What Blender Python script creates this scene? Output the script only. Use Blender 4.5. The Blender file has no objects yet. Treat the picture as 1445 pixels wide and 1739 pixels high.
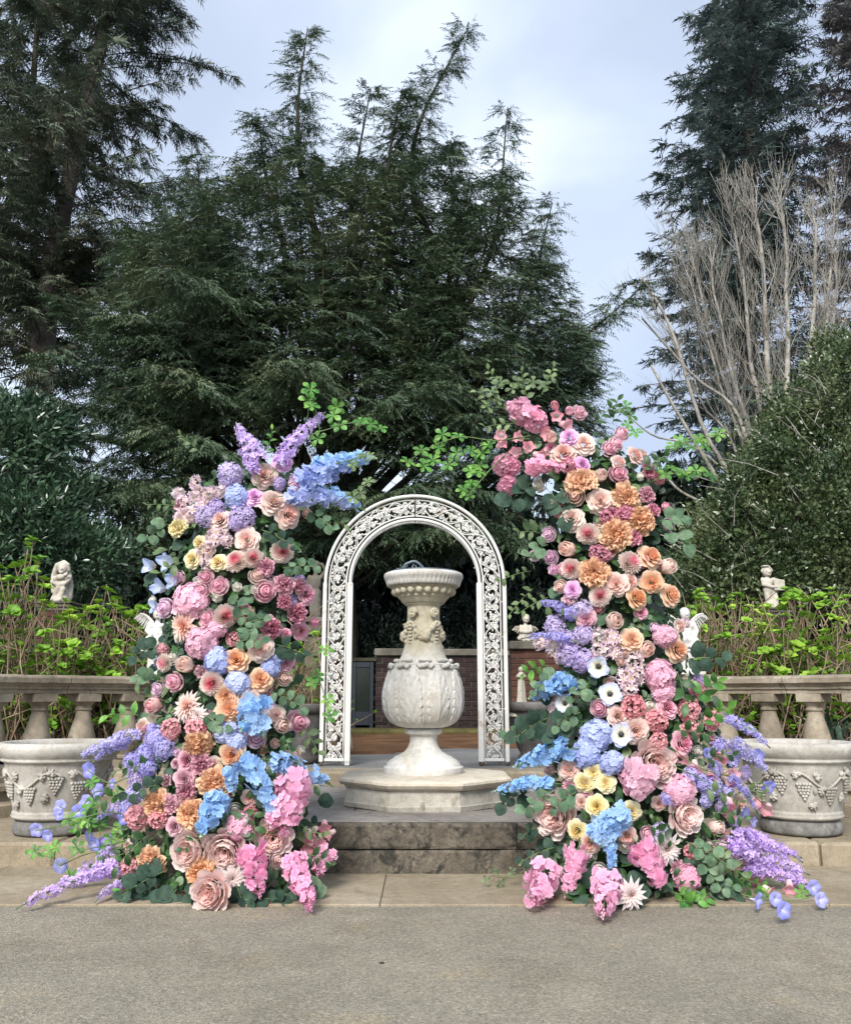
import bpy, math, random
import numpy as np
from mathutils import Vector, Matrix, Quaternion

random.seed(7)
RNG = np.random.default_rng(11)
SC = bpy.context.scene
COL = SC.collection

# ------------------------------------------------------------------ camera
F = 1445.0
PITCH = math.radians(12.13)
EYE = 1.0
cam_d = bpy.data.cameras.new('camera')
cam_d.sensor_fit = 'HORIZONTAL'
cam_d.sensor_width = 36.0
cam_d.lens = 36.0
cam_d.clip_start = 0.05
cam_d.clip_end = 2000
cam = bpy.data.objects.new('camera', cam_d)
COL.objects.link(cam)
cam.location = (0, 0, EYE)
cam.rotation_euler = (math.radians(90) + PITCH, 0, 0)
SC.camera = cam

# ------------------------------------------------------------------ world: overcast
SUN_EL, SUN_AZ = math.radians(38), math.radians(197)
w = bpy.data.worlds.new('World'); SC.world = w; w.use_nodes = True
nt = w.node_tree; nt.nodes.clear()
N = nt.nodes.new
out = N('ShaderNodeOutputWorld'); bg = N('ShaderNodeBackground'); bg.inputs[1].default_value = 0.1
sky = N('ShaderNodeTexSky'); sky.sky_type = 'NISHITA'; sky.sun_disc = False
sky.sun_elevation = SUN_EL; sky.sun_rotation = SUN_AZ
tc = N('ShaderNodeTexCoord')
mp = N('ShaderNodeMapping'); mp.inputs['Scale'].default_value = (1.0, 1.0, 1.8); mp.inputs['Location'].default_value = (0.35, 0.2, 0.1)
nz = N('ShaderNodeTexNoise'); nz.inputs['Scale'].default_value = 1.9; nz.inputs['Detail'].default_value = 5; nz.inputs['Roughness'].default_value = 0.45
nz.inputs['Distortion'].default_value = 0.3
cr = N('ShaderNodeValToRGB')
els = cr.color_ramp.elements
els[0].position = 0.36; els[0].color = (1.50, 1.72, 2.2, 1)
els[1].position = 0.72; els[1].color = (3.5, 3.75, 4.1, 1)
e = els.new(0.50); e.color = (1.95, 2.22, 2.68, 1)
mx = N('ShaderNodeMix'); mx.data_type = 'RGBA'; mx.inputs[0].default_value = 0.9
L = nt.links.new
L(tc.outputs['Generated'], mp.inputs['Vector']); L(mp.outputs[0], nz.inputs['Vector']); L(nz.outputs['Fac'], cr.inputs[0])
L(sky.outputs[0], mx.inputs[6]); L(cr.outputs[0], mx.inputs[7]); L(mx.outputs[2], bg.inputs[0]); L(bg.outputs[0], out.inputs[0])

sun_d = bpy.data.lights.new('sun', 'SUN'); sun_d.energy = 1.5; sun_d.angle = math.radians(22); sun_d.color = (1.0, 0.95, 0.89)
sun = bpy.data.objects.new('sun', sun_d); COL.objects.link(sun)
sd = Vector((math.sin(SUN_AZ) * math.cos(SUN_EL), math.cos(SUN_AZ) * math.cos(SUN_EL), math.sin(SUN_EL)))
sun.rotation_euler = sd.to_track_quat('Z', 'Y').to_euler()
sun.location = (0, -5, 12)

SC.view_settings.view_transform = 'Standard'
SC.view_settings.look = 'None'
SC.view_settings.gamma = 1
SC.view_settings.exposure = 1.95
SC.render.engine = 'CYCLES'
SC.cycles.max_bounces = 6
SC.cycles.diffuse_bounces = 3
SC.cycles.transmission_bounces = 4
SC.cycles.transparent_max_bounces = 6

# ------------------------------------------------------------------ helpers
CP, SP = math.cos(PITCH), math.sin(PITCH)
def at(px, py, Y):
    """point of the place that lies Y metres in front of the camera in the direction of a photo pixel"""
    x = (px - 722.5) / F; u = (869.5 - py) / F
    dy = CP - u * SP; dz = SP + u * CP
    return np.array([x / dy * Y, Y, EYE + dz / dy * Y])
def atz(px, py, z):
    u = (869.5 - py) / F
    dy = CP - u * SP; dz = SP + u * CP
    Y = (z - EYE) * dy / dz
    return at(px, py, Y)
def mpp(py, Y):
    """metres per photo pixel at that row and distance"""
    u = (869.5 - py) / F
    return Y / (CP - u * SP) / F
def s2l(h, k=1.0):
    h = h.lstrip('#')
    o = []
    for i in (0, 2, 4):
        c = int(h[i:i+2], 16) / 255
        c = c / 12.92 if c <= 0.04045 else ((c + 0.055) / 1.055) ** 2.4
        o.append(min(0.88, c * k))
    return tuple(o)
def nrm(v):
    v = np.asarray(v, float); n = np.linalg.norm(v, axis=-1, keepdims=True); return v / np.maximum(n, 1e-9)

WORG = {}
def tag(o, label=None, cat=None, group=None, kind=None):
    if label: o['label'] = label
    if cat: o['category'] = cat
    if group: o['group'] = group
    if kind: o['kind'] = kind
    return o
def empty(name, loc, label, cat, group=None):
    o = bpy.data.objects.new(name, None); o.empty_display_size = 0.1
    COL.objects.link(o); o.location = loc
    WORG[o.name] = np.array(loc, float)
    return tag(o, label, cat, group)
def mesh_of(name, V, Fc, smooth=True, attrs=None):
    me = bpy.data.meshes.new(name)
    V = np.asarray(V, dtype=np.float32)
    if isinstance(Fc, np.ndarray):
        m, k = Fc.shape
        me.vertices.add(len(V)); me.vertices.foreach_set('co', V.ravel())
        me.loops.add(m * k); me.loops.foreach_set('vertex_index', Fc.astype(np.int32).ravel())
        me.polygons.add(m)
        me.polygons.foreach_set('loop_start', np.arange(0, m * k, k, dtype=np.int32))
        me.update(calc_edges=True)
    else:
        me.from_pydata(V.tolist(), [], Fc)
    if attrs:
        for k2, a in attrs.items():
            at_ = me.attributes.new(k2, 'FLOAT', 'POINT'); at_.data.foreach_set('value', np.asarray(a, dtype=np.float32))
    if smooth and len(me.polygons):
        me.polygons.foreach_set('use_smooth', np.ones(len(me.polygons), dtype=bool))
    me.update()
    return me
def link(name, me, mat=None, parent=None, loc=None, rot=None, scale=None, by_object=False):
    o = bpy.data.objects.new(name, me); COL.objects.link(o)
    if mat is not None:
        if len(me.materials) == 0: me.materials.append(mat)
        if by_object:
            o.material_slots[0].link = 'OBJECT'; o.material_slots[0].material = mat
    if parent is not None: o.parent = parent
    wl = np.zeros(3) if loc is None else np.asarray(loc, float)
    if parent is not None: o.location = wl - WORG.get(parent.name, np.zeros(3))
    else: o.location = wl
    WORG[o.name] = wl
    if rot is not None:
        if isinstance(rot, Quaternion): o.rotation_mode = 'QUATERNION'; o.rotation_quaternion = rot
        else: o.rotation_euler = rot
    if scale is not None: o.scale = (scale,) * 3 if np.isscalar(scale) else scale
    return o

class MB:
    def __init__(s): s.V = []; s.F = []; s.C = []; s.n = 0
    def add(s, V, Fc, c=0.0):
        V = np.asarray(V, float)
        s.V.append(V); s.C.append(np.broadcast_to(np.asarray(c, float), (len(V),)).copy())
        n = s.n
        for f in Fc: s.F.append([i + n for i in f])
        s.n += len(V); return s
    def box(s, lo, hi, jit=0.0):
        x0, y0, z0 = lo; x1, y1, z1 = hi
        V = np.array([[x0,y0,z0],[x1,y0,z0],[x1,y1,z0],[x0,y1,z0],[x0,y0,z1],[x1,y0,z1],[x1,y1,z1],[x0,y1,z1]], float)
        if jit: V = V + RNG.uniform(-jit, jit, V.shape)
        return s.add(V, [[0,3,2,1],[4,5,6,7],[0,1,5,4],[1,2,6,5],[2,3,7,6],[3,0,4,7]])
    def bbox(s, lo, hi, b=0.01, jit=0.0):
        """box with chamfered edges"""
        x0, y0, z0 = lo; x1, y1, z1 = hi
        V = []; idx = {}
        for ax in range(3):
            for sx in (0, 1):
                for sy in (0, 1):
                    for sz in (0, 1):
                        p = [(x1 if sx else x0), (y1 if sy else y0), (z1 if sz else z0)]
                        sg = [sx, sy, sz]
                        for k in range(3):
                            if k != ax: p[k] += (-b if sg[k] else b)
                        idx[(ax, sx, sy, sz)] = len(V); V.append(p)
        Fc = []
        for ax in range(3):
            o = [k for k in range(3) if k != ax]
            for sg in (0, 1):
                q = []
                for (a, b2) in ((0, 0), (1, 0), (1, 1), (0, 1)):
                    t = [0, 0, 0]; t[ax] = sg; t[o[0]] = a; t[o[1]] = b2
                    q.append(idx[(ax, *t)])
                if (sg == 1) == (ax == 1): q = q[::-1]
                Fc.append(q)
        # edges
        for ax in range(3):
            o = [k for k in range(3) if k != ax]
            for a in (0, 1):
                for b2 in (0, 1):
                    t0 = [0, 0, 0]; t1 = [0, 0, 0]; t0[ax] = 0; t1[ax] = 1
                    for t in (t0, t1): t[o[0]] = a; t[o[1]] = b2
                    Fc.append([idx[(o[0], *t0)], idx[(o[0], *t1)], idx[(o[1], *t1)], idx[(o[1], *t0)]])
        for sx in (0, 1):
            for sy in (0, 1):
                for sz in (0, 1): Fc.append([idx[(0, sx, sy, sz)], idx[(1, sx, sy, sz)], idx[(2, sx, sy, sz)]])
        V = np.array(V)
        if jit: V = V + RNG.uniform(-jit, jit, V.shape)
        return s.add(V, Fc)
    def tube(s, P, R, n=6, c=0.0, cap=True):
        P = np.asarray(P, float); m = len(P)
        R = np.broadcast_to(np.asarray(R, float), (m,))
        T = nrm(np.gradient(P, axis=0))
        up = np.array([0, 0, 1.0]) if abs(T[0][2]) < 0.9 else np.array([1.0, 0, 0])
        A = nrm(np.cross(T[0], up)); V = []
        for i in range(m):
            A = A - T[i] * np.dot(A, T[i]); A = nrm(A); B = np.cross(T[i], A)
            th = np.arange(n) * 2 * math.pi / n
            V.append(P[i] + R[i] * (np.cos(th)[:, None] * A + np.sin(th)[:, None] * B))
        V = np.concatenate(V)
        Fc = [[i * n + j, i * n + (j + 1) % n, (i + 1) * n + (j + 1) % n, (i + 1) * n + j] for i in range(m - 1) for j in range(n)]
        if cap: Fc += [list(range(n))[::-1], [(m - 1) * n + j for j in range(n)]]
        return s.add(V, Fc, c)
    def lathe(s, prof, n=32, c=(0, 0, 0), disp=None, sq=None):
        prof = np.asarray(prof, float); m = len(prof)
        th = np.arange(n) * 2 * math.pi / n
        R = np.repeat(prof[:, 0][:, None], n, 1); Z = np.repeat(prof[:, 1][:, None], n, 1)
        if disp is not None: R = R + disp(th[None, :].repeat(m, 0), Z)
        V = np.stack([c[0] + R * np.cos(th), c[1] + R * np.sin(th), c[2] + Z], -1).reshape(-1, 3)
        Fc = [[i * n + j, i * n + (j + 1) % n, (i + 1) * n + (j + 1) % n, (i + 1) * n + j] for i in range(m - 1) for j in range(n)]
        if prof[0, 0] > 1e-4: Fc.append(list(range(n))[::-1])
        if prof[-1, 0] > 1e-4: Fc.append([(m - 1) * n + j for j in range(n)])
        return s.add(V, Fc)
    def ball(s, c, r, n=8, m=6, rot=None, cc=0.0):
        r = np.broadcast_to(np.asarray(r, float), (3,))
        V = [[0, 0, -1]]
        for i in range(1, m):
            a = -math.pi / 2 + math.pi * i / m
            for j in range(n):
                b = 2 * math.pi * j / n; V.append([math.cos(a) * math.cos(b), math.cos(a) * math.sin(b), math.sin(a)])
        V.append([0, 0, 1]); V = np.array(V) * r
        if rot is not None: V = V @ np.asarray(rot).T
        V = V + np.asarray(c)
        Fc = [[0, 1 + (j + 1) % n, 1 + j] for j in range(n)]
        for i in range(m - 2):
            a = 1 + i * n
            Fc += [[a + j, a + (j + 1) % n, a + n + (j + 1) % n, a + n + j] for j in range(n)]
        a = 1 + (m - 2) * n; t = len(V) - 1
        Fc += [[a + j, a + (j + 1) % n, t] for j in range(n)]
        return s.add(V, Fc, cc)
    def obj(s, name, mat, parent=None, loc=None, smooth=True, attr=False, auto=None):
        V = np.concatenate(s.V)
        wl = WORG[parent.name] if (loc is None and parent is not None) else (np.zeros(3) if loc is None else np.asarray(loc, float))
        me = mesh_of(name, V - wl, s.F, smooth, {'c': np.concatenate(s.C)} if attr else None)
        o = link(name, me, mat, parent, wl)
        if auto is not None: me.set_sharp_from_angle(angle=math.radians(auto))
        return o
def frame(z, roll=0.0):
    q = Vector(z).to_track_quat('Z', 'Y')
    return q @ Quaternion((0, 0, 1), roll)

# ------------------------------------------------------------------ materials
def new_mat(name):
    m = bpy.data.materials.new(name); m.use_nodes = True
    t = m.node_tree; b = t.nodes['Principled BSDF']; return m, t, b
def ramp(t, fac, stops):
    r = t.nodes.new('ShaderNodeValToRGB')
    e = r.color_ramp.elements
    e[0].position = stops[0][0]; e[0].color = (*stops[0][1], 1)
    e[1].position = stops[-1][0]; e[1].color = (*stops[-1][1], 1)
    for p, c in stops[1:-1]:
        x = e.new(p); x.color = (*c, 1)
    t.links.new(fac, r.inputs[0]); return r.outputs[0]
def noise(t, scale, detail=4, rough=0.6, coord='Object', vec=None, dist=0.0):
    n = t.nodes.new('ShaderNodeTexNoise'); n.inputs['Scale'].default_value = scale; n.inputs['Detail'].default_value = detail
    n.inputs['Roughness'].default_value = rough; n.inputs['Distortion'].default_value = dist
    if vec is None:
        c = t.nodes.new('ShaderNodeTexCoord'); t.links.new(c.outputs[coord], n.inputs['Vector'])
    else: t.links.new(vec, n.inputs['Vector'])
    return n.outputs['Fac']
def mixc(t, fac, a, b, mode='MIX'):
    m = t.nodes.new('ShaderNodeMix'); m.data_type = 'RGBA'; m.blend_type = mode
    for s_, v in ((0, fac), (6, a), (7, b)):
        if hasattr(v, 'is_linked') or hasattr(v, 'links'): t.links.new(v, m.inputs[s_])
        else: m.inputs[s_].default_value = (v if s_ == 0 else (*v, 1))
    return m.outputs[2]
def bump(t, b, h, strength, dist=0.01):
    n = t.nodes.new('ShaderNodeBump'); n.inputs['Strength'].default_value = strength; n.inputs['Distance'].default_value = dist
    t.links.new(h, n.inputs['Height']); t.links.new(n.outputs[0], b.inputs['Normal'])
def geo_pos(t):
    g = t.nodes.new('ShaderNodeNewGeometry'); return g.outputs['Position']
def objrand(t):
    return t.nodes.new('ShaderNodeObjectInfo').outputs['Random']
def stone(name, dark, mid, light, rough=0.85, s1=1.6, s2=14, s3=90, bs=0.5, blotch=None, bl_th=(0.55, 0.7), bl_scale=5, spec=0.25, grain=0.35, randv=0.0):
    m, t, b = new_mat(name)
    p = geo_pos(t)
    n1 = noise(t, s1, 5, 0.65, vec=p); n2 = noise(t, s2, 6, 0.7, vec=p); n3 = noise(t, s3, 3, 0.7, vec=p)
    c = ramp(t, n1, [(0.3, dark), (0.5, mid), (0.68, light)])
    g = ramp(t, n2, [(0.3, (0.72,) * 3), (0.5, (1, 1, 1)), (0.7, (1.15,) * 3)])
    c = mixc(t, 0.8, c, g, 'MULTIPLY')
    g3 = ramp(t, n3, [(0.3, (0.6,) * 3), (0.55, (1.0,) * 3), (0.72, (1.25,) * 3)])
    c = mixc(t, grain, c, g3, 'MULTIPLY')
    if blotch:
        nb = noise(t, bl_scale, 8, 0.72, vec=p, dist=0.4)
        f = ramp(t, nb, [(bl_th[0], (0, 0, 0)), (bl_th[1], (1, 1, 1))])
        c = mixc(t, f, c, blotch)
    if randv:
        rr = ramp(t, objrand(t), [(0, (1 - randv,) * 3), (1, (1 + randv,) * 3)])
        c = mixc(t, 1.0, c, rr, 'MULTIPLY')
    t.links.new(c, b.inputs['Base Color']); b.inputs['Roughness'].default_value = rough; b.inputs['Specular IOR Level'].default_value = spec
    ad = t.nodes.new('ShaderNodeMath'); ad.operation = 'ADD'; t.links.new(n2, ad.inputs[0])
    mu = t.nodes.new('ShaderNodeMath'); mu.operation = 'MULTIPLY'; mu.inputs[1].default_value = 0.5; t.links.new(n3, mu.inputs[0]); t.links.new(mu.outputs[0], ad.inputs[1])
    bump(t, b, ad.outputs[0], bs, 0.006)
    return m
def petal(name, stops, rough=0.65, var=0.07, hue=0.0, vein=0.06, trans=0.42):
    m, t, b = new_mat(name)
    a = t.nodes.new('ShaderNodeAttribute'); a.attribute_name = 'c'
    c = ramp(t, a.outputs['Fac'], stops)
    n = noise(t, 9.0, 3, 0.6)
    g = ramp(t, n, [(0.3, (1 - vein * 1.6,) * 3), (0.7, (1 + vein * .6,) * 3)])
    c = mixc(t, 1.0, c, g, 'MULTIPLY')
    hs = t.nodes.new('ShaderNodeHueSaturation')
    mr = t.nodes.new('ShaderNodeMapRange'); mr.inputs['To Min'].default_value = 1 - var; mr.inputs['To Max'].default_value = 1 + var * .4
    r = objrand(t); t.links.new(r, mr.inputs[0]); t.links.new(mr.outputs[0], hs.inputs['Value'])
    mr2 = t.nodes.new('ShaderNodeMapRange'); mr2.inputs['To Min'].default_value = 0.95; mr2.inputs['To Max'].default_value = 1.2
    mu = t.nodes.new('ShaderNodeMath'); mu.operation = 'FRACT'; mm = t.nodes.new('ShaderNodeMath'); mm.operation = 'MULTIPLY'; mm.inputs[1].default_value = 7.31
    t.links.new(r, mm.inputs[0]); t.links.new(mm.outputs[0], mu.inputs[0]); t.links.new(mu.outputs[0], mr2.inputs[0]); t.links.new(mr2.outputs[0], hs.inputs['Saturation'])
    t.links.new(c, hs.inputs['Color'])
    t.links.new(hs.outputs[0], b.inputs['Base Color'])
    b.inputs['Roughness'].default_value = rough; b.inputs['Specular IOR Level'].default_value = 0.2
    if trans:
        tr = t.nodes.new('ShaderNodeBsdfTranslucent'); t.links.new(hs.outputs[0], tr.inputs[0])
        ms = t.nodes.new('ShaderNodeMixShader'); ms.inputs[0].default_value = trans
        o = t.nodes['Material Output']
        t.links.new(b.outputs[0], ms.inputs[1]); t.links.new(tr.outputs[0], ms.inputs[2]); t.links.new(ms.outputs[0], o.inputs[0])
    return m
def leafm(name, a, bcol, ccol=None, scale=1.2, rough=0.5, spec=0.35, rnd=True, trans=0.15, fine=14):
    m, t, b = new_mat(name)
    p = geo_pos(t)
    n = noise(t, scale, 4, 0.6, vec=p)
    c = ramp(t, n, [(0.32, a), (0.5, bcol), (0.68, ccol or bcol)])
    n2 = noise(t, fine, 3, 0.7, vec=p)
    g = ramp(t, n2, [(0.3, (0.6,) * 3), (0.5, (1,) * 3), (0.72, (1.5,) * 3)])
    c = mixc(t, 0.9, c, g, 'MULTIPLY')
    if rnd:
        rr = ramp(t, objrand(t), [(0, (0.75, 0.8, 0.8)), (1, (1.25, 1.2, 1.2))])
        c = mixc(t, 1.0, c, rr, 'MULTIPLY')
    t.links.new(c, b.inputs['Base Color']); b.inputs['Roughness'].default_value = rough; b.inputs['Specular IOR Level'].default_value = spec
    if trans:
        tr = t.nodes.new('ShaderNodeBsdfTranslucent'); t.links.new(c, tr.inputs[0])
        ms = t.nodes.new('ShaderNodeMixShader'); ms.inputs[0].default_value = trans
        o = t.nodes['Material Output']
        t.links.new(b.outputs[0], ms.inputs[1]); t.links.new(tr.outputs[0], ms.inputs[2]); t.links.new(ms.outputs[0], o.inputs[0])
    return m

M = {}
M['urn'] = stone('white_painted_stone', (0.43, 0.41, 0.36), (0.54, 0.525, 0.485), (0.62, 0.61, 0.575), s1=5, s2=30, s3=160, bs=0.25, blotch=(0.44, 0.38, 0.26), bl_th=(0.56, 0.75), bl_scale=6, grain=0.2)
M['urn_neck0'] = stone('stained_cast_stone', (0.34, 0.30, 0.20), (0.46, 0.42, 0.30), (0.56, 0.53, 0.42), s1=6, s2=30, s3=160, bs=0.3, blotch=(0.28, 0.24, 0.14), bl_th=(0.58, 0.75), bl_scale=7, grain=0.25)
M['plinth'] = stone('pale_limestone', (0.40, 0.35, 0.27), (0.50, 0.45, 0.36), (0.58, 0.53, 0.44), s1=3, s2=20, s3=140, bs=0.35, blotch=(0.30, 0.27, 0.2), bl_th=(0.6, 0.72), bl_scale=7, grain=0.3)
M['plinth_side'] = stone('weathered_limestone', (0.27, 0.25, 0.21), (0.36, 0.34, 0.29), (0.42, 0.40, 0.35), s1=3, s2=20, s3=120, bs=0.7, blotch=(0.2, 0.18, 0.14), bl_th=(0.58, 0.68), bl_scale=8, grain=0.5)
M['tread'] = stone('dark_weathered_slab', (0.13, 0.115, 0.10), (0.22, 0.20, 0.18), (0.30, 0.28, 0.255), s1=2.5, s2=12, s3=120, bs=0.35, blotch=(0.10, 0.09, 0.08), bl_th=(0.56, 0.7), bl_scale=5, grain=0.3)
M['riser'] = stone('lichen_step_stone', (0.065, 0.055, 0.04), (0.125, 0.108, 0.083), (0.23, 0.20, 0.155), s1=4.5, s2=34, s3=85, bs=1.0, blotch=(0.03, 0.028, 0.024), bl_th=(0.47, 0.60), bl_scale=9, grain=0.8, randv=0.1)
M['kerb'] = stone('tan_kerb_stone', (0.19, 0.155, 0.105), (0.27, 0.225, 0.155), (0.335, 0.29, 0.215), s1=1.5, s2=18, s3=130, bs=0.6, blotch=(0.19, 0.16, 0.11), bl_th=(0.56, 0.68), bl_scale=4, grain=0.7, randv=0.06)
M['rail'] = stone('balustrade_stone', (0.16, 0.135, 0.10), (0.26, 0.22, 0.165), (0.38, 0.34, 0.27), s1=3, s2=18, s3=100, bs=0.6, blotch=(0.10, 0.085, 0.06), bl_th=(0.54, 0.7), bl_scale=6, grain=0.4, randv=0.06)
M['pot'] = stone('cast_stone_planter', (0.27, 0.25, 0.215), (0.39, 0.37, 0.33), (0.49, 0.47, 0.425), s1=4, s2=24, s3=150, bs=0.45, blotch=(0.2, 0.18, 0.15), bl_th=(0.58, 0.74), bl_scale=6, grain=0.4)
M['potbase'] = stone('dirty_planter_foot', (0.10, 0.095, 0.085), (0.17, 0.165, 0.155), (0.27, 0.26, 0.245), s1=6, s2=24, s3=110, bs=0.6, grain=0.6)
M['darkpot'] = stone('dark_lead_planter', (0.05, 0.045, 0.043), (0.09, 0.083, 0.078), (0.15, 0.145, 0.14), s1=4, s2=20, s3=100, bs=0.5)
M['statue'] = stone('cast_stone_figure', (0.32, 0.29, 0.24), (0.42, 0.39, 0.325), (0.50, 0.47, 0.40), s1=6, s2=30, s3=150, bs=0.3, blotch=(0.22, 0.2, 0.16), bl_th=(0.6, 0.76), bl_scale=9, grain=0.3)
M['statue_w'] = stone('white_figure_stone', (0.42, 0.41, 0.38), (0.52, 0.51, 0.48), (0.60, 0.59, 0.56), s1=6, s2=30, s3=150, bs=0.2, grain=0.2)
M['coping'] = stone('mossy_coping_stone', (0.06, 0.055, 0.042), (0.11, 0.10, 0.08), (0.17, 0.155, 0.13), s1=2, s2=10, s3=60, bs=0.6)
M['patio'] = stone('grey_patio_asphalt', (0.13, 0.13, 0.125), (0.17, 0.17, 0.165), (0.22, 0.22, 0.21), s1=1.5, s2=30, s3=160, bs=0.5, grain=0.9)
M['soil'] = stone('rusty_needle_litter', (0.06, 0.03, 0.014), (0.105, 0.052, 0.023), (0.16, 0.088, 0.042), s1=2.2, s2=12, s3=50, bs=0.5, blotch=(0.07, 0.045, 0.02), bl_th=(0.55, 0.7), bl_scale=2.5, grain=0.6)
M['moss'] = stone('mossy_kerb', (0.035, 0.035, 0.012), (0.07, 0.065, 0.02), (0.11, 0.09, 0.03), s1=3, s2=14, s3=60, bs=0.8)
M['earth'] = stone('dark_garden_soil', (0.015, 0.012, 0.008), (0.03, 0.024, 0.016), (0.05, 0.04, 0.028), s1=2, s2=14, s3=60, bs=1.0)
M['mortar'] = stone('dark_mortar', (0.045, 0.04, 0.035), (0.08, 0.07, 0.06), (0.12, 0.11, 0.095), s1=2, s2=20, s3=80, bs=0.6)
M['brick'] = stone('shade_darkened_brick', (0.012, 0.008, 0.008), (0.020, 0.012, 0.0115), (0.030, 0.019, 0.018), s1=1.4, s2=20, s3=100, bs=0.6, blotch=(0.045, 0.045, 0.03), bl_th=(0.6, 0.75), bl_scale=1.6, randv=0.35)  # brick colour darkened to carry the shade under the trees
M['brick2'] = stone('orange_red_brick', (0.035, 0.017, 0.012), (0.065, 0.028, 0.019), (0.10, 0.046, 0.033), s1=2, s2=20, s3=100, bs=0.6, blotch=(0.10, 0.06, 0.04), bl_th=(0.58, 0.7), bl_scale=4, randv=0.35)
M['bark'] = stone('brown_conifer_bark', (0.05, 0.04, 0.034), (0.09, 0.072, 0.062), (0.14, 0.118, 0.104), s1=1.2, s2=9, s3=30, bs=1.0)
M['barkd'] = stone('mossy_dark_bark', (0.015, 0.015, 0.010), (0.03, 0.03, 0.018), (0.055, 0.055, 0.03), s1=2, s2=9, s3=30, bs=1.0)
M['barkw'] = stone('pale_lichen_bark', (0.14, 0.13, 0.11), (0.27, 0.255, 0.225), (0.44, 0.42, 0.375), s1=3, s2=9, s3=40, bs=0.8, blotch=(0.09, 0.085, 0.05), bl_th=(0.54, 0.62), bl_scale=6)
M['twig'] = stone('tan_woody_stem', (0.13, 0.09, 0.055), (0.23, 0.17, 0.11), (0.36, 0.29, 0.20), s1=3, s2=20, s3=60, bs=0.5)

def metal(name, col, rough, met, rust=None):
    m, t, b = new_mat(name)
    p = geo_pos(t); n = noise(t, 8, 6, 0.7, vec=p); n2 = noise(t, 40, 4, 0.7, vec=p)
    c = ramp(t, n, [(0.3, tuple(x * 0.85 for x in col)), (0.7, col)])
    if rust:
        f = ramp(t, noise(t, 5, 9, 0.75, vec=p, dist=0.3), [(0.60, (0, 0, 0)), (0.67, (1, 1, 1))])
        c = mixc(t, f, c, rust)
    t.links.new(c, b.inputs['Base Color']); b.inputs['Roughness'].default_value = rough; b.inputs['Metallic'].default_value = met
    bump(t, b, n2, 0.25, 0.003)
    return m
M['white_iron'] = metal('white_painted_iron', (0.60, 0.595, 0.56), 0.5, 0.0, (0.35, 0.25, 0.16))
M['rusty'] = metal('rusty_iron', (0.06, 0.04, 0.03), 0.8, 0.3)
M['bronze'] = metal('weathered_bronze', (0.11, 0.14, 0.165), 0.5, 0.55)
M['gate'] = metal('dark_blue_painted_steel', (0.008, 0.013, 0.021), 0.45, 0.1)
m, t, b = new_mat('hazy_glass'); b.inputs['Base Color'].default_value = (0.03, 0.04, 0.035, 1); b.inputs['Roughness'].default_value = 0.12; b.inputs['Transmission Weight'].default_value = 0.55; M['glass'] = m

# pavement: exposed aggregate
m, t, b = new_mat('aggregate_pavement')
p = geo_pos(t)
big = noise(t, 0.9, 5, 0.6, vec=p, dist=0.3); mid = noise(t, 4.5, 5, 0.65, vec=p); fine = noise(t, 55, 6, 0.9, vec=p)
c = ramp(t, big, [(0.3, (0.225, 0.208, 0.162)), (0.5, (0.252, 0.232, 0.182)), (0.7, (0.28, 0.254, 0.195))])
c = mixc(t, 0.5, c, ramp(t, mid, [(0.3, (0.75,) * 3), (0.7, (1.18,) * 3)]), 'MULTIPLY')
c = mixc(t, 0.7, c, ramp(t, fine, [(0.36, (0.55, 0.54, 0.52)), (0.47, (0.9, 0.9, 0.9)), (0.55, (1.08,) * 3), (0.64, (1.4, 1.35, 1.28))]), 'MULTIPLY')
vo = t.nodes.new('ShaderNodeTexVoronoi'); vo.inputs['Scale'].default_value = 160; t.links.new(p, vo.inputs['Vector'])
vs = t.nodes.new('ShaderNodeTexVoronoi'); vs.inputs['Scale'].default_value = 120; t.links.new(p, vs.inputs['Vector']); sc_ = t.nodes.new('ShaderNodeSeparateColor'); t.links.new(vs.outputs['Color'], sc_.inputs[0])
c = mixc(t, 0.5, c, ramp(t, sc_.outputs[0], [(0.0, (.45, .44, .43)), (0.25, (.82, .82, .82)), (0.7, (1.08, 1.07, 1.05)), (0.9, (1.35, 1.3, 1.2)), (1.0, (1.8, 1.72, 1.55))]), 'MULTIPLY')
c = mixc(t, 0.5, c, ramp(t, vo.outputs['Distance'], [(0.1, (1.35,) * 3), (0.5, (0.95,) * 3), (0.8, (0.5,) * 3)]), 'MULTIPLY')
st = ramp(t, noise(t, 1.7, 6, 0.62, vec=p, dist=0.6), [(0.52, (1, 1, 1)), (0.60, (.86, .85, .83)), (0.70, (.78, .76, .73))])
c = mixc(t, 0.8, c, st, 'MULTIPLY')
st2 = ramp(t, noise(t, 2.3, 4, 0.6, vec=p), [(0.60, (0, 0, 0)), (0.72, (1, 1, 1))])
c = mixc(t, st2, c, mixc(t, 1.0, c, (1.14, 1.05, .90), 'MULTIPLY'))
t.links.new(c, b.inputs['Base Color']); b.inputs['Roughness'].default_value = 0.85; b.inputs['Specular IOR Level'].default_value = 0.3
ad = t.nodes.new('ShaderNodeMath'); ad.operation = 'SUBTRACT'; t.links.new(fine, ad.inputs[0]); t.links.new(vo.outputs['Distance'], ad.inputs[1])
bump(t, b, ad.outputs[0], 0.8, 0.004)
M['pave'] = m

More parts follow.
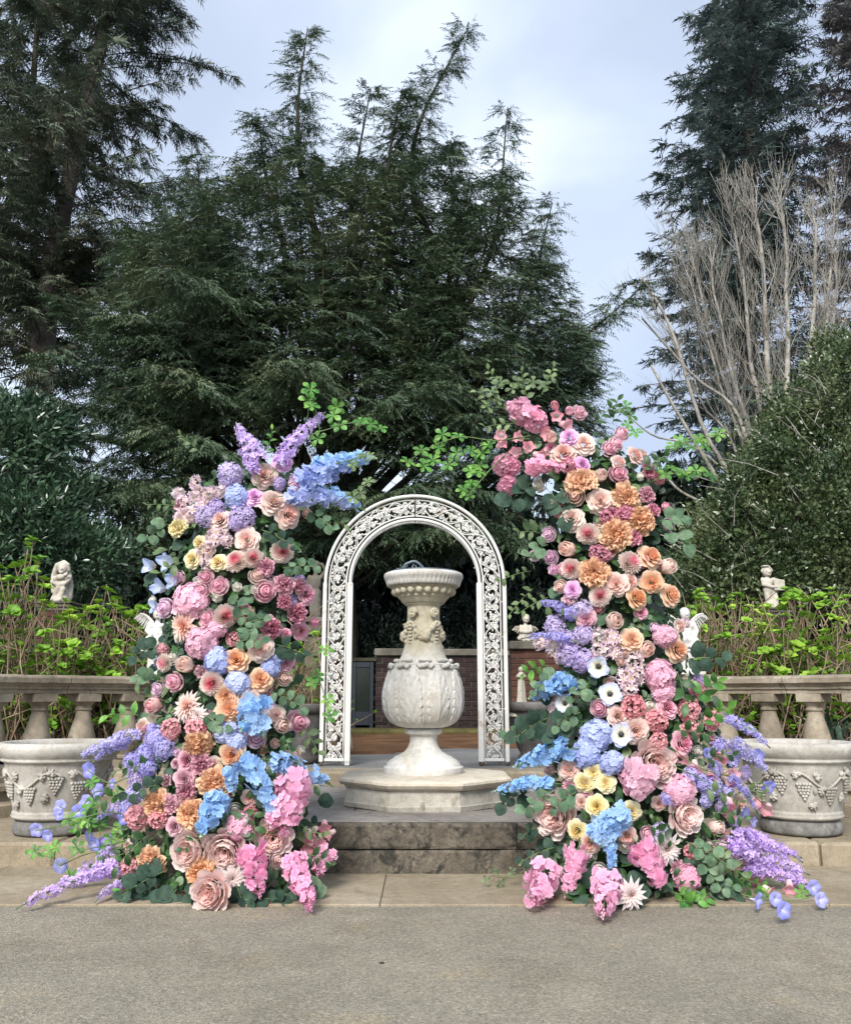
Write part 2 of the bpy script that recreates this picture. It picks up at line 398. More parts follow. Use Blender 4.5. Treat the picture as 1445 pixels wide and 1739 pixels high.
M['yew'] = leafm('dark_yew_needles', (0.040, 0.070, 0.042), (0.065, 0.105, 0.055), (0.11, 0.135, 0.068), 0.6, rnd=False, fine=5)
M['fir'] = leafm('grey_green_fir_needles', (0.050, 0.075, 0.048), (0.075, 0.10, 0.062), (0.115, 0.12, 0.08), 0.5, rnd=False, fine=4)
M['spruce'] = leafm('haze_tinted_spruce_needles', (0.068, 0.10, 0.092), (0.095, 0.13, 0.118), (0.125, 0.165, 0.148), 0.4, rnd=False, fine=3)  # bluish distance haze is mixed into the needle colour
M['larch'] = leafm('brownish_conifer_needles', (0.085, 0.085, 0.085), (0.12, 0.11, 0.105), (0.15, 0.135, 0.13), 0.4, rnd=False, fine=3)
M['holly'] = leafm('glossy_holly_leaves', (0.030, 0.060, 0.025), (0.075, 0.11, 0.045), (0.15, 0.18, 0.085), 0.9, rough=0.3, spec=0.6, rnd=False, fine=9)
M['laurel'] = leafm('glossy_laurel_leaves', (0.025, 0.055, 0.030), (0.045, 0.09, 0.048), (0.075, 0.13, 0.07), 0.9, rough=0.28, spec=0.6, rnd=False, fine=7)
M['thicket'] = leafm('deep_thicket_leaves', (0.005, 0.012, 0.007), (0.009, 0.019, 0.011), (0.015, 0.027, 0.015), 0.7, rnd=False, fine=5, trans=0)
M['hydr'] = leafm('fresh_green_hydrangea_leaves', (0.10, 0.24, 0.022), (0.19, 0.37, 0.034), (0.34, 0.50, 0.06), 1.6, rough=0.45, trans=0.3, fine=9)
M['euc'] = leafm('dusty_eucalyptus_leaves', (0.055, 0.115, 0.07), (0.10, 0.17, 0.10), (0.17, 0.24, 0.15), 6, rough=0.7, spec=.15, trans=0.15, fine=30)
M['eucd'] = leafm('dark_eucalyptus_leaves', (0.018, 0.04, 0.028), (0.034, 0.065, 0.046), (0.06, 0.10, 0.07), 6, rough=0.7, spec=.15, trans=0.1, fine=30)
M['dleaf'] = leafm('dark_rose_leaves', (0.015, 0.045, 0.015), (0.028, 0.075, 0.022), (0.045, 0.11, 0.03), 6, rough=0.45, trans=0.15, fine=30)
M['ivy'] = leafm('bright_vine_leaves', (0.04, 0.14, 0.03), (0.09, 0.25, 0.045), (0.2, 0.38, 0.07), 9, rough=0.45, trans=0.3, fine=25)
M['olive'] = leafm('olive_green_vine_leaves', (0.07, 0.12, 0.05), (0.12, 0.18, 0.08), (0.18, 0.26, 0.11), 6, rough=0.5, trans=0.25, fine=25)
M['stem'] = leafm('green_stems', (0.07, 0.12, 0.04), (0.11, 0.17, 0.06), None, 4, rnd=False, trans=0)
M['core'] = leafm('dark_core_filler', (0.008, 0.018, 0.008), (0.014, 0.03, 0.012), (0.022, 0.045, 0.018), 8, rnd=False, trans=0)  # near-black filler for the unseen light-blocking core

def pal(name, hin, hmid, hout, k=1.0, **kw):
    g_ = lambda h: (lambda v: tuple(x * (.92 / max(v) if max(v) > .72 else 1) for x in v))([x ** .66 for x in s2l(h, k)])
    gi = g_(hin) if name in ('pompon', 'glory', 'blossom', 'sweetpea', 'anemone', 'bell', 'bud', 'silver') else tuple(.5 * a_ + .5 * b_ for a_, b_ in zip(g_(hin), g_(hmid)))
    M[name] = petal(name + '_petals', [(0.0, gi), (0.5, g_(hmid)), (1.0, g_(hout))], **kw)
pal('peach', 'dd8c5a', 'f4b088', 'fad0ae')
pal('blush', 'e89a8c', 'f6c8ba', 'fce0d4')
pal('dusty', 'd09084', 'ecbcb0', 'f6d8ce')
pal('mauve', '905068', 'c88a9c', 'e2b4c0')
pal('pinkrose', 'bc5c7a', 'e296ae', 'f2bfcc')
pal('lilacrose', 'a35c9e', 'd295c6', 'e9bfe0')
pal('cream', 'e8bc60', 'f6da92', 'fcecc0')
pal('white', 'cfc9a0', 'f0eddc', 'f8f6ee')
pal('pinkball', 'e07c98', 'f2acc0', 'f8d2da')
pal('lilacball', 'd08fc0', 'e8bcd8', 'f2d8e6')
pal('apricot', 'f2905c', 'fcaa7c', 'ffc8a0', vein=0.03)
pal('burg', '8c3a50', 'c06c86', 'e2a8b6', vein=0.15)
pal('pompon', 'e0507a', 'f8aeb0', 'fde2d6', vein=0.03)
pal('spiky', 'dc8a62', 'f0c2b4', 'f8dad2')
pal('spikyw', 'c9a79c', 'e6d6d2', 'f3eae8')
pal('cabbage', 'f0a8a0', 'f8cac2', 'fde2dc')
pal('hydpink', 'd282a4', 'eeb2ca', 'f8d2de')
pal('hotpink', 'd8689c', 'f09cc2', 'fac8dc')
pal('hydblue', '7d8bd6', 'a3b3ea', 'c9d4f6')
pal('slate', '7480b4', '9aa6d0', 'b6c0e2')
pal('tpink', 'b85868', 'e2939c', 'f3bfc0', vein=0.15)
pal('dpink', 'bc6488', 'df94b0', 'f0b8cc', vein=0.15)
pal('lilac', '7d6094', 'b8a6d8', 'd8cdee', vein=0.2)
pal('purple', '756cb4', 'a6a0de', 'c4c0f0')
pal('lavender', '9068bc', 'bfa0e0', 'dcc8f2')
pal('blue', '5a8cd0', '86b6ee', 'b0d4f8')
pal('blueviolet', '7478cc', '98a4e8', 'b4d0f6')
pal('glory', 'dcdaf6', '9296e8', '7c80e0')
pal('sweetpea', 'efe6c4', 'c8d2ea', '7f98d4')
pal('anemone', 'f0ecc8', 'f4f0e2', 'aebce4')
pal('blossom', 'c8b870', 'dec2d6', 'eedde8')
pal('bell', 'f7eadc', 'f6b6bc', 'ee8fa0')
pal('tulip', 'cc8078', 'eaa8aa', 'f4d0cc')
pal('bud', '6f9a50', 'a8c890', 'b8dcd8')
pal('silver', '6a6478', '9c98b4', 'c8c4dc')
M['black'], _t, _b = new_mat('black_stamens'); _b.inputs['Base Color'].default_value = (0.008, 0.008, 0.012, 1)
M['yellowc'], _t, _b = new_mat('yellow_stamens'); _b.inputs['Base Color'].default_value = (0.6, 0.42, 0.08, 1)

# one stone for the urn whose yellow-green staining starts above the shoulder
def urn_stained(z0, z1):
    m = M['urn'].copy(); m.name = 'stained_urn_stone'; t = m.node_tree; b = t.nodes['Principled BSDF']
    c = b.inputs['Base Color'].links[0].from_socket; g = t.nodes.new('ShaderNodeNewGeometry'); sx = t.nodes.new('ShaderNodeSeparateXYZ'); t.links.new(g.outputs['Position'], sx.inputs[0])
    n = noise(t, 9, 4, .6, vec=g.outputs['Position']); mr = t.nodes.new('ShaderNodeMapRange'); mr.inputs['From Min'].default_value = z0; mr.inputs['From Max'].default_value = z1
    ad = t.nodes.new('ShaderNodeMath'); ad.operation = 'MULTIPLY_ADD'; ad.inputs[1].default_value = .16; t.links.new(n, ad.inputs[0]); t.links.new(sx.outputs['Z'], ad.inputs[2]); t.links.new(ad.outputs[0], mr.inputs[0])
    c2 = mixc(t, mr.outputs[0], c, mixc(t, 1.0, c, (0.86, 0.81, 0.66), 'MULTIPLY')); t.links.new(c2, b.inputs['Base Color']); return m
# ------------------------------------------------------------------ the setting
def struct(name, mb, mat, loc=(0, 0, 0), smooth=False):
    o = mb.obj(name, mat, None, loc, smooth); o['kind'] = 'structure'; return o
g = MB(); g.box((-120, -30, -0.4), (120, 150, -0.03)); struct('ground', g, M['earth'])
PV = 4.41
def grid_plane(x0, x1, y0, y1, z, n=60, amp=0.0):
    X, Yg = np.meshgrid(np.linspace(x0, x1, n), np.linspace(y0, y1, n))
    Z = np.full_like(X, z) + (amp * np.sin(X * 2.1 + 1.3 * np.sin(Yg * 1.7)) if amp else 0)
    V = np.stack([X, Yg, Z], -1).reshape(-1, 3); i = np.arange(n * (n - 1)).reshape(n - 1, n)[:, :-1].ravel()
    return V, np.stack([i, i + 1, i + n + 1, i + n], 1)
V, Fq = grid_plane(-12, 12, -6, PV, 0.0, 40, 0.0)
pv = link('pavement', mesh_of('pavement', V, Fq, False), M['pave']); pv['kind'] = 'structure'
# kerb strip of long stone slabs
ks = bpy.data.objects.new('kerb_strip', None); COL.objects.link(ks); ks['kind'] = 'structure'; WORG[ks.name] = np.zeros(3)
xs = [-6.2, -4.4, -2.45, -0.22, 1.95, 4.1, 6.2]
for a, b_ in zip(xs[:-1], xs[1:]):
    mb = MB(); mb.bbox((a + .0018, PV + .003, -0.2), (b_ - .0018, 5.36, 0.010 + random.uniform(-.0005, .0005)), 0.003); mb.obj('kerb_slab', M['kerb'], ks, smooth=False)
# little things lying on the paving
def litter(px, py, size, mat, label, cat):
    p = atz(px, py, 0.002); mb = MB()
    k = 7; a = np.arange(k) * 2 * math.pi / k
    r = size * RNG.uniform(.5, 1, k)
    V = [[p[0], p[1], p[2] + size * .25]] + [[p[0] + r[i] * 1.5 * math.cos(a[i]), p[1] + r[i] * math.sin(a[i]), p[2] + .001] for i in range(k)]
    mb.add(V, [[0, 1 + i, 1 + (i + 1) % k] for i in range(k)])
    tag(mb.obj('dry_leaf', mat, None, p), label, cat)
M['dryleaf'] = leafm('dry_brown_leaf', (0.03, 0.02, 0.015), (0.05, 0.035, 0.02), None, 10, trans=0)
litter(648, 1636, 0.014, M['dryleaf'], 'small dark scrap lying alone in the middle of the pavement', 'leaf')
litter(716, 1507, 0.016, M['dryleaf'], 'small dark leaf lying on the tan kerb below the steps', 'leaf')
litter(1388, 1487, 0.012, M['dryleaf'], 'brown leaf lying on the kerb strip near the right hand planter', 'leaf')

def empty_struct(name):
    o = bpy.data.objects.new(name, None); COL.objects.link(o); o['kind'] = 'structure'; WORG[o.name] = np.zeros(3); return o
# long lower step that runs across behind both planters
ls = empty_struct('lower_step')
SX = 5.36
for a, b_ in [(-6.4, -4.3), (-4.3, -2.2), (-2.2, -1.63), (1.63, 2.35), (2.35, 4.2), (4.2, 6.4)]:
    mb = MB(); mb.bbox((a + .003, SX + .02 * math.cos(a), -0.15), (b_ - .003, 7.6, 0.142 + random.uniform(-.002, .002)), 0.018); mb.obj('step_slab', M['kerb'], ls, smooth=False)
cs = empty_struct('centre_steps')
def slab(mb, x0, x1, y0, y1, z0, z1, b=0.014):
    """a stone slab with a worn, uneven front edge"""
    n = 26; xsn = np.linspace(x0, x1, n)
    prof = [(y1, z0), (y0 + .004, z0), (y0, z0 + b), (y0, z1 - b * 1.3), (y0 + b * .5, z1 - b * .3), (y0 + b * 1.4, z1), (y1, z1)]
    V = []
    j1 = RNG.normal(0, .0022, n); j2 = RNG.normal(0, .0018, n)
    for i, x in enumerate(xsn):
        for k, (y, z) in enumerate(prof):
            V.append([x, y + (j1[i] if k in (2, 3, 4) else 0), z + (j2[i] if k in (3, 4) else 0)])
    m = len(prof)
    Fc = [[i * m + k, (i + 1) * m + k, (i + 1) * m + (k + 1) % m, i * m + (k + 1) % m] for i in range(n - 1) for k in range(m)]
    Fc += [list(range(m)), [(n - 1) * m + k for k in range(m)][::-1]]
    mb.add(V, Fc)
for (a, b_) in [(-1.62, -0.86), (-0.86, 1.02), (1.02, 1.62)]:
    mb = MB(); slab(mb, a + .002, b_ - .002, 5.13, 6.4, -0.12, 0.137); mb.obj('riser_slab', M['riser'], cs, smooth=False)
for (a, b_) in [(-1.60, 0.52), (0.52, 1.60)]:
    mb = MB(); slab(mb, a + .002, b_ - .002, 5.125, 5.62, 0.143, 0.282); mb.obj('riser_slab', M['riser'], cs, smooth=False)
for (a, b_, c0, c1) in [(-1.6, -0.45, 5.62, 6.5), (-0.45, 0.66, 5.62, 6.5), (0.66, 1.6, 5.62, 6.5), (-1.6, 0.0, 6.5, 7.16), (0.0, 1.6, 6.5, 7.16)]:
    mb = MB(); mb.bbox((a + .002, c0 + .001, 0.15), (b_ - .002, c1 - .002, 0.2815 + random.uniform(-.001, .001)), 0.004); mb.obj('tread_slab', M['tread'], cs, smooth=False)
# top face of the front slab is dark like the tread: thin worn skin
mb = MB(); mb.box((-1.59, 5.15, 0.2835), (1.59, 5.615, 0.2865)); mb.obj('tread_slab', M['tread'], cs, smooth=False)
# back kerb in front of the patio
kb = empty_struct('patio_kerb')
x = -3.4
while x < 3.4:
    L_ = random.uniform(.5, .9); mb = MB(); mb.bbox((x + .004, 7.14, 0.10), (x + L_ - .004, 7.5, 0.396), 0.02); mb.obj('kerb_block', M['kerb'], kb, smooth=False); x += L_
mb = MB(); mb.box((-6, 7.5, 0.2), (6, 10.6, 0.392)); struct('patio', mb, M['patio'])
mb = MB()
V, Fq = grid_plane(-7, 7, 8.6, 14.4, 0.394, 60)
V[:, 2] += 0.012 * np.sin(V[:, 0] * 1.3 + V[:, 1]) ; edge = 9.5 + 0.5 * np.sin(V[:, 0] * 1.1 + 0.4) + 0.25 * np.sin(V[:, 0] * 3.3)
V[:, 2] = np.where(V[:, 1] < edge, 0.30, V[:, 2] + 0.010)
so = link('litter_strip', mesh_of('litter_strip', V, Fq, True), M['soil']); so['kind'] = 'structure'
mb = MB(); mb.bbox((-4, 13.6, 0.3), (4, 14.42, 0.47), 0.03, 0.006); struct('mossy_ledge', mb, M['moss'])
for sx in (-1, 1):
    mb = MB(); V, Fq = grid_plane(1.9, 14, 7.7, 30, 0.46, 40); V[:, 0] *= sx; V[:, 2] += RNG.normal(0, .03, len(V))
    o = link('planting_bed', mesh_of('planting_bed', V, Fq if sx > 0 else Fq[:, ::-1].copy(), True), M['earth']); o['kind'] = 'structure'
V, Fq = grid_plane(-60, 60, 14.9, 90, 0.4, 50); V[:, 2] += RNG.normal(0, .05, len(V))
o = link('woodland_floor', mesh_of('woodland_floor', V, Fq, True), M['earth']); o['kind'] = 'structure'

# ------------------------------------------------------------------ balustrades
BAL = None
def baluster_mesh():
    H = 0.595; mb = MB(); hw = .098
    mb.bbox((-hw, -hw, H - .065), (hw, hw, H), .004); mb.bbox((-hw, -hw, 0), (hw, hw, .06), .004)
    prof = [(.06, .06), (.075, .07), (.078, .085), (.066, .10), (.07, .11), (.095, .15), (.108, .20), (.105, .25), (.086, .33), (.066, .40), (.056, .445), (.054, .46), (.066, .466), (.068, .478), (.060, .485), (.062, .50), (.082, .520), (.086, .53)]
    mb.lathe(prof, 24)
    return mb
def balustrade(side):
    A = np.array([-3.42, 6.28]); B = np.array([-2.34, 7.55])
    if side > 0: A[0] = 3.46; B[0] = 2.34
    zt0, zt1 = 1.152, 1.010
    root = empty('balustrade', (A[0], A[1], 0.142), 'weathered stone balustrade with swelling balusters behind the %s hand planter' % ('left' if side < 0 else 'right'), 'balustrade', 'curved stone balustrades')
    d = nrm(B - A); L_ = np.linalg.norm(B - A); n = np.array([-d[1], d[0]])
    yaw = math.atan2(d[1], d[0])
    def run(name, s0, s1, hw, prof, mat=M['rail']):
        """extrude a symmetric moulded profile (half widths by height) along the line"""
        mb = MB(); m = len(prof); k = 14
        V = []
        for i in range(k + 1):
            s_ = s0 + (s1 - s0) * i / k; c_ = A + d * s_ + n * side * -0.10 * math.sin(math.pi * min(max(s_ / L_, 0), 1))
            for (wd, z) in prof:
                q = c_ + n * wd; V.append([q[0], q[1], z + RNG.normal(0, .0012)])
        Fc = [[i * m + j, (i + 1) * m + j, (i + 1) * m + (j + 1) % m, i * m + (j + 1) % m] for i in range(k) for j in range(m)]
        Fc += [list(range(m)), [k * m + j for j in range(m)][::-1]]
        mb.add(V, Fc); return mb.obj(name, mat, root, smooth=False)
    def sym(half): return [(-w_, z) for w_, z in half] + [(w_, z) for w_, z in half[::-1]]
    railp = sym([(.095, zt1), (.095, zt1 + .028), (.11, zt1 + .034), (.112, zt1 + .05), (.135, zt1 + .072), (.152, zt1 + .082), (.155, zt1 + .118), (.148, zt1 + .13), (.12, zt0 - .006), (.05, zt0)])
    joint = L_ * .52
    run('rail_slab', 0.12, joint - .003, 0, railp); run('rail_slab', joint + .003, L_ - .02, 0, railp)
    basep = sym([(.15, .142), (.15, .30), (.185, .31), (.185, .345), (.15, .365), (.15, .40), (.13, .415)])
    run('base_course', -0.1, L_, 0, basep)
    stepp = sym([(.33, .142), (.33, .225), (.31, .235)])
    run('plinth_course', -0.2, L_, 0, stepp, M['kerb'])
    # end piers
    for (s_, wd, nm) in ((-0.03, .17, 'pier'), (L_ + .02, .15, 'pier')):
        c_ = A + d * s_
        mb = MB(); mb.bbox((-wd * .8, -wd * .8, .2), (wd * .8, wd * .8, zt1 + .02), .01)
        V = np.concatenate(mb.V); ca, sa = math.cos(yaw), math.sin(yaw)
        mb.V = [np.stack([V[:, 0] * ca - V[:, 1] * sa + c_[0], V[:, 0] * sa + V[:, 1] * ca + c_[1], V[:, 2]], -1)]
        pr = mb.obj(nm, M['rail'], root, smooth=False)
        mb = MB()
        for (a_, z0, z1) in ((.86, zt1 + .021, zt1 + .05), (.98, zt1 + .051, zt1 + .085), (1.12, zt1 + .086, zt1 + .135), (1.0, zt1 + .136, zt1 + .16)):
            mb.bbox((-wd * a_, -wd * a_, z0), (wd * a_, wd * a_, z1), .006)
        for i in range(len(mb.V)):
            V = mb.V[i]; mb.V[i] = np.stack([V[:, 0] * ca - V[:, 1] * sa + c_[0], V[:, 0] * sa + V[:, 1] * ca + c_[1], V[:, 2]], -1)
        me = mb.obj('cap', M['rail'], pr, smooth=False)
    global BAL
    nb = 4
    for i in range(nb):
        s_ = L_ * (.20 + .22 * i)
        c_ = A + d * s_ + n * side * -0.10 * math.sin(math.pi * s_ / L_)
        if BAL is None:
            b0 = baluster_mesh(); BAL = mesh_of('baluster', np.concatenate(b0.V), b0.F, True); BAL.materials.append(M['rail']); BAL.set_sharp_from_angle(angle=math.radians(35))
        link('baluster', BAL, None, root, (c_[0], c_[1], .413), (0, 0, yaw))
    return root
balustrade(-1); balustrade(1)

# ------------------------------------------------------------------ brick walls
BR = {}
def brick_wall(name, label, x0, x1, Y, z0, z1, th, mat, cop_w, bl=.215, bh=.070, cop_over=.06, per=300, big=None, cop_h=.12):
    root = empty(name, ((x0 + x1) / 2, Y, z0), label, 'wall')
    mb = MB(); mb.box((x0 + .012, Y + .012, z0 - .1), (x1 - .012, Y + th - .012, z1 - cop_h)); mb.obj('mortar_core', M['mortar'], root, smooth=False)
    mb = None; n = 0; row = 0; z = z0
    base = MB(); base.bbox((-bl / 2 + .005, -.0, 0), (bl / 2 - .005, .10, bh - .010), .004)
    me = mesh_of('brick', np.concatenate(base.V), base.F, False); me.materials.append(mat)
    half = MB(); half.bbox((-bl / 4 + .005, -.0, 0), (bl / 4 - .005, .10, bh - .010), .004)
    meh = mesh_of('brick', np.concatenate(half.V), half.F, False); meh.materials.append(mat)
    while z < z1 - cop_h - bh * .5:
        x = x0 + (0 if row % 2 else bl / 2)
        if not row % 2: link('brick', meh, None, root, (x0 + bl / 4, Y + random.uniform(-.004, .004), z)); 
        while x + bl <= x1 + 1e-3:
            link('brick', me, None, root, (x + bl / 2, Y + random.uniform(-.006, .005), z), (0, 0, random.uniform(-.012, .012))); x += bl; n += 1
        if x1 - x > bl * .4: link('brick', meh, None, root, (x + bl / 4, Y + random.uniform(-.004, .004), z))
        z += bh; row += 1
    x = x0 - .02
    while x < x1:
        L_ = min(cop_w * random.uniform(.9, 1.1), x1 + .02 - x)
        if L_ < .05: break
        mb = MB(); mb.bbox((x + .004, Y - cop_over, z1 - cop_h + .002), (x + L_ - .004, Y + th + cop_over, z1 + random.uniform(-.006, .006)), .012); mb.obj('coping_stone', M['coping'], root, smooth=False); x += L_
    return root
WY = 14.6
xa = at(637, 1170, WY)[0]; xb = at(870, 1170, WY)[0]
zt = at(750, 1102, WY)[2]
brick_wall('brick_wall', 'shaded red brick garden wall with stone coping, seen through the white arch behind the urn', xa, xb, WY, 0.42, zt, .3, M['brick'], 0.9, bl=.23, bh=.0795)
Y2 = 12.4
brick_wall('brick_wall', 'orange-red brick wall to the right of the arch, carrying the small seated angel', at(868, 1170, Y2)[0], at(985, 1170, Y2)[0], Y2, 0.42, at(880, 1089, Y2)[2], .3, M['brick2'], 0.7, bl=.21, bh=.078)
brick_wall('brick_wall', 'low shaded brick wall left of the gate, glimpsed behind the left flower pillar', at(455, 1170, WY)[0], at(594, 1170, WY)[0], WY, 0.42, at(500, 1112, WY)[2], .3, M['brick'], 0.9, bl=.23, bh=.0795)

# gate between the walls
gx0, gx1 = at(598, 1180, WY)[0], at(634, 1180, WY)[0]; gz = at(610, 1124, WY)[2]
gr = empty('garden_gate', ((gx0 + gx1) / 2, WY, .42), 'dark blue steel gate with glass panel seen low inside the left leg of the arch', 'gate')
fw = .06
for lo, hi in (((gx0, .42), (gx0 + fw, gz)), ((gx1 - fw, .42), (gx1, gz))):
    mb = MB(); mb.bbox((lo[0], WY, lo[1]), (hi[0], WY + .06, hi[1]), .005); mb.obj('stile', M['gate'], gr, smooth=False)
for z0, z1 in ((gz - .09, gz - .001), (.50, .72)):
    mb = MB(); mb.bbox((gx0 + fw + .001, WY + .004, z0), (gx1 - fw - .001, WY + .056, z1), .004); mb.obj('gate_rail', M['gate'], gr, smooth=False)
mb = MB(); mb.box((gx0 + fw, WY + .025, .72), (gx1 - fw, WY + .032, gz - .09)); mb.obj('pane', M['glass'], gr, smooth=False)
for z_ in (gz + .005,):
    mb = MB(); mb.bbox((gx0 - .06, WY - .02, z_), (gx1 + .05, WY + .12, z_ + .06), .006); mb.obj('lintel', M['barkd'], gr, smooth=False)

# ------------------------------------------------------------------ octagonal plinth
PC = np.array([at(722, 1330, 6.07)[0], 6.07]); PZ0, PZ1 = 0.2868, 0.474
oc = empty('octagonal_plinth', (PC[0], PC[1], PZ0), 'low octagonal limestone plinth with moulded rim in the middle of the top step', 'plinth')
def octa(prof, name, mat, bevel_noise=0.0):
    mb = MB(); m = len(prof); V = []
    k = 8; sub = 6
    dirs = []
    for i in range(k):
        a0 = math.pi / 8 + i * math.pi / 4; a1 = a0 + math.pi / 4
        p0 = np.array([math.cos(a0), math.sin(a0)]); p1 = np.array([math.cos(a1), math.sin(a1)])
        for j in range(sub): dirs.append(p0 + (p1 - p0) * j / sub)
    dirs = np.array(dirs) / math.cos(math.pi / 8); n = len(dirs)
    for (r, z) in prof:
        for q in dirs: V.append([PC[0] + q[0] * r, PC[1] + q[1] * r, z])
    V = np.array(V)
    if bevel_noise: V += RNG.normal(0, bevel_noise, V.shape)
    Fc = [[i * n + j, i * n + (j + 1) % n, (i + 1) * n + (j + 1) % n, (i + 1) * n + j] for i in range(m - 1) for j in range(n)]
    Fc.append([(m - 1) * n + j for j in range(n)]); Fc.append(list(range(n))[::-1])
    mb.add(V, Fc); o = mb.obj(name, mat, oc, smooth=True, auto=28); return o
R8 = .565
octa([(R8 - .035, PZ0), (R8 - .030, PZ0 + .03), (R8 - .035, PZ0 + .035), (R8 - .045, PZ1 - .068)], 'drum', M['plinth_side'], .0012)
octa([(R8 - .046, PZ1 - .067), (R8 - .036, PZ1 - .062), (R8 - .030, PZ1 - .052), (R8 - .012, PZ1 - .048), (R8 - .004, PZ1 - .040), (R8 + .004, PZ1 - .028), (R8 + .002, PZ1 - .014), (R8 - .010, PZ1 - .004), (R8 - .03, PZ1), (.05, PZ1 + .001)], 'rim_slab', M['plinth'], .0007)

# ------------------------------------------------------------------ sundial urn
UC = np.array([at(719, 1300, 6.12)[0], 6.12])
ur = empty('sundial_urn', (UC[0], UC[1], PZ1), 'tall pale stone urn-shaped sundial pedestal carved with acanthus leaves, standing on the octagonal plinth', 'sundial')
def uz(Yz): return at(719, 940 + Yz / 3.803, UC[1])[2]
M['urn_neck'] = urn_stained(uz(655), uz(520))
def urr(Yz, hw): return hw / 3.803 * mpp(940 + Yz / 3.803, UC[1])
zb = uz(1405); zshift = PZ1 - zb
def prof(L_): return [(urr(a, h), uz(a) + zshift) for a, h in L_]
def lathe_part(name, pr, mat, n=64, disp=None, auto=None, smooth=True):
    mb = MB(); mb.lathe(pr, n, (UC[0], UC[1], 0), disp); return mb.obj(name, mat, ur, smooth=smooth, auto=auto)
lathe_part('foot', prof([(1405, 258), (1400, 260), (1366, 258), (1360, 243), (1355, 238), (1340, 234), (1322, 214), (1312, 198), (1308, 190), (1300, 186), (1290, 160), (1268, 122), (1240, 100), (1205, 88), (1172, 88), (1160, 92), (1156, 108)]), M['urn'], 64, auto=50)
lathe_part('collar', prof([(1155.5, 112), (1150, 118), (1138, 121), (1126, 119), (1120, 110), (1118, 90)]), M['urn'], 48)
# belly with carved acanthus relief
bp = [(1117, 100), (1112, 135), (1098, 172), (1075, 205), (1045, 228), (1010, 244), (970, 252), (930, 255), (890, 253), (850, 246), (810, 236), (770, 222), (740, 210), (715, 199), (700, 180), (680, 158), (660, 147), (640, 139), (620, 132)]
import bisect
ys = np.array([p_[0] for p_ in bp][::-1], float); hs = np.array([p_[1] for p_ in bp][::-1], float)
yy = np.linspace(1117, 715, 110); hh = np.interp(yy, ys, hs)
# smooth
kf = np.ones(7) / 7; hh2 = np.convolve(np.pad(hh, 3, 'edge'), kf, 'valid'); hh = np.where((yy < 1105) & (yy > 722), hh2, hh)
pr = prof(list(zip(yy, hh))); zlo, zhi = pr[0][1], pr[-1][1]
NL = 9
def relief(th, Z):
    v = (Z - zlo) / (zhi - zlo)
    ph = ((th + .12) * NL / (2 * math.pi)) % 1.0; s = (ph - .5) * 2
    lobe = .20 * np.abs(np.sin(v * math.pi * 7.5 + np.abs(s) * 2.5)) ** .6 * (1 - .3 * v)
    wd = (.42 + .50 * np.sin(np.clip(v * 1.05, 0, 1) * math.pi) ** .8) * (1 - .25 * v) - .18 + lobe
    inside = 1 / (1 + np.exp(-(wd - np.abs(s)) * 38))
    inside = inside * (v < .93) * (v > .02)
    rib = np.exp(-(s / .07) ** 2)
    veins = .5 + .5 * np.sin((v * 26 - np.abs(s) * 11))
    border = np.exp(-((wd - np.abs(s)) / .07) ** 2)
    d = inside * (.007 + .010 * border + .008 * rib + .0035 * veins * (1 - rib)) 
    panel = .005 * np.cos(s * math.pi) * (v > .03) * (v < .97)
    edge = -.010 * np.exp(-((np.abs(s) - 1) / .05) ** 2) * (v < .95)
    stem2 = .010 * np.exp(-((np.abs(s) - .93) / .045) ** 2) * (v > .1) * (v < .93)
    return d + panel + edge + stem2
lathe_part('belly', pr, M['urn'], 360, relief)
lathe_part('neck', prof([(714, 198), (708, 190), (698, 177), (685, 164), (668, 151), (648, 141), (620, 131), (590, 124), (560, 117), (500, 111), (450, 107), (400, 104), (350, 104), (332, 106), (326, 118), (316, 126)]), M['urn_neck'], 64)
def disk_ripple(th, Z): return np.zeros_like(th)
lathe_part('bowl', prof([(315, 130), (305, 140), (292, 150), (280, 160), (275, 168), (270, 164), (262, 166), (258, 172), (240, 182), (222, 196), (214, 208), (212, 222)]), M['urn_neck'], 72, auto=40)
def flute(th, Z):
    v = (Z - uz(208) - zshift) / (uz(150) - uz(208)); a = np.clip(v * 3, 0, 1) * np.clip((1 - v) * 3, 0, 1)
    return -.0065 * a * (np.cos(th * 52) > .25)
lathe_part('dish', prof([(211, 214), (207, 228), (200, 236), (185, 240), (168, 246), (160, 251), (150, 254), (138, 255), (130, 253), (124, 247), (122, 240), (123, 10)]), M['urn'], 210, flute, auto=50)
# egg-and-dart band under the dish
er0 = urr(240, 186); ez = uz(238) + zshift
for i in range(22):
    a = i * 2 * math.pi / 22
    mb = MB(); c_ = (UC[0] + er0 * math.cos(a), UC[1] + er0 * math.sin(a), ez)
    mb.ball(c_, (.026, .026, .030), 8, 6); mb.obj('carved_egg', M['urn_neck'], ur)
    mb = MB(); 
    T = np.linspace(0, math.pi, 7); tx = np.array([-math.sin(a), math.cos(a), 0]); P = [np.array(c_) + tx * (.027 * math.cos(t_ + math.pi)) + np.array([0, 0, .020 - .045 * math.sin(t_)]) for t_ in T]
    mb.tube(P, .0045, 5); mb.obj('carved_arch', M['urn_neck'], ur)
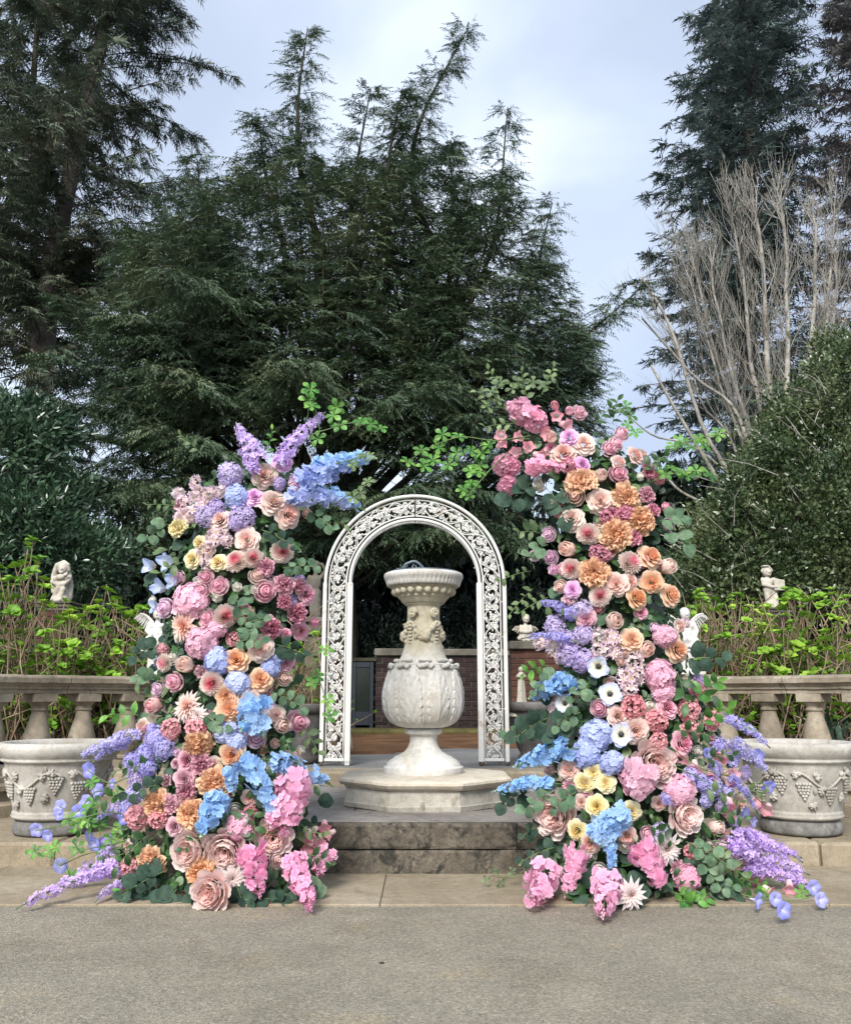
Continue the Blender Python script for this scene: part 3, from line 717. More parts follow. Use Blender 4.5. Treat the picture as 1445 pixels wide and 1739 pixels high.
# curled leaf lips round the shoulder
zl = uz(712) + zshift; rl = urr(712, 205)
for i in range(NL):
    a = (i + .5) * 2 * math.pi / NL - .12 - math.pi / NL
    mb = MB(); tx = np.array([-math.sin(a), math.cos(a), 0]); rx = np.array([math.cos(a), math.sin(a), 0])
    for k, (u_, rr) in enumerate(((-.056, .013), (-.036, .018), (-.013, .021), (.013, .021), (.036, .018), (.056, .013))):
        c_ = np.array([UC[0], UC[1], zl]) + rx * (rl + .012 - .25 * u_ * u_ * 6) + tx * u_ + np.array([0, 0, -.008 + .01 * math.cos(k * 2.3)])
        mb.ball(c_, (rr, rr, rr * .85), 8, 6)
    mb.tube([np.array([UC[0], UC[1], zl + .03]) + rx * (rl - .03) + tx * u_ for u_ in np.linspace(-.045, .045, 6)], .016, 6)
    lc = mb.obj('leaf_curl', M['urn'], ur); md = lc.modifiers.new('melt', 'REMESH'); md.mode = 'VOXEL'; md.voxel_size = .0055; md.use_smooth_shade = True; md = lc.modifiers.new('soften', 'SMOOTH'); md.iterations = 5; md.factor = .5
# scrolls on the neck and fruit swags
rn = urr(390, 108); zs = uz(385) + zshift
for i in range(4):
    a = -math.pi / 2 + math.radians(-34 + 68 * i) if i < 2 else -math.pi / 2 + math.radians(180 - 34 + 68 * (i - 2))
    rx = np.array([math.cos(a), math.sin(a), 0]); tx = np.array([-math.sin(a), math.cos(a), 0])
    T = np.linspace(0, 3.6 * math.pi, 26); rad = .034 * (1 - T / T[-1] * .72)
    P = [np.array([UC[0], UC[1], zs]) + rx * (rn + .016 + .004 * t_ / 4) + tx * (r_ * math.cos(t_)) + np.array([0, 0, r_ * math.sin(t_)]) for t_, r_ in zip(T, rad)]
    mb = MB(); mb.tube(P, np.linspace(.013, .008, 26), 6); mb.ball(P[-1], .014); mb.obj('scroll', M['urn_neck'], ur)
rs = urr(520, 114)
fr = random.Random(5)
for q in range(4):
    a0 = -math.pi / 2 + q * math.pi / 2
    for k in range(19):
        t_ = (k / 18 - .5) * 2
        for _ in range(1 if abs(t_) > .5 else 2):
            a = a0 + t_ * .62 + fr.uniform(-.06, .06)
            zc = uz(448 + 90 * (1 - t_ * t_) * fr.uniform(.75, 1.08)) + zshift
            r_ = fr.choice([.013, .018, .024, .032 if abs(t_) < .3 else .017])
            c_ = (UC[0] + (rs + r_ * .35) * math.cos(a), UC[1] + (rs + r_ * .35) * math.sin(a), zc)
            mb = MB(); mb.ball(c_, r_, 10, 8); mb.obj('carved_fruit', M['urn_neck'], ur)
    for k in range(9):
        a = a0 + fr.uniform(-.4, .4); zc = uz(fr.uniform(445, 590)) + zshift
        rx = np.array([math.cos(a), math.sin(a), 0]); tx = np.array([-math.sin(a), math.cos(a), 0])
        mb = MB(); c_ = np.array([UC[0], UC[1], zc]) + rx * (rs + .004); ang = fr.uniform(0, 6.28)
        dv = tx * math.cos(ang) + np.array([0, 0, 1]) * math.sin(ang)
        mb.tube([c_, c_ + dv * .02 + rx * .006, c_ + dv * .045], [.005, .011, .002], 6); mb.obj('carved_leaf', M['urn_neck'], ur)
    # hanging husks between the swags
    a = a0 + math.pi / 4
    for k in range(8):
        for sgn in (-1, 1):
            r_ = .013 - .0008 * k
            a2 = a + sgn * .055; mb = MB(); mb.ball((UC[0] + (rs + .006) * math.cos(a2), UC[1] + (rs + .006) * math.sin(a2), uz(440 + 22 * k) + zshift), r_, 8, 6); mb.obj('carved_bud', M['urn_neck'], ur)
# bronze dial plate with openwork gnomon
zd = uz(122) + zshift + .001
mb = MB(); mb.lathe([(0, zd + .012), (urr(122, 150), zd + .014), (urr(122, 225), zd + .010), (urr(122, 232), zd + .004), (urr(122, 230), zd)][::-1], 48, (UC[0], UC[1], 0)); dp = mb.obj('dial_plate', M['bronze'], ur)
gy = UC[1] - .03
def gp(px, py): q = at(px, py, gy); return q
ztop = zd + .012
mb = MB()
pts = [(676, 970), (690, 955), (700, 951), (706, 951), (712, 955), (722, 965), (731, 974)]
P = [gp(a_, b_) + np.array([0, 0, zshift]) for a_, b_ in pts]
mb.tube(P, [.010, .012, .012, .012, .011, .010, .008], 7)
mb.tube([gp(673, 963) + [0, 0, zshift], gp(683, 965) + [0, 0, zshift], gp(692, 957) + [0, 0, zshift]], [.006, .010, .010], 6)
mb.obj('gnomon', M['bronze'], dp)
for (p0, p1) in (((690, 972), (703, 955)), ((697, 974), (700, 958)), ((709, 974), (705, 957)), ((716, 974), (712, 960)), ((700, 974), (708, 966))):
    mb = MB(); a_ = gp(*p0) + [0, 0, zshift]; b_ = gp(*p1) + [0, 0, zshift]; mid_ = (a_ + b_) / 2 + np.array([.012, 0, 0])
    mb.tube([a_, mid_, b_], [.006, .005, .006], 6); mb.obj('gnomon_strut', M['bronze'], dp)

# ------------------------------------------------------------------ white iron arch
AY = 7.72; AZ = .396
acx = at(704, 1100, AY)[0]
RO = 154 * mpp(990, AY); RI = 107 * mpp(990, AY); zc = at(704, 990, AY)[2]
ar = empty('wire_arch', (acx, AY, AZ), 'white painted wrought iron garden arch with scrolled vine lattice, standing behind the sundial urn', 'arch')
HS = zc - AZ; LEN = HS * 2 + math.pi
def apath(s, r, y):
    """s in metres along the mean line: 0 bottom left"""
    rm = (RO + RI) / 2
    if s < HS: return np.array([acx - r, y, AZ + s])
    if s < HS + math.pi * rm:
        a = math.pi - (s - HS) / rm; return np.array([acx + r * math.cos(a), y, zc + r * math.sin(a)])
    return np.array([acx + r, y, zc - (s - HS - math.pi * rm)])
TOT = 2 * HS + math.pi * (RO + RI) / 2
def arch_tube(name, r, y, rad, s0=0.012, s1=TOT - .012, n=64, w_=6):
    ss = np.concatenate([np.linspace(s0, HS, 6), np.linspace(HS, HS + math.pi * (RO + RI) / 2, n)[1:], np.linspace(HS + math.pi * (RO + RI) / 2, s1, 6)[1:]])
    mb = MB(); mb.tube([apath(s, r, y) for s in ss], rad, w_); return mb.obj(name, M['white_iron'], ar)
arch_tube('outer_tube', RO - .014, AY, .0165)
arch_tube('outer_tube', RO - .075, AY + .16, .013)
arch_tube('outer_tube', RO - .048, AY + .02, .007)
arch_tube('inner_tube', RI + .048, AY, .008)
arch_tube('inner_tube', RI + .014, AY, .0165)
arch_tube('inner_tube', RI + .020, AY + .16, .012)
for sx in (-1, 1):   # flat side strips of the legs, and feet
    for (r, wd) in ((RO - .012, .035), (RI + .012, .05)):
        mb = MB(); x_ = acx + sx * r; mb.bbox((x_ - wd / 2, AY - .019, AZ + .03), (x_ + wd / 2, AY + .019, zc - .0), .004); mb.obj('leg_strip', M['white_iron'], ar, smooth=False)
        mb = MB(); mb.bbox((x_ - wd / 2 + .004, AY - .015, AZ), (x_ + wd / 2 - .004, AY + .015, AZ + .05), .003); mb.obj('foot_socket', M['rusty'] if sx * (r - RI - .03) > -9 and (r > RI + .1 or sx > 0) else M['white_iron'], ar, smooth=False)
    mb = MB(); mb.bbox((acx + sx * RI + (.04 if sx > 0 else -RO + RI + .04), AY - .012, AZ + .035), (acx + (sx * RI if sx < 0 else RO) - .04 + (0 if sx > 0 else 0), AY + .012, AZ + .06), .003); mb.obj('foot_bar', M['white_iron'], ar, smooth=False)
for i in range(15):  # rungs joining front and back hoops
    s = HS * .3 + i * (TOT - HS * .6) / 14; mb = MB(); mb.tube([apath(s, RO - .02, AY), apath(s, RO - .072, AY + .16)], .006, 5); mb.obj('rung', M['white_iron'], ar)
mb = MB(); mb.tube([apath(TOT / 2, RI - .01, AY - .005), apath(TOT / 2, RO + .012, AY - .005)], .006, 5); mb.obj('seam_strip', M['rusty'], ar)
lr = random.Random(3)
def lattice_cell(s0, s1, flip):
    mb = MB(); a = RI + .055; b_ = RO - .055; mid = (a + b_) / 2; h = (b_ - a) / 2; y = AY + .002
    def P(u, v, yo=0): return apath(s0 + (s1 - s0) * u, mid + h * v, y + yo)
    U = np.linspace(0, 1, 13)
    for ph in (0, 1):
        sg = 1 if ph == 0 else -1
        mb.tube([P(u, sg * .96 * math.cos(u * math.pi), .006 * sg) for u in U], .0052, 5)
        mb.tube([P(u, sg * .78 * math.cos(u * math.pi + .25), .006 * sg) for u in U], .0034, 4)
    # scrolls: spirals left and right in each lens
    for (cu, cv) in ((.5, .55), (.5, -.55), (.04, 0.0), (.98, 0.05)):
        R0 = .30 if abs(cv) > .2 else .40
        T = np.linspace(0, 3.7 * math.pi, 20); sg = 1 if (cv > 0) ^ flip else -1
        L_ = s1 - s0
        mb.tube([P(cu + R0 * h / L_ * 1.0 * (1 - t_ / T[-1] * .78) * math.cos(t_), cv + R0 * (1 - t_ / T[-1] * .78) * math.sin(t_) * sg, .004) for t_ in T], .0046, 4)
    # cast leaves and grapes
    for _ in range(19):
        cu = lr.uniform(.02, .98); cv = lr.uniform(-.85, .85); ang = lr.uniform(0, 6.28); ln = lr.uniform(.016, .030); wd = ln * .5
        c_ = P(cu, cv, lr.uniform(-.006, .012)); d_ = np.array([math.cos(ang), 0, math.sin(ang)]); e_ = np.array([-math.sin(ang), 0, math.cos(ang)])
        yv = np.array([0, -.006, 0])
        V = [c_ - d_ * ln * .6, c_ + e_ * wd * .8 - d_ * ln * .1, c_ + e_ * wd * .45 + d_ * ln * .2, c_ + d_ * ln * .75, c_ - e_ * wd * .45 + d_ * ln * .2, c_ - e_ * wd * .8 - d_ * ln * .1, c_ + yv]
        mb.add(V, [[0, 1, 6], [1, 2, 6], [2, 3, 6], [3, 4, 6], [4, 5, 6], [5, 0, 6]])
    for _ in range(4):
        cu = lr.uniform(.1, .9); cv = lr.uniform(-.6, .6); mb.ball(P(cu, cv, -.002), .009, 6, 4)
    mb.obj('lattice_panel', M['white_iron'], ar)
NC = 30
for i in range(NC):
    s0 = .06 + (TOT - .12) * i / NC; s1 = .06 + (TOT - .12) * (i + 1) / NC
    lattice_cell(s0, s1, i % 2)

# ------------------------------------------------------------------ planters
def planter(side, loc, label):
    root = empty('planter', loc, label, 'planter', 'pale stone planters with grapevine relief')
    cx, cy, z0 = loc
    mb = MB(); mb.lathe([(.20, 0), (.222, .005), (.232, .02), (.232, .055), (.225, .075), (.215, .085)], 64, (cx, cy, z0)); mb.obj('foot', M['potbase'], root)
    def rb(z): return .232 + (z - .12) * .27
    pr = [(.215, .0855), (.228, .09), (.244, .098), (.247, .108), (.240, .116), (.244, .122), (.240, .130), (.236, .135)]
    for k in range(12):
        z = .14 + (.40 - .14) * k / 11; pr.append((rb(z), z))
    pr += [(.312, .408), (.330, .415), (.333, .424), (.327, .430), (.333, .436), (.352, .455), (.362, .480), (.363, .500), (.352, .515), (.335, .520), (.318, .512), (.308, .49), (.30, .42)]
    mb = MB(); mb.lathe(pr, 96, (cx, cy, z0)); mb.obj('bowl', M['pot'], root)
    mb = MB(); mb.lathe([(.0, .445), (.305, .44)][::-1], 32, (cx, cy, z0)); mb.obj('soil', M['earth'], root)
    pr2 = random.Random(4)
    def S(a, z, off=0):
        r = rb(z) + off; return np.array([cx + r * math.cos(a), cy + r * math.sin(a), z0 + z])
    for rep in range(4):
        A0 = -math.pi / 2 + rep * math.pi / 2 + (.25 if side > 0 else -.25)
        # vine
        mb = MB(); T = np.linspace(0, 1, 22)
        vine = lambda t_: (A0 - .75 + 1.5 * t_, .315 + .045 * math.sin(t_ * 2 * math.pi * 1.3 + 1.0))
        mb.tube([S(*vine(t_), .006) for t_ in T], .0075, 6)
        mb.tube([S(vine(.3)[0] - .03 * math.cos(q * .9) * (1 - q / 14), vine(.3)[1] - .05 + .018 * math.sin(q * .9) * (1 - q / 14), .005) for q in range(12)], .0045, 5)
        mb.tube([S(vine(.7)[0] + .10 - .03 * math.cos(q * .9) * (1 - q / 14), vine(.7)[1] + .04 + .018 * math.sin(q * .9) * (1 - q / 14), .005) for q in range(12)], .0045, 5)
        mb.obj('vine_relief', M['pot'], root)
        for (da, zz) in ((-.52, .25), (.06, .225), (.60, .28)):
            mb = MB(); rows = [5, 4, 4, 3, 2, 1]
            for r_, n_ in enumerate(rows):
                for k in range(n_):
                    mb.ball(S(A0 + da + (k - (n_ - 1) / 2) * .062 + pr2.uniform(-.008, .008), zz + .045 - r_ * .0165, .006), .0105, 7, 5)
            mb.obj('grape_cluster', M['pot'], root)
        for (da, zz, an) in ((-.62, .34, 2.2), (-.30, .335, .5), (-.12, .255, 2.6), (.30, .335, .6), (.36, .225, -.6), (.50, .345, 1.2), (-.36, .19, -1.2)):
            mb = MB(); c_ = S(A0 + da, zz, .004); tx = np.array([-math.sin(A0 + da), math.cos(A0 + da), 0]); rx = np.array([math.cos(A0 + da), math.sin(A0 + da), 0]); up = np.array([0, 0, 1.0])
            for q in range(5):
                a2 = an + (q - 2) * .62; ln = .036 - .005 * abs(q - 2)
                dv = tx * math.cos(a2) + up * math.sin(a2)
                mb.tube([c_, c_ + dv * ln * .55 + rx * .009, c_ + dv * ln + rx * .001], [.006, .013, .004], 7)
                mb.ball(c_ + dv * ln * .9 + rx * .004, (.008, .008, .008), 6, 4)
            mb.obj('vine_leaf_relief', M['pot'], root)
    root.scale = (1.055, 1.055, 1.08)
    return root
pl = at(92, 1400, 5.74); planter(-1, (pl[0], 5.74, .143), 'pale stone planter with grapevine relief standing on the left hand step')
pr_ = at(1360, 1405, 5.74); planter(1, (pr_[0], 5.74, .143), 'pale stone planter with grapevine relief standing on the right hand step')

def dark_planter(cx, cy, z0, r, h, label):
    root = empty('planter', (cx, cy, z0), label, 'planter', 'dark planters behind the flower pillars')
    mb = MB(); mb.lathe([(r * .62, 0), (r * .66, .02), (r * .66, .06), (r * .6, .08), (r * .66, .12), (r * .8, h * .5), (r * .9, h * .82), (r * .92, h * .85)], 48, (cx, cy, z0)); mb.obj('bowl', M['darkpot'], root)
    mb = MB(); mb.lathe([(r * .92, h * .851), (r * .98, h * .86), (r * 1.0, h * .93), (r * 1.02, h * .98), (r * .98, h), (r * .9, h * .99), (r * .85, h * .9), (.0, h * .88)], 48, (cx, cy, z0)); mb.obj('rim', M['darkpot'], root)
    return root
p_ = at(925, 1295, 8.0); dpR = (p_[0], 8.0, .396); dark_planter(*dpR, .36, .54, 'dark weathered planter right of the arch with a pale finial standing in it')
p_ = at(505, 1295, 8.0); dark_planter(p_[0], 8.0, .396, .30, .52, 'dark weathered planter left of the arch, half hidden by blush peonies')
# obelisk finial in the dark planter
fy = 7.92; fx = at(886, 1200, fy)[0]; zf = at(886, 1213, fy)[2]
fin = empty('stone_finial', (fx, fy, zf - .02), 'small pale stone obelisk finial standing in the dark planter right of the arch', 'finial')
k = mpp(1170, fy)
mb = MB(); mb.lathe([(22 * k, 0), (22 * k, 4 * k), (18 * k, 9 * k), (15 * k, 11 * k), (13 * k, 16 * k)], 16, (fx, fy, zf - .02)); mb.obj('base', M['statue'], fin, auto=40)
mb = MB(); mb.lathe([(12.5 * k, 16.1 * k), (9 * k, 22 * k), (7 * k, 35 * k), (5.5 * k, 62 * k)], 4, (fx, fy, zf - .02)); mb.obj('shaft', M['statue'], fin, smooth=False)
mb = MB(); mb.lathe([(5 * k, 62.1 * k), (9 * k, 65 * k), (9 * k, 68 * k), (5 * k, 71 * k), (3 * k, 74 * k)], 12, (fx, fy, zf - .02)); mb.obj('capital', M['statue'], fin, auto=40)
mb = MB(); mb.ball((fx, fy, zf - .02 + 78 * k), 4.8 * k, 10, 8); mb.obj('ball', M['statue'], fin)
# ------------------------------------------------------------------ statues
def figure(name, parts, mat, parent, vox=0.008, smooth=4):
    """continuous body: tapered limbs melted into one surface by a voxel remesh"""
    mb = MB()
    for it in parts:
        if it[0] == 'ball': mb.ball(it[1], it[2], 12, 8, it[3] if len(it) > 3 else None)
        else:
            P, R = it[1], it[2]; mb.tube(P, R, 10)
            for p_, r_ in zip(P, np.broadcast_to(R, (len(P),))): mb.ball(p_, r_ * .98, 10, 6)
    o = mb.obj(name, mat, parent)
    md = o.modifiers.new('melt', 'REMESH'); md.mode = 'VOXEL'; md.voxel_size = vox; md.use_smooth_shade = True
    md2 = o.modifiers.new('soften', 'SMOOTH'); md2.iterations = smooth; md2.factor = .5
    return o
def A3(*a): return np.array(a, float)
def wing_mesh(root_p, dir_out, up, span, h, side, mat, parent, ny=-.0, feathers=9):
    """a wing of overlapping feathers as one relief part"""
    mb = MB(); d = nrm(A3(*dir_out)); u = nrm(A3(*up)); nrm_ = nrm(np.cross(d, u))
    for row in range(3):
        for k in range(feathers):
            t = k / (feathers - 1)
            b0 = A3(*root_p) + d * span * t * (.95 - row * .12) + u * h * (.42 * math.sin(t * 1.9 + .3) + .05)
            ln = h * (.95 - .25 * row) * (.55 + .45 * (1 - t)) * (1 - row * .22)
            dirf = nrm(-u * 1.0 + d * (.15 + .75 * t))
            wv = span / feathers * .95
            off = nrm_ * (row * .012 + .004 * (k % 2)) * (1 if True else 0)
            sidev = nrm(np.cross(nrm_, dirf)) * wv
            V = []
            for q, s_ in ((0, .7), (.5, 1.0), (.85, .75), (1.0, .1)):
                for e in (-1, 0, 1): V.append(b0 + dirf * ln * q + sidev * e * s_ * .55 + off + nrm_ * (.008 if e == 0 else 0))
            V2 = [v - nrm_ * .012 for v in V]
            Fc = []
            for q in range(3):
                for e in range(2):
                    i = q * 3 + e; Fc.append([i, i + 1, i + 4, i + 3]); Fc.append([12 + i, 12 + i + 3, 12 + i + 4, 12 + i + 1])
            for q in range(3):
                Fc.append([q * 3, q * 3 + 3, 12 + q * 3 + 3, 12 + q * 3]); Fc.append([q * 3 + 2, 12 + q * 3 + 2, 12 + q * 3 + 5, q * 3 + 5])
            Fc.append([9, 10, 22, 21]); Fc.append([10, 11, 23, 22])
            mb.add(V + V2, Fc)
    ts = np.linspace(0, 1, 7)
    mb.tube([A3(*root_p) + d * span * t + u * h * (.42 * math.sin(t * 1.9 + .3) + .07) for t in ts], np.linspace(.03, .010, 7) * (span / .3), 7)
    return mb.obj('wing', mat, parent, smooth=False)
def brick_pier(px, pyt, Y, half, label, mat, depth=2.0):
    p_ = at(px, pyt, Y); x0, x1 = p_[0] - half, p_[0] + half
    root = empty('brick_pier', (p_[0], Y, .46), label, 'pier', 'brick piers behind the balustrades')
    zt_ = p_[2]
    mb = MB(); mb.box((x0 + .012, Y - half + .012, .4), (x1 - .012, Y + half - .012, zt_ - .12)); mb.obj('mortar_core', M['mortar'], root, smooth=False)
    base = MB(); bl = half; base.bbox((-bl / 2 + .004, 0, 0), (bl / 2 - .004, .08, .062), .004)
    me = mesh_of('brick', np.concatenate(base.V), base.F, False); me.materials.append(mat)
    z = zt_ - .19; r = 0
    while z > zt_ - .95:
        for k in range(2 + (r % 2)):
            xx = x0 + bl * (k + (.5 if r % 2 == 0 else 0)); xx = min(max(xx, x0 + bl / 2), x1 - bl / 2) if r % 2 == 0 else xx
            if r % 2 and k in (0, 2): xx = x0 + bl * .28 if k == 0 else x1 - bl * .28
            o = link('brick', me, None, root, (xx, Y - half + random.uniform(-.004, .004) - .0015 * k, z))
            if r % 2 and k in (0, 2): o.scale = (.5, 1, 1)
        z -= .07; r += 1
    for a_, z0, z1 in ((1.02, zt_ - .119, zt_ - .075), (1.12, zt_ - .074, zt_ - .03), (1.22, zt_ - .029, zt_)):
        mb = MB(); mb.bbox((p_[0] - half * a_, Y - half * a_, z0), (p_[0] + half * a_, Y + half * a_, z1), .006); mb.obj('cap_stone', M['coping'], root, smooth=False)
    return p_

# left: child seated with an animal in its arms, under a hood-like veil
YL = 11.0; p0 = brick_pier(102, 1024, YL, .19, 'red brick pier among the left hand hydrangeas, under the crouching figure', M['brick2'])
k = mpp(990, YL)
def px_(dx, dz, dy=0.0, c=p0): return A3(c[0] + dx * k, c[1] + dy * k, c[2] + dz * k)
st = empty('statue', tuple(p0), 'pale stone child hugging a small animal to its chest, on the left brick pier', 'statue')
C0 = p0
figure('body', [
    ('tube', [px_(0, 3), px_(0, 6)], [17*k, 15*k]),
    ('ball', px_(-1, 18, 4), (13*k, 12*k, 14*k)), ('ball', px_(-2, 34, 2), (12*k, 9*k, 15*k)),
    ('tube', [px_(-13, 46, 1), px_(-14, 35, -5), px_(-2, 30, -12), px_(8, 33, -12)], [4.5*k, 4.2*k, 3.6*k, 3*k]),
    ('tube', [px_(12, 44, 1), px_(14, 38, -6), px_(10, 31, -12), px_(0, 29, -13)], [4.5*k, 4.2*k, 3.6*k, 3*k]),
    ('tube', [px_(-5, 16, -3), px_(0, 24, -11), px_(-8, 6, -10)], [6*k, 5*k, 3.5*k]),
    ('tube', [px_(5, 16, -3), px_(8, 22, -11), px_(4, 6, -11)], [6*k, 5*k, 3.5*k]),
    ('tube', [px_(-8, 5, -11), px_(-8, 4, -16)], [3.4*k, 2.6*k]), ('tube', [px_(5, 5, -11), px_(6, 4, -16)], [3.4*k, 2.6*k]),
    ('tube', [px_(-6, 40, -9), px_(4, 41, -11)], [6*k, 5*k]),
    ('tube', [px_(-13, 60, 2), px_(-16, 45, 3), px_(-14, 20, 5)], [4.5*k, 5*k, 5*k]),
    ('tube', [px_(10, 50, 3), px_(13, 30, 6), px_(13, 8, 5)], [4*k, 5*k, 5*k]),
], M['statue'], st, .011)
hd = figure('head', [('ball', px_(2, 58, -4), (9.5*k, 9.5*k, 10.5*k)), ('ball', px_(3, 56, -12), (2*k, 3*k, 2.2*k)), ('ball', px_(2, 51, -10), (4.5*k, 3*k, 3*k)),
    ('ball', px_(-1, 59.5, -12), (2.2*k, 1.5*k, 1.5*k)), ('ball', px_(6.5, 59.5, -11), (2.2*k, 1.5*k, 1.5*k))], M['statue'], st, .008, 2)
figure('hair', [('tube', [px_(2, 68, -3), px_(-8, 63, -5), px_(-12, 52, -3), px_(-11, 42, 0)], [5*k, 5*k, 4.5*k, 3*k]), ('tube', [px_(2, 68, -5), px_(10, 64, -6), px_(12, 55, -4)], [4.5*k, 4*k, 3*k]), ('ball', px_(0, 62, 3), (11*k, 9*k, 9*k))], M['statue'], st, .008, 2)
figure('animal', [('ball', px_(2, 42, -14), (8*k, 5*k, 5.5*k)), ('ball', px_(11, 46, -14), (4*k, 3.6*k, 3.6*k)), ('ball', px_(13, 50, -13), (1.5*k, 1.5*k, 2.5*k))], M['statue'], st, .008, 2)

# right: standing figure playing a lap harp / holding a tablet
YR = 12.0; p1 = brick_pier(1310, 1034, YR, .19, 'shaded brick pier hidden in the right hand hydrangeas under the standing figure', M['brick'])
k = mpp(1000, YR); q1 = p1
def pr1(dx, dz, dy=0.0): return A3(q1[0] + dx * k, q1[1] + dy * k, q1[2] + dz * k)
st = empty('statue', tuple(p1), 'pale stone standing child holding a square tablet, on the pier against the dark holly', 'statue')
figure('body', [
    ('tube', [pr1(0, 0), pr1(0, 4)], [15*k, 13*k]),
    ('tube', [pr1(-5, 30), pr1(-6, 16, -3), pr1(-6, 4)], [6*k, 5*k, 3.5*k]), ('tube', [pr1(5, 30), pr1(7, 16, -4), pr1(9, 4)], [6*k, 5*k, 3.5*k]),
    ('ball', pr1(-1, 32), (11*k, 8*k, 9*k)), ('ball', pr1(-2, 44), (9.5*k, 7*k, 9*k)), ('tube', [pr1(-3, 50), pr1(-3, 56)], [4*k, 3.5*k]),
    ('tube', [pr1(-11, 50), pr1(-12, 40, -4), pr1(0, 36, -10), pr1(8, 36, -10)], [3.8*k, 3.4*k, 3*k, 2.4*k]),
    ('tube', [pr1(7, 50), pr1(14, 47, -5), pr1(20, 46, -8)], [3.8*k, 3.2*k, 2.4*k])], M['statue'], st, .010, 3)
figure('head', [('ball', pr1(-3, 62, -1), (7.8*k, 8*k, 8.5*k)), ('ball', pr1(-2, 61, -9), (1.6*k, 2.4*k, 1.8*k)), ('ball', pr1(-5.5, 63.5, -8), (1.7*k, 1.2*k, 1.2*k)), ('ball', pr1(1.5, 63.5, -8), (1.7*k, 1.2*k, 1.2*k)), ('ball', pr1(-2, 57.5, -7), (3.2*k, 2*k, 2*k))], M['statue'], st, .007, 1)
figure('hair', [('tube', [pr1(-10, 64, 0), pr1(-7, 69, -2), pr1(0, 70, -3), pr1(5, 65, 0)], [3.4*k] * 4), ('ball', pr1(-3, 65, 3), (8.5*k, 7*k, 7.5*k))], M['statue'], st, .008, 1)
mb = MB(); a_ = pr1(4, 30, -11); b_ = pr1(22, 48, -7); mb.bbox(tuple(a_), tuple(b_), .006); mb.obj('tablet', M['statue'], st, smooth=False)
mb = MB(); a_ = pr1(-11, 71, -8); b_ = pr1(-1, 73.5, 4); mb.bbox(tuple(a_), tuple(b_), .004); mb.obj('headpiece', M['statue'], st, smooth=False)

# small seated angel on the right wall
YA = 12.5; pa = at(891, 1090, YA); k = mpp(1068, YA)
def q2(dx, dz, dy=0.0): return A3(pa[0] + dx * k, pa[1] + dy * k, pa[2] + dz * k)
st = empty('angel_statue', tuple(pa), 'small grey stone angel kneeling with rounded wings on the wall right of the arch', 'statue')
figure('body', [('ball', q2(2, 7), (14*k, 10*k, 7*k)), ('ball', q2(2, 18), (9*k, 7*k, 12*k)), ('tube', [q2(-6, 26), q2(-7, 17, -5), q2(1, 15, -9)], [3.2*k, 3*k, 2.3*k]), ('tube', [q2(10, 26), q2(11, 17, -5), q2(3, 15, -9)], [3.2*k, 3*k, 2.3*k]),
    ('tube', [q2(-4, 8), q2(-10, 5, -9), q2(-2, 2, -10)], [4.5*k, 4*k, 3*k]), ('tube', [q2(8, 8), q2(13, 5, -9), q2(5, 2, -10)], [4.5*k, 4*k, 3*k]), ('tube', [q2(2, 28), q2(2, 34)], [3*k, 3*k])], M['statue'], st, .010, 3)
figure('head', [('ball', q2(3, 38, -2), (6.3*k, 6.5*k, 7*k)), ('ball', q2(3, 37, -9), (1.3*k, 1.8*k, 1.4*k)), ('ball', q2(3, 34, -7), (2.6*k, 1.6*k, 1.6*k)), ('ball', q2(0.5, 39, -8), (1.3*k, 1*k, 1*k)), ('ball', q2(5.5, 39, -8), (1.3*k, 1*k, 1*k)), ('ball', q2(3, 41, 1), (6.8*k, 6*k, 6*k))], M['statue'], st, .006, 1)
for sx in (-1, 1):
    wing_mesh(q2(2 + sx * 4, 18, 4), (sx, .2, .1), (0, 0, 1), 14 * k, 15 * k, sx, M['statue'], st, feathers=6)

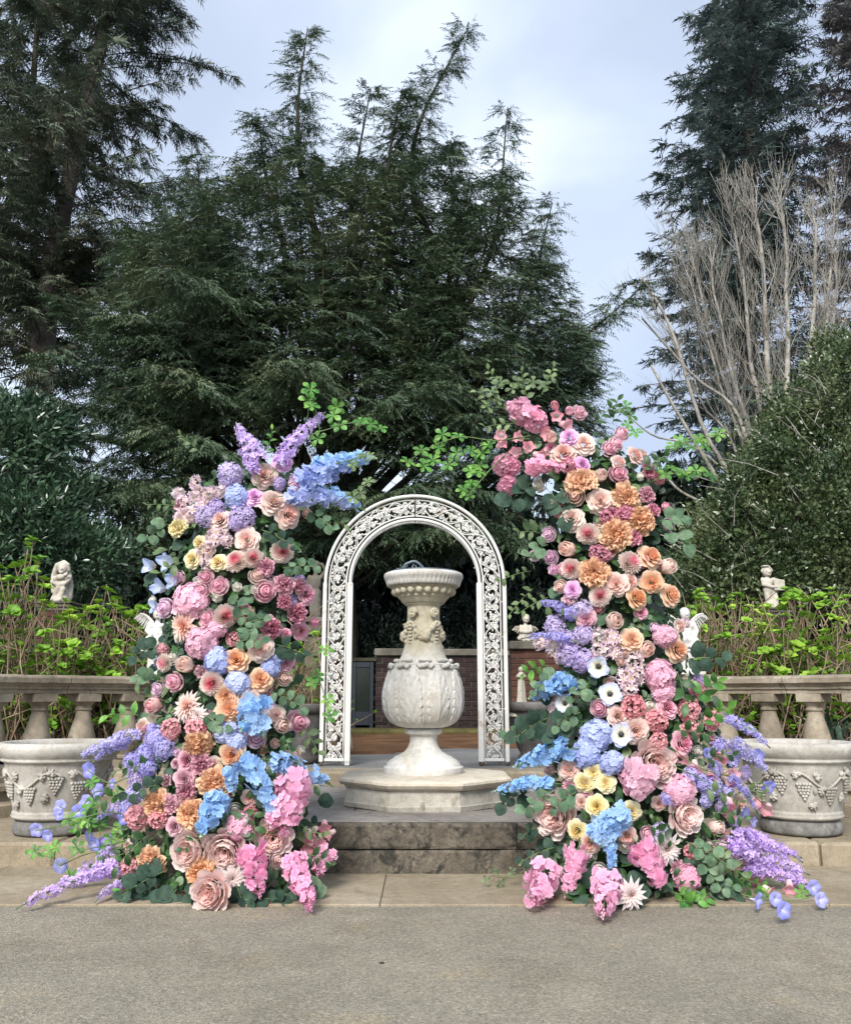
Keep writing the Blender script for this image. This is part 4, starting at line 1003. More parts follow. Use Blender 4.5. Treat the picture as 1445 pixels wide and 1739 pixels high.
# winged figures on fluted columns, at the inner ends of the balustrades
def winged(side, px, label, zrail, headless=False):
    Y = 7.55; c = at(px, 1150, Y); c[2] = 1.17; k = mpp(1080, Y)
    col = empty('fluted_column', tuple(c), 'short white fluted column on the inner end of the %s balustrade' % ('left' if side < 0 else 'right'), 'column')
    mb = MB(); mb.bbox((c[0] - 22*k, Y - 22*k, c[2]), (c[0] + 22*k, Y + 22*k, c[2] + 5*k), .004); mb.obj('base', M['statue_w'], col, smooth=False)
    mb = MB(); mb.lathe([(17*k, 5.1*k), (17*k, 8*k), (13*k, 11*k), (12.5*k, 36*k), (14*k, 38*k)], 60, (c[0], Y, c[2]), lambda th, Z: -.004 * (np.cos(th * 15) > 0) * (Z > 11.5*k) * (Z < 35.5*k)); mb.obj('shaft', M['statue_w'], col, smooth=False)
    mb = MB(); mb.bbox((c[0] - 19*k, Y - 15*k, c[2] + 38.1*k), (c[0] + 19*k, Y + 15*k, c[2] + 43*k), .003); cap = mb.obj('capital', M['statue_w'], col, smooth=False)
    for sx in (-1, 1):
        mb = MB(); T = np.linspace(0, 4.2 * math.pi, 26)
        mb.tube([A3(c[0] + sx * 19*k + sx * 5.5*k * (1 - t_ / T[-1] * .8) * math.cos(t_), Y - 15*k - .002, c[2] + 37*k + 5.5*k * (1 - t_ / T[-1] * .8) * math.sin(t_)) for t_ in T], 1.1*k, 5); mb.obj('volute', M['statue_w'], cap)
    z0 = c[2] + 43.2*k
    def q(dx, dz, dy=0.0): return A3(c[0] + dx * k, Y + dy * k, z0 + dz * k)
    st = empty('angel_statue', (c[0], Y, z0), label, 'statue')
    s_ = side
    figure('body', [('ball', q(0, 4), (17*k, 13*k, 5*k)), ('ball', q(0, 14), (15*k, 12*k, 11*k)), ('ball', q(0, 30), (12.5*k, 9*k, 15*k)), ('ball', q(-5, 38, -5), (6*k, 4*k, 5*k)), ('ball', q(5, 38, -5), (6*k, 4*k, 5*k)),
        ('ball', q(0, 25, -6), (8*k, 4*k, 7*k)),
        ('tube', [q(-5, 12, -3), q(-9, 15, -16), q(-7, 1, -15)], [7*k, 6.5*k, 4*k]), ('tube', [q(6, 12, -3), q(10, 13, -16), q(2, 3, -18)], [7*k, 6.5*k, 4*k]),
        ('tube', [q(-13, 42), q(-16, 30, -5), q(-6, 22, -14)], [5*k, 4.2*k, 3.2*k]), ('tube', [q(13, 42), q(17, 30, -5), q(10, 18, -14)], [5*k, 4.2*k, 3.2*k]), ('tube', [q(0, 44), q(0, 51)], [4.5*k, 4*k])], M['statue_w'], st, .008, 3)
    figure('head', [('ball', q(0, 58, -1), (8.5*k, 9*k, 9.5*k)), ('ball', q(0, 57, -10), (1.8*k, 2.6*k, 1.9*k)), ('ball', q(0, 53, -8), (3.6*k, 2.2*k, 2.2*k)), ('ball', q(-3.4, 60, -8.5), (1.7*k, 1.2*k, 1.2*k)), ('ball', q(3.4, 60, -8.5), (1.7*k, 1.2*k, 1.2*k)), ('ball', q(0, 62, 2), (9.2*k, 8*k, 8.5*k))], M['statue_w'], st, .006, 1)
    for sx in (-1, 1):
        wing_mesh(q(sx * 9, 38, 6), (sx, .25, .45), (0, 0, 1), 30 * k, 26 * k, sx, M['statue_w'], st, feathers=9)
winged(-1, 262, 'white stone winged figure on the ionic column, wing showing left of the left flower pillar', 0)
winged(1, 1170, 'white stone winged torso beside the right flower pillar, one wing raised over the hydrangeas', 0)

# figure far behind, left of the arch
YF = 12.0; pf = at(534, 1050, YF); k = mpp(1000, YF)
root = empty('stone_pedestal', (pf[0], YF, .42), 'tall grey stone pedestal just left of the arch, behind the burgundy carnations', 'pedestal')
for a_, z0, z1 in ((14, .42, pf[2] - 30*k), (18, pf[2] - 29.9*k, pf[2] - 22*k), (13, pf[2] - 21.9*k, pf[2] - 8*k), (19, pf[2] - 7.9*k, pf[2])):
    mb = MB(); mb.bbox((pf[0] - a_*k, YF - a_*k, z0), (pf[0] + a_*k, YF + a_*k, z1), .008); mb.obj('pedestal_block', M['coping'], root, smooth=False)
def q3(dx, dz, dy=0.0): return A3(pf[0] + dx * k, pf[1] + dy * k, pf[2] + dz * k)
st = empty('statue', tuple(pf), 'grey stone figure with one arm bent to its head, half hidden left of the arch', 'statue')
figure('body', [('tube', [q3(-3, 0), q3(-4, 20), q3(-3, 40)], [5*k, 6*k, 8*k]), ('tube', [q3(6, 0), q3(5, 20), q3(3, 40)], [5*k, 6*k, 8*k]), ('ball', q3(0, 42), (11*k, 8*k, 9*k)), ('ball', q3(0, 60), (10.5*k, 7*k, 15*k)),
    ('tube', [q3(10, 70), q3(17, 82), q3(10, 92), q3(4, 92)], [4*k, 3.6*k, 3.2*k, 2.8*k]), ('tube', [q3(-10, 70), q3(-14, 56), q3(-8, 46, -6)], [4*k, 3.6*k, 2.8*k]), ('tube', [q3(0, 72), q3(0, 80)], [4*k, 3.6*k])], M['coping'], st, .011, 3)
figure('head', [('ball', q3(0, 88), (7.5*k, 8*k, 9*k)), ('ball', q3(0, 87, -8), (1.6*k, 2.2*k, 1.7*k)), ('ball', q3(0, 91, 2), (8*k, 7*k, 7.5*k)), ('ball', q3(-3, 89.5, -7), (1.5*k, 1.1*k, 1.1*k)), ('ball', q3(3, 89.5, -7), (1.5*k, 1.1*k, 1.1*k))], M['coping'], st, .008, 1)

# ------------------------------------------------------------------ trees
def catmull(P, n):
    P = np.asarray(P, float); P = np.vstack([2 * P[0] - P[1], P, 2 * P[-1] - P[-2]]); out_ = []
    m = len(P) - 3
    for i in range(n):
        t = i / (n - 1) * m; j = min(int(t), m - 1); f = t - j
        a, b_, c, d = P[j], P[j + 1], P[j + 2], P[j + 3]
        out_.append(.5 * ((2 * b_) + (-a + c) * f + (2 * a - 5 * b_ + 4 * c - d) * f * f + (-a + 3 * b_ - 3 * c + d) * f ** 3))
    return np.array(out_)
class Needles:
    def __init__(s): s.P = []; s.D = []; s.S = []
    def add(s, P, D, S): s.P.append(P); s.D.append(D); s.S.append(S)
    def build(s, name, mat, parent, k=14, w_=.035, tl=.45, droop=.35, seed=1, kind='stuff'):
        P = np.concatenate(s.P); D = nrm(np.concatenate(s.D)); S = np.concatenate(s.S); n = len(P); r = np.random.default_rng(seed)
        up = np.array([0, 0, 1.0]) + r.normal(0, .45, (n, 3)); B = nrm(np.cross(D, up)); C = np.cross(B, D)
        A = np.linspace(.05, 1.0, k); tris = np.empty((n, k, 3, 3))
        for j in range(k):
            sg = 1 if j % 2 else -1; a = A[j]
            if j == k - 1: ang = 0.0; ln = tl * .6
            else: ang = math.radians(52); ln = tl * (1 - .6 * a) * 1.0
            ln = ln * r.uniform(.7, 1.25, (n, 1)); an = ang + r.normal(0, .2, (n, 1))
            d = D * np.cos(an) + B * sg * np.sin(an) + C * r.normal(0, .22, (n, 1)); d[:, 2] -= droop * r.uniform(.3, 1.3, n); d = nrm(d)
            b0 = P + D * (S[:, None] * a) - np.array([0, 0, 1]) * (S[:, None] * a * a * droop * .5)
            wv = nrm(np.cross(d, C + .4 * B)) * (w_ * r.uniform(.6, 1.3, (n, 1)))
            tris[:, j, 0] = b0 - wv; tris[:, j, 1] = b0 + wv; tris[:, j, 2] = b0 + d * (S[:, None] * ln * 1.6)
        V = tris.reshape(-1, 3) - WORG[parent.name]
        Fc = np.arange(len(V)).reshape(-1, 3)
        me = mesh_of(name, V, Fc, False); o = link(name, me, mat, parent, WORG[parent.name]); o['kind'] = kind
        return len(Fc)
TRI = 0
def leader_tree(nd, wood, pts, Lf, nb, r0=.1, spray=.34, dens=1.0, rise=.25, droop=.15, t0=.1, rs=None, az=None, step=None, wr=.011):
    """a leader with side branches of length Lf(t) carrying flat drooping sprays"""
    rs = rs or random
    P = catmull(pts, 24); wood.tube(P, np.linspace(r0, .012, 24), 7)
    for i in range(nb):
        t = t0 + (1 - t0) * ((i + rs.random()) / nb) ** .9
        q = t * 23; j = min(int(q), 22); p_ = P[j] + (P[j + 1] - P[j]) * (q - j); ld = nrm(P[j + 1] - P[j])
        Lb = Lf(t) * rs.uniform(.65, 1.15)
        a = rs.uniform(0, 2 * math.pi) if az is None else az(rs)
        h = A3(math.cos(a), math.sin(a), 0); h = nrm(h + .35 * ld)
        d = nrm(h + A3(0, 0, rise + .7 * max(0, t - .6)))
        m = max(3, int(Lb / (step or .16)))
        u = np.linspace(0, 1, m)
        BP = p_ + d * (u[:, None] * Lb) + np.array([0, 0, -1]) * (u[:, None] ** 2 * Lb * droop) + np.cumsum(np.array([[rs.gauss(0, .012) for _ in range(3)] for _ in range(m)]), 0)
        wood.tube(BP[:: max(1, m // 3)], wr if m > 6 else wr * .7, 3, cap=False)
        # sprays
        ns = max(3, int(m * 2.2 * dens)); uu = np.array([rs.uniform(.12, 1.0) for _ in range(ns)]); uu[0] = 1.0
        ii = np.minimum((uu * (m - 1)).astype(int), m - 2); pp = BP[ii] + (BP[ii + 1] - BP[ii]) * (uu * (m - 1) - ii)[:, None]
        tn = nrm(BP[ii + 1] - BP[ii]); sd_ = nrm(np.cross(tn, [0, 0, 1.0])); sg = np.array([rs.choice((-1, 1)) for _ in range(ns)])[:, None]
        fw_ = np.array([rs.uniform(.5, 1.2) for _ in range(ns)])[:, None]
        dd = tn * fw_ + sd_ * sg * .9 + np.array([[rs.gauss(0, .18), rs.gauss(0, .18), rs.gauss(-.12, .25)] for _ in range(ns)])
        dd[0] = tn[0]
        nd.add(pp, dd, spray * np.array([rs.uniform(.6, 1.3) for _ in range(ns)]) * (1 - .35 * uu * (1 if Lb > .8 else 0)))

# -- the great yew behind the arch
Y0 = 17.5; yb = at(560, 1150, Y0); yb[2] = .4
yew = empty('yew_tree', tuple(yb), 'broad dark green many stemmed yew filling the middle of the picture behind the white arch', 'tree')
nd = Needles(); wd = MB(); rs = random.Random(21)
mb_t = MB(); tp = catmull([yb, yb + A3(.1, 0, 1.5), at(560, 900, Y0)], 8); mb_t.tube(tp, np.linspace(.55, .42, 8), 12); mb_t.obj('trunk', M['barkd'], yew)
def cone(L0, L1=.25, pw=.8): return lambda t: L1 + (L0 - L1) * (1 - t) ** pw
leads = [
    ([(570, 900), (556, 500), (512, 300), (506, 180), (522, 48)], (17.5, 18), 1.25, 110, .13),
    ([(590, 900), (735, 490), (702, 330), (712, 210), (795, 46)], (17.5, 18), 1.45, 120, .15),
    ([(580, 850), (655, 480), (660, 280), (684, 150)], (17.5, 17), 1.2, 80, .10),
    ([(560, 850), (490, 460), (452, 300), (440, 205)], (17.5, 17.4), 1.2, 80, .10),
    ([(590, 850), (740, 620), (835, 420), (862, 185)], (17.5, 18), 1.35, 90, .11),
    ([(590, 880), (760, 700), (880, 560), (938, 343)], (17.5, 18), 1.35, 95, .11),
    ([(590, 880), (760, 720), (930, 620), (1085, 492)], (17.5, 17), 1.15, 95, .10),
    ([(590, 900), (760, 760), (900, 680), (1030, 640)], (17.5, 16.5), 1.1, 80, .09),
    ([(570, 880), (590, 500), (600, 320), (630, 148)], (17.5, 18.5), 1.1, 80, .10),
    ([(560, 880), (430, 560), (350, 380), (335, 270)], (17.5, 18.5), 1.4, 90, .11),
    ([(560, 880), (380, 620), (260, 490), (215, 390)], (17.5, 17.5), 1.4, 95, .11),
    ([(550, 900), (330, 720), (180, 600), (105, 505)], (17.5, 17), 1.4, 95, .11),
    ([(550, 900), (300, 780), (150, 740), (50, 690)], (17.5, 16.5), 1.3, 80, .10),
    ([(550, 930), (350, 850), (200, 830), (90, 800)], (17.5, 16), 1.2, 80, .09),
    ([(590, 900), (640, 600), (760, 400), (765, 250)], (17.5, 18.5), 1.3, 90, .10),
    ([(560, 900), (400, 560), (300, 440), (275, 330)], (17.5, 19), 1.2, 80, .09),
]
for pts, (ya, yb2), L0, nb, r0 in leads:
    m = len(pts); P = [at(x_, y_, ya + (yb2 - ya) * i / (m - 1) + (.0 if i in (0,) else rs.uniform(-.3, .3))) for i, (x_, y_) in enumerate(pts)]
    leader_tree(nd, wd, P, cone(L0, .32, .8), nb, r0, spray=.34, rs=rs, t0=.16, droop=.35, rise=.3)
PXf = [60, 105, 180, 250, 330, 420, 470, 505, 560, 600, 640, 680, 740, 790, 830, 862, 900, 938, 970, 1040]
PYf = [740, 560, 440, 390, 320, 260, 250, 200, 270, 260, 250, 260, 230, 220, 300, 260, 380, 400, 540, 560]
# loose foliage boughs filling the crown under its outline
for i in range(1500):
    x_ = rs.uniform(190, 1000); top = np.interp(x_, PXf, PYf); y_ = top + 15 + (720 - top) * rs.random() ** 1.2; Y_ = 17.4 + rs.uniform(-1.8, 1.5)
    p_ = at(x_, y_, Y_); a = rs.uniform(0, 6.283); h = nrm(A3(math.cos(a) + (x_ - 560) / 260, math.sin(a), .35 if y_ < top + 150 else .1)); L_ = rs.uniform(.45, 1.0)
    u = np.linspace(0, 1, 4); BP = p_ - h * L_ * .5 + h * (u[:, None] * L_) + A3(0, 0, -1) * (u[:, None] ** 2 * L_ * .3); wd.tube(BP, .010, 3, cap=False)
    ns = 8; uu = np.array([rs.uniform(.1, 1) for _ in range(ns)]); pp = BP[0] + h * L_ * uu[:, None] + A3(0, 0, -1) * (uu[:, None] ** 2 * L_ * .3)
    dd = h * .9 + nrm(np.cross(h, [0, 0, 1.0])) * np.array([[rs.choice((-1, 1)) * .8] for _ in range(ns)]) + np.array([[rs.gauss(0, .2), rs.gauss(0, .2), rs.gauss(-.15, .25)] for _ in range(ns)])
    nd.add(pp, dd, .34 * np.array([rs.uniform(.6, 1.3) for _ in range(ns)]))
# boughs reaching out towards the viewer, low down
for i in range(60):
    x_ = rs.uniform(170, 1000); top = np.interp(x_, PXf, PYf); y_ = top + rs.uniform(0, 190); Y_ = 17.5 + rs.uniform(-1.6, 1.6)
    tip = at(x_, y_, Y_); base = at(560 + (x_ - 560) * .45, min(y_ + 330, 900), 17.5)
    leader_tree(nd, wd, [base, (tip * .45 + base * .55) + A3((x_ - 560) * .0012, 0, -.2), tip], cone(1.15, .35, .75), 42, .05, spray=.32, rs=rs, t0=.2, droop=.4, rise=.25)
for i in range(46):
    x_ = rs.uniform(70, 900); y_ = rs.uniform(430, 930) + (120 if x_ > 700 else 0)
    if x_ > 480 and y_ < 560: continue
    if x_ > 640 and y_ > 960: continue
    Y_ = rs.uniform(14.2, 16.8) if x_ < 560 else rs.uniform(15.2, 17.0)
    tip = at(x_, y_, Y_); base = at(500 + (x_ - 500) * .25, min(y_ + 160, 1000), 17.5)
    mid_ = (tip + base) / 2 + A3(0, 0, .5)
    leader_tree(nd, wd, [base, mid_, tip], cone(1.15, .35, .6), 44, .05, spray=.36, rs=rs, t0=.3, droop=.4, rise=.12)
# lower skirts over the dark hollow
for i in range(26):
    x_ = rs.uniform(120, 1000); tip = at(x_, rs.uniform(820, 960), rs.uniform(15.8, 18.5)); base = at(560 + (x_ - 560) * .3, 860, 18)
    leader_tree(nd, wd, [base, (tip + base) / 2 + A3(0, 0, .35), tip], cone(.95, .3, .6), 32, .04, spray=.36, rs=rs, t0=.3, droop=.5, rise=.05)
TRI += nd.build('crown', M['yew'], yew, 12, .0145, .25, .7, seed=2)
o = wd.obj('limb', M['barkd'], yew); o['kind'] = 'stuff'

def conifer_single(name, label, axis, nb, Lf, mat, bark, spray=.45, k=11, w_=.026, droop=.5, rise=.05, bdroop=.3, r0=.3, t0=.08, seed=3, dens=1.0, az=None, step=.22):
    global TRI
    P = [np.asarray(p_) for p_ in axis]
    root = empty(name, tuple(P[0]), label, 'tree')
    nd = Needles(); wd = MB(); rs = random.Random(seed)
    leader_tree(nd, wd, P, Lf, nb, .02, spray=spray, rs=rs, t0=t0, droop=bdroop, rise=rise, dens=dens, az=az, step=step, wr=.022)
    mbt = MB(); mbt.tube(catmull(P, 14), np.linspace(r0, r0 * .25, 14), 14); mbt.obj('trunk', bark, root)
    TRI += nd.build('crown', mat, root, k, w_, .5, droop, seed=seed)
    o = wd.obj('branch', bark, root); o['kind'] = 'stuff'
    return root
# tall fir on the left: trunk leans into frame because we look up
YT = 24.0
b0 = at(35, 1000, YT); b0[2] = .4; t1 = at(98, 400, YT); t2 = at(188, 0, YT); t3 = at(240, -260, YT)
conifer_single('fir_tree', 'tall fir with a thick bare brown trunk leaning up through the left of the picture', [b0, at(72, 600, YT), t1, t2, t3], 290,
    lambda t: float(np.interp(t, [0, .3, .5, .8, 1], [3.6, 4.4, 5.4, 5.0, .6])) * (.78 + .22 * math.sin(t * 40)), M['fir'], M['bark'], spray=.62, k=12, w_=.024, droop=.75, rise=.15, bdroop=.32, r0=.44, t0=.13, seed=5, dens=1.15)
b0 = at(-40, 1000, 27); b0[2] = .4
conifer_single('fir_tree', 'second slimmer fir at the left edge, its thin trunk left of the thick brown one', [b0, at(0, 450, 27), at(55, 150, 27), at(70, -150, 27)], 150,
    lambda t: 3.4 * (1 - t) ** .5 + .5, M['fir'], M['barkd'], spray=.62, k=11, w_=.026, droop=.8, rise=.1, bdroop=.35, r0=.22, t0=.10, seed=6)
# tall spruce on the right
YS = 34.0; b0 = at(1270, 1100, YS); b0[2] = .4
conifer_single('spruce_tree', 'very tall spruce tinted with bluish haze rising past the top of the picture on the right', [b0, at(1268, 500, YS), at(1275, 0, YS), at(1285, -420, YS)], 700,
    lambda t: float(np.interp(t, [0, .25, .5, .67, 1], [6.0, 5.6, 4.3, 3.1, .4])) * (.82 + .18 * math.sin(t * 60)), M['spruce'], M['bark'], spray=.78, k=9, w_=.042, droop=.45, rise=.12, bdroop=.22, r0=.5, t0=.04, seed=8, dens=.95, step=.30)
b0 = at(1500, 1100, 30); b0[2] = .4
conifer_single('larch_tree', 'brownish thin needled conifer at the upper right edge in front of the spruce', [b0, at(1490, 600, 30), at(1478, 200, 30), at(1450, -60, 30)], 240,
    lambda t: 3.6 * (1 - t) ** .6 + .4, M['larch'], M['bark'], spray=.7, k=11, w_=.030, droop=.4, rise=.25, bdroop=.12, r0=.3, t0=.2, seed=9, step=.28)

# -- bare many stemmed tree on the right
def bare_tree():
    root_p = at(1310, 1000, 19.0); root_p[2] = .45
    root = empty('bare_tree', tuple(root_p), 'leafless pale barked tree with many upright stems in front of the tall spruce', 'tree')
    rs = random.Random(14); tw = MB(); br = MB()
    def grow(p_, d, L_, r, depth, mb):
        n = 5; P = [p_]; dd = d
        for i in range(n):
            dd = nrm(dd + A3(rs.gauss(0, .07), rs.gauss(0, .07), rs.gauss(.04, .05))); P.append(P[-1] + dd * L_ / n)
        (mb if depth > 1 else tw).tube(P, np.linspace(r, r * .62, n + 1), 5 if depth > 2 else 3, cap=False)
        if depth == 0: return
        nch = {4: 5, 3: 5, 2: 4, 1: 3}[depth]
        for c in range(nch):
            t = rs.uniform(.35, 1.0) if c else 1.0; q = t * n; j = min(int(q), n - 1); bp = P[j] + (P[j + 1] - P[j]) * (q - j)
            side = nrm(np.cross(dd, A3(rs.gauss(0, 1), rs.gauss(0, 1), rs.gauss(0, .3)))); k_ = rs.uniform(.3, .62) if c else .12
            grow(bp, nrm(dd + side * k_ + A3(0, 0, .32)), L_ * rs.uniform(.52, .78), r * .55, depth - 1, mb)
    stems = [((1150, 590), .045), ((1185, 470), .05), ((1255, 430), .085), ((1215, 500), .07), ((1290, 400), .11), ((1335, 390), .10), ((1385, 410), .10), ((1415, 400), .07), ((1420, 500), .08), ((1180, 500), .05), ((1470, 560), .06)]
    for i, ((x_, y_), r) in enumerate(stems):
        Y_ = 19 + rs.uniform(-1, 1.0); tip = at(x_, y_, Y_); base = at(1318 + (x_ - 1300) * .40, 790, 19.0)
        P = catmull([root_p, base, (tip + base) / 2 + A3((tip - base)[0] * .08, 0, 0), tip], 12)
        mb = MB(); P = P + np.array([[rs.gauss(0, .02) for _ in range(3)] for _ in range(12)]); P[0] = root_p
        mb.tube(P, np.linspace(r * 1.05, r * .34, 12), 7); mb.obj('trunk', M['barkw'], root)
        for j in range(4, 12):
            for _ in range(2 if j < 7 else 3):
                dd = nrm(P[min(j + 1, 11)] - P[j - 1]); side = nrm(A3(rs.gauss(0, 1), rs.gauss(0, 1), rs.gauss(0, .4)))
                grow(P[j], nrm(dd + side * rs.uniform(.3, .75)), rs.uniform(.6, 1.3), r * .16, 2, br)
        grow(P[-1], nrm(P[-1] - P[-2]), 1.0, r * .42, 3, br)
    o = br.obj('branch', M['barkw'], root); o['kind'] = 'stuff'; o = tw.obj('twig', M['barkw'], root); o['kind'] = 'stuff'
    # long low mossy limbs sweeping left
    for (pts, r) in (([(1290, 870), (1200, 740), (1140, 560), (1090, 470)], .055), ([(1300, 860), (1250, 700), (1180, 640), (1090, 540)], .05), ([(1290, 900), (1230, 830), (1150, 700), (1105, 620)], .06), ([(1290, 850), (1180, 760), (1110, 740), (1060, 700)], .03), ([(1280, 930), (1200, 860), (1150, 830), (1110, 780)], .045)):
        P = catmull([at(a_, b_, 17.5) for a_, b_ in pts], 14); mb = MB(); mb.tube(P, np.linspace(r, r * .4, 14), 7)
        mb.obj('limb', M['barkw'], root)
        for j in range(3, 14, 1):
            grow(P[j], nrm(nrm(P[j] - P[j - 1]) + A3(rs.gauss(0, .5), rs.gauss(0, .5), rs.gauss(.1, .5))), rs.uniform(.4, .9), .014, 1, tw)
    return root
# branch/twig meshes are filled above before being linked
def _bare():
    global bare_tree
    bare_tree()
_bare()

# -- broad leaved masses
def leaf_cloud(name, blobs, n, size, mat, parent, seed=1, asp=.45, clus=5, spread=1.6, kind='stuff', shell=.55, jit=.35, up=.4):
    """n leaf clusters spread through ellipsoid blobs, each a few folded leaves"""
    global TRI
    r = np.random.default_rng(seed); w_ = np.array([b_[1][0] * b_[1][1] * b_[1][2] for b_ in blobs]) ** .67; w_ /= w_.sum()
    idx = r.choice(len(blobs), n, p=w_); C = np.array([b_[0] for b_ in blobs])[idx]; Rr = np.array([b_[1] for b_ in blobs])[idx]
    d = nrm(r.normal(0, 1, (n, 3))); rad = r.uniform(shell, 1.0, (n, 1)) ** .7 * (1 + .20 * np.sin(d[:, :1] * 7 + d[:, 2:] * 9 + idx[:, None]) + .10 * np.sin(d[:, :1] * 23 + d[:, 2:] * 19)) + r.normal(0, .04, (n, 1))
    P = C + d * Rr * rad
    keep = P[:, 2] > .45; P = P[keep]; d = d[keep]; n = len(P)
    P = np.repeat(P, clus, 0); D = np.repeat(d, clus, 0)
    m = len(P); P = P + r.normal(0, size * spread * .5, (m, 3))
    D = nrm(D + r.normal(0, jit * 2, (m, 3)) + np.array([0, 0, up])); B = nrm(np.cross(D, r.normal(0, 1, (m, 3)))); Nn = np.cross(D, B)
    L_ = size * r.uniform(.6, 1.25, (m, 1)); W_ = L_ * asp * .5
    V = np.empty((m, 5, 3)); V[:, 0] = P; V[:, 1] = P + D * L_ * .5 + B * W_ + Nn * W_ * .3; V[:, 2] = P + D * L_ - Nn * W_ * .3; V[:, 3] = P + D * L_ * .5 - B * W_ + Nn * W_ * .3; V[:, 4] = P + D * L_ * .55
    base = np.arange(m)[:, None] * 5
    Fc = np.stack([base + np.array([0, 1, 4]), base + np.array([1, 2, 4]), base + np.array([2, 3, 4]), base + np.array([3, 0, 4])], 1).reshape(-1, 3)[:, :3]
    Fc = np.concatenate([base + np.array([[0, 1, 2]]), base + np.array([[0, 2, 3]])], 0)
    TRI += len(Fc)
    me = mesh_of(name, V.reshape(-1, 3) - WORG[parent.name], Fc, False); o = link(name, me, mat, parent, WORG[parent.name]); o['kind'] = kind
    return o
def trunks(root, base, tips, r, mat, name='trunk'):
    for t_ in tips:
        mb = MB(); P = catmull([base, (base + t_) / 2 + A3(random.uniform(-.2, .2), random.uniform(-.2, .2), .3), t_], 8); mb.tube(P, np.linspace(r, r * .35, 8), 7); mb.obj(name, mat, root)

def blob(px, py, Y, rx, ry, rz): return (at(px, py, Y), (rx, ry, rz))
b_ = at(1420, 1000, 15.0); b_[2] = .45
ho = empty('holly_tree', tuple(b_), 'dense holly with small glossy leaves rising behind the right hand hydrangeas', 'tree')
blobs = [blob(1440, 760, 15.5, 1.7, 1.6, 1.5), blob(1330, 870, 15, 1.4, 1.3, 1.1), blob(1250, 940, 14.8, 1.0, 1.1, .9), blob(1400, 930, 14.6, 1.6, 1.4, 1.3), blob(1470, 650, 16, 1.1, 1.2, .9), blob(1190, 1000, 14.8, .8, .9, .6), blob(1300, 1020, 14.8, 1.4, 1.0, .8), blob(1490, 860, 14.2, 1.4, 1.2, 1.4), blob(1370, 760, 15.4, .8, .9, .8), blob(1500, 1000, 14.4, 1.4, 1, 1)]
rq = random.Random(3)
for i in range(60):
    t_ = rq.random(); blobs.append(blob(1190 + 260 * t_ + rq.uniform(-30, 30), 1000 - 390 * t_ ** .8 + rq.uniform(-50, 30), 15 + rq.uniform(-1, 1), rq.uniform(.12, .4), rq.uniform(.2, .4), rq.uniform(.15, .5)))
leaf_cloud('crown', blobs, 26000, .085, M['holly'], ho, 31, asp=.6, clus=4, spread=1.5)
tw = MB(); rq = random.Random(8)
for i in range(130):
    t_ = rq.random(); p_ = at(1170 + 280 * t_ + rq.uniform(-40, 40), 1010 - 330 * t_ + rq.uniform(-60, 120), 14.1 + rq.uniform(-.4, 1.2)); p_[2] = max(p_[2], .6)
    d_ = A3(rq.gauss(-.15, .45), rq.gauss(-.1, .2), rq.uniform(.2, .9)) * rq.uniform(.5, 1.1)
    tw.tube([p_, p_ + d_ * .5 + A3(rq.gauss(0, .06), 0, .03), p_ + d_ + A3(rq.gauss(0, .08), 0, -.05)], [.010, .007, .003], 3, cap=False)
o = tw.obj('twig', M['barkw'], ho); o['kind'] = 'stuff'
trunks(ho, b_, [at(1440, 700, 15.5), at(1330, 860, 15.2), at(1390, 780, 15.0)], .07, M['barkw'])
b_ = at(-20, 1050, 13.5); b_[2] = .45
la = empty('laurel_shrub', tuple(b_), 'dark glossy laurel crowding the left edge below the yew', 'shrub')
blobs = [blob(-10, 780, 14, 1.0, 1.0, 1.1), blob(60, 730, 14.6, .7, .8, .5), blob(40, 900, 13.8, .95, .9, .8), blob(-20, 960, 13.5, .9, .9, .9), blob(130, 960, 14.2, .9, .8, .6), blob(110, 840, 14.5, .5, .6, .5)]
leaf_cloud('crown', blobs, 3800, .15, M['laurel'], la, 33, asp=.36, clus=6, spread=1.2)
trunks(la, b_, [at(20, 760, 14), at(60, 880, 14)], .04, M['barkd'])
# deep dark thicket closing the view under the trees
b_ = A3(0, 24, .4); th = empty('evergreen_thicket', tuple(b_), 'deep shaded evergreen thicket closing the view under the trees', 'hedge')
blobs = []
for i in range(26):
    x_ = -15 + i * 1.2; blobs.append((A3(x_, 23.5 + 1.2 * math.sin(i * 1.7), 2.2), (1.6, 1.5, 2.3 + .5 * math.sin(i * 2.3))))
    blobs.append((A3(x_ + .6, 24.5, 4.6 + .5 * math.sin(i * 1.1)), (1.4, 1.3, 1.7)))
for i in range(10): blobs.append((A3(6 + i * 1.2, 25, 6.0), (1.3, 1.2, 1.5)))
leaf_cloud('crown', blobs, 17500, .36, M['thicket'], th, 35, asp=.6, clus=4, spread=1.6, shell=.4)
tk = MB()
for i in range(24):
    x_ = -14 + i * 1.25 + random.uniform(-.3, .3); tk.tube([A3(x_, 23.4, .3), A3(x_ + random.uniform(-.4, .4), 23.6, 2.2), A3(x_ + random.uniform(-.6, .6), 24, 4.4)], [.12, .09, .05], 6)
o = tk.obj('trunk', M['barkd'], th); o['kind'] = 'stuff'
# nearer shade thicket just behind the walls
b_ = A3(0, 18.5, .4); th2 = empty('yew_hedge', tuple(b_), 'dark clipped yew hedge standing directly behind the brick walls', 'hedge')
blobs = [(A3(-9 + i * 1.0, 18.6 + .4 * math.sin(i * 2.1), 1.6), (1.0, .9, 1.5 + .25 * math.sin(i * 1.3))) for i in range(20)]
leaf_cloud('crown', blobs, 16000, .14, M['thicket'], th2, 36, asp=.35, clus=4, spread=1.4, shell=.5)

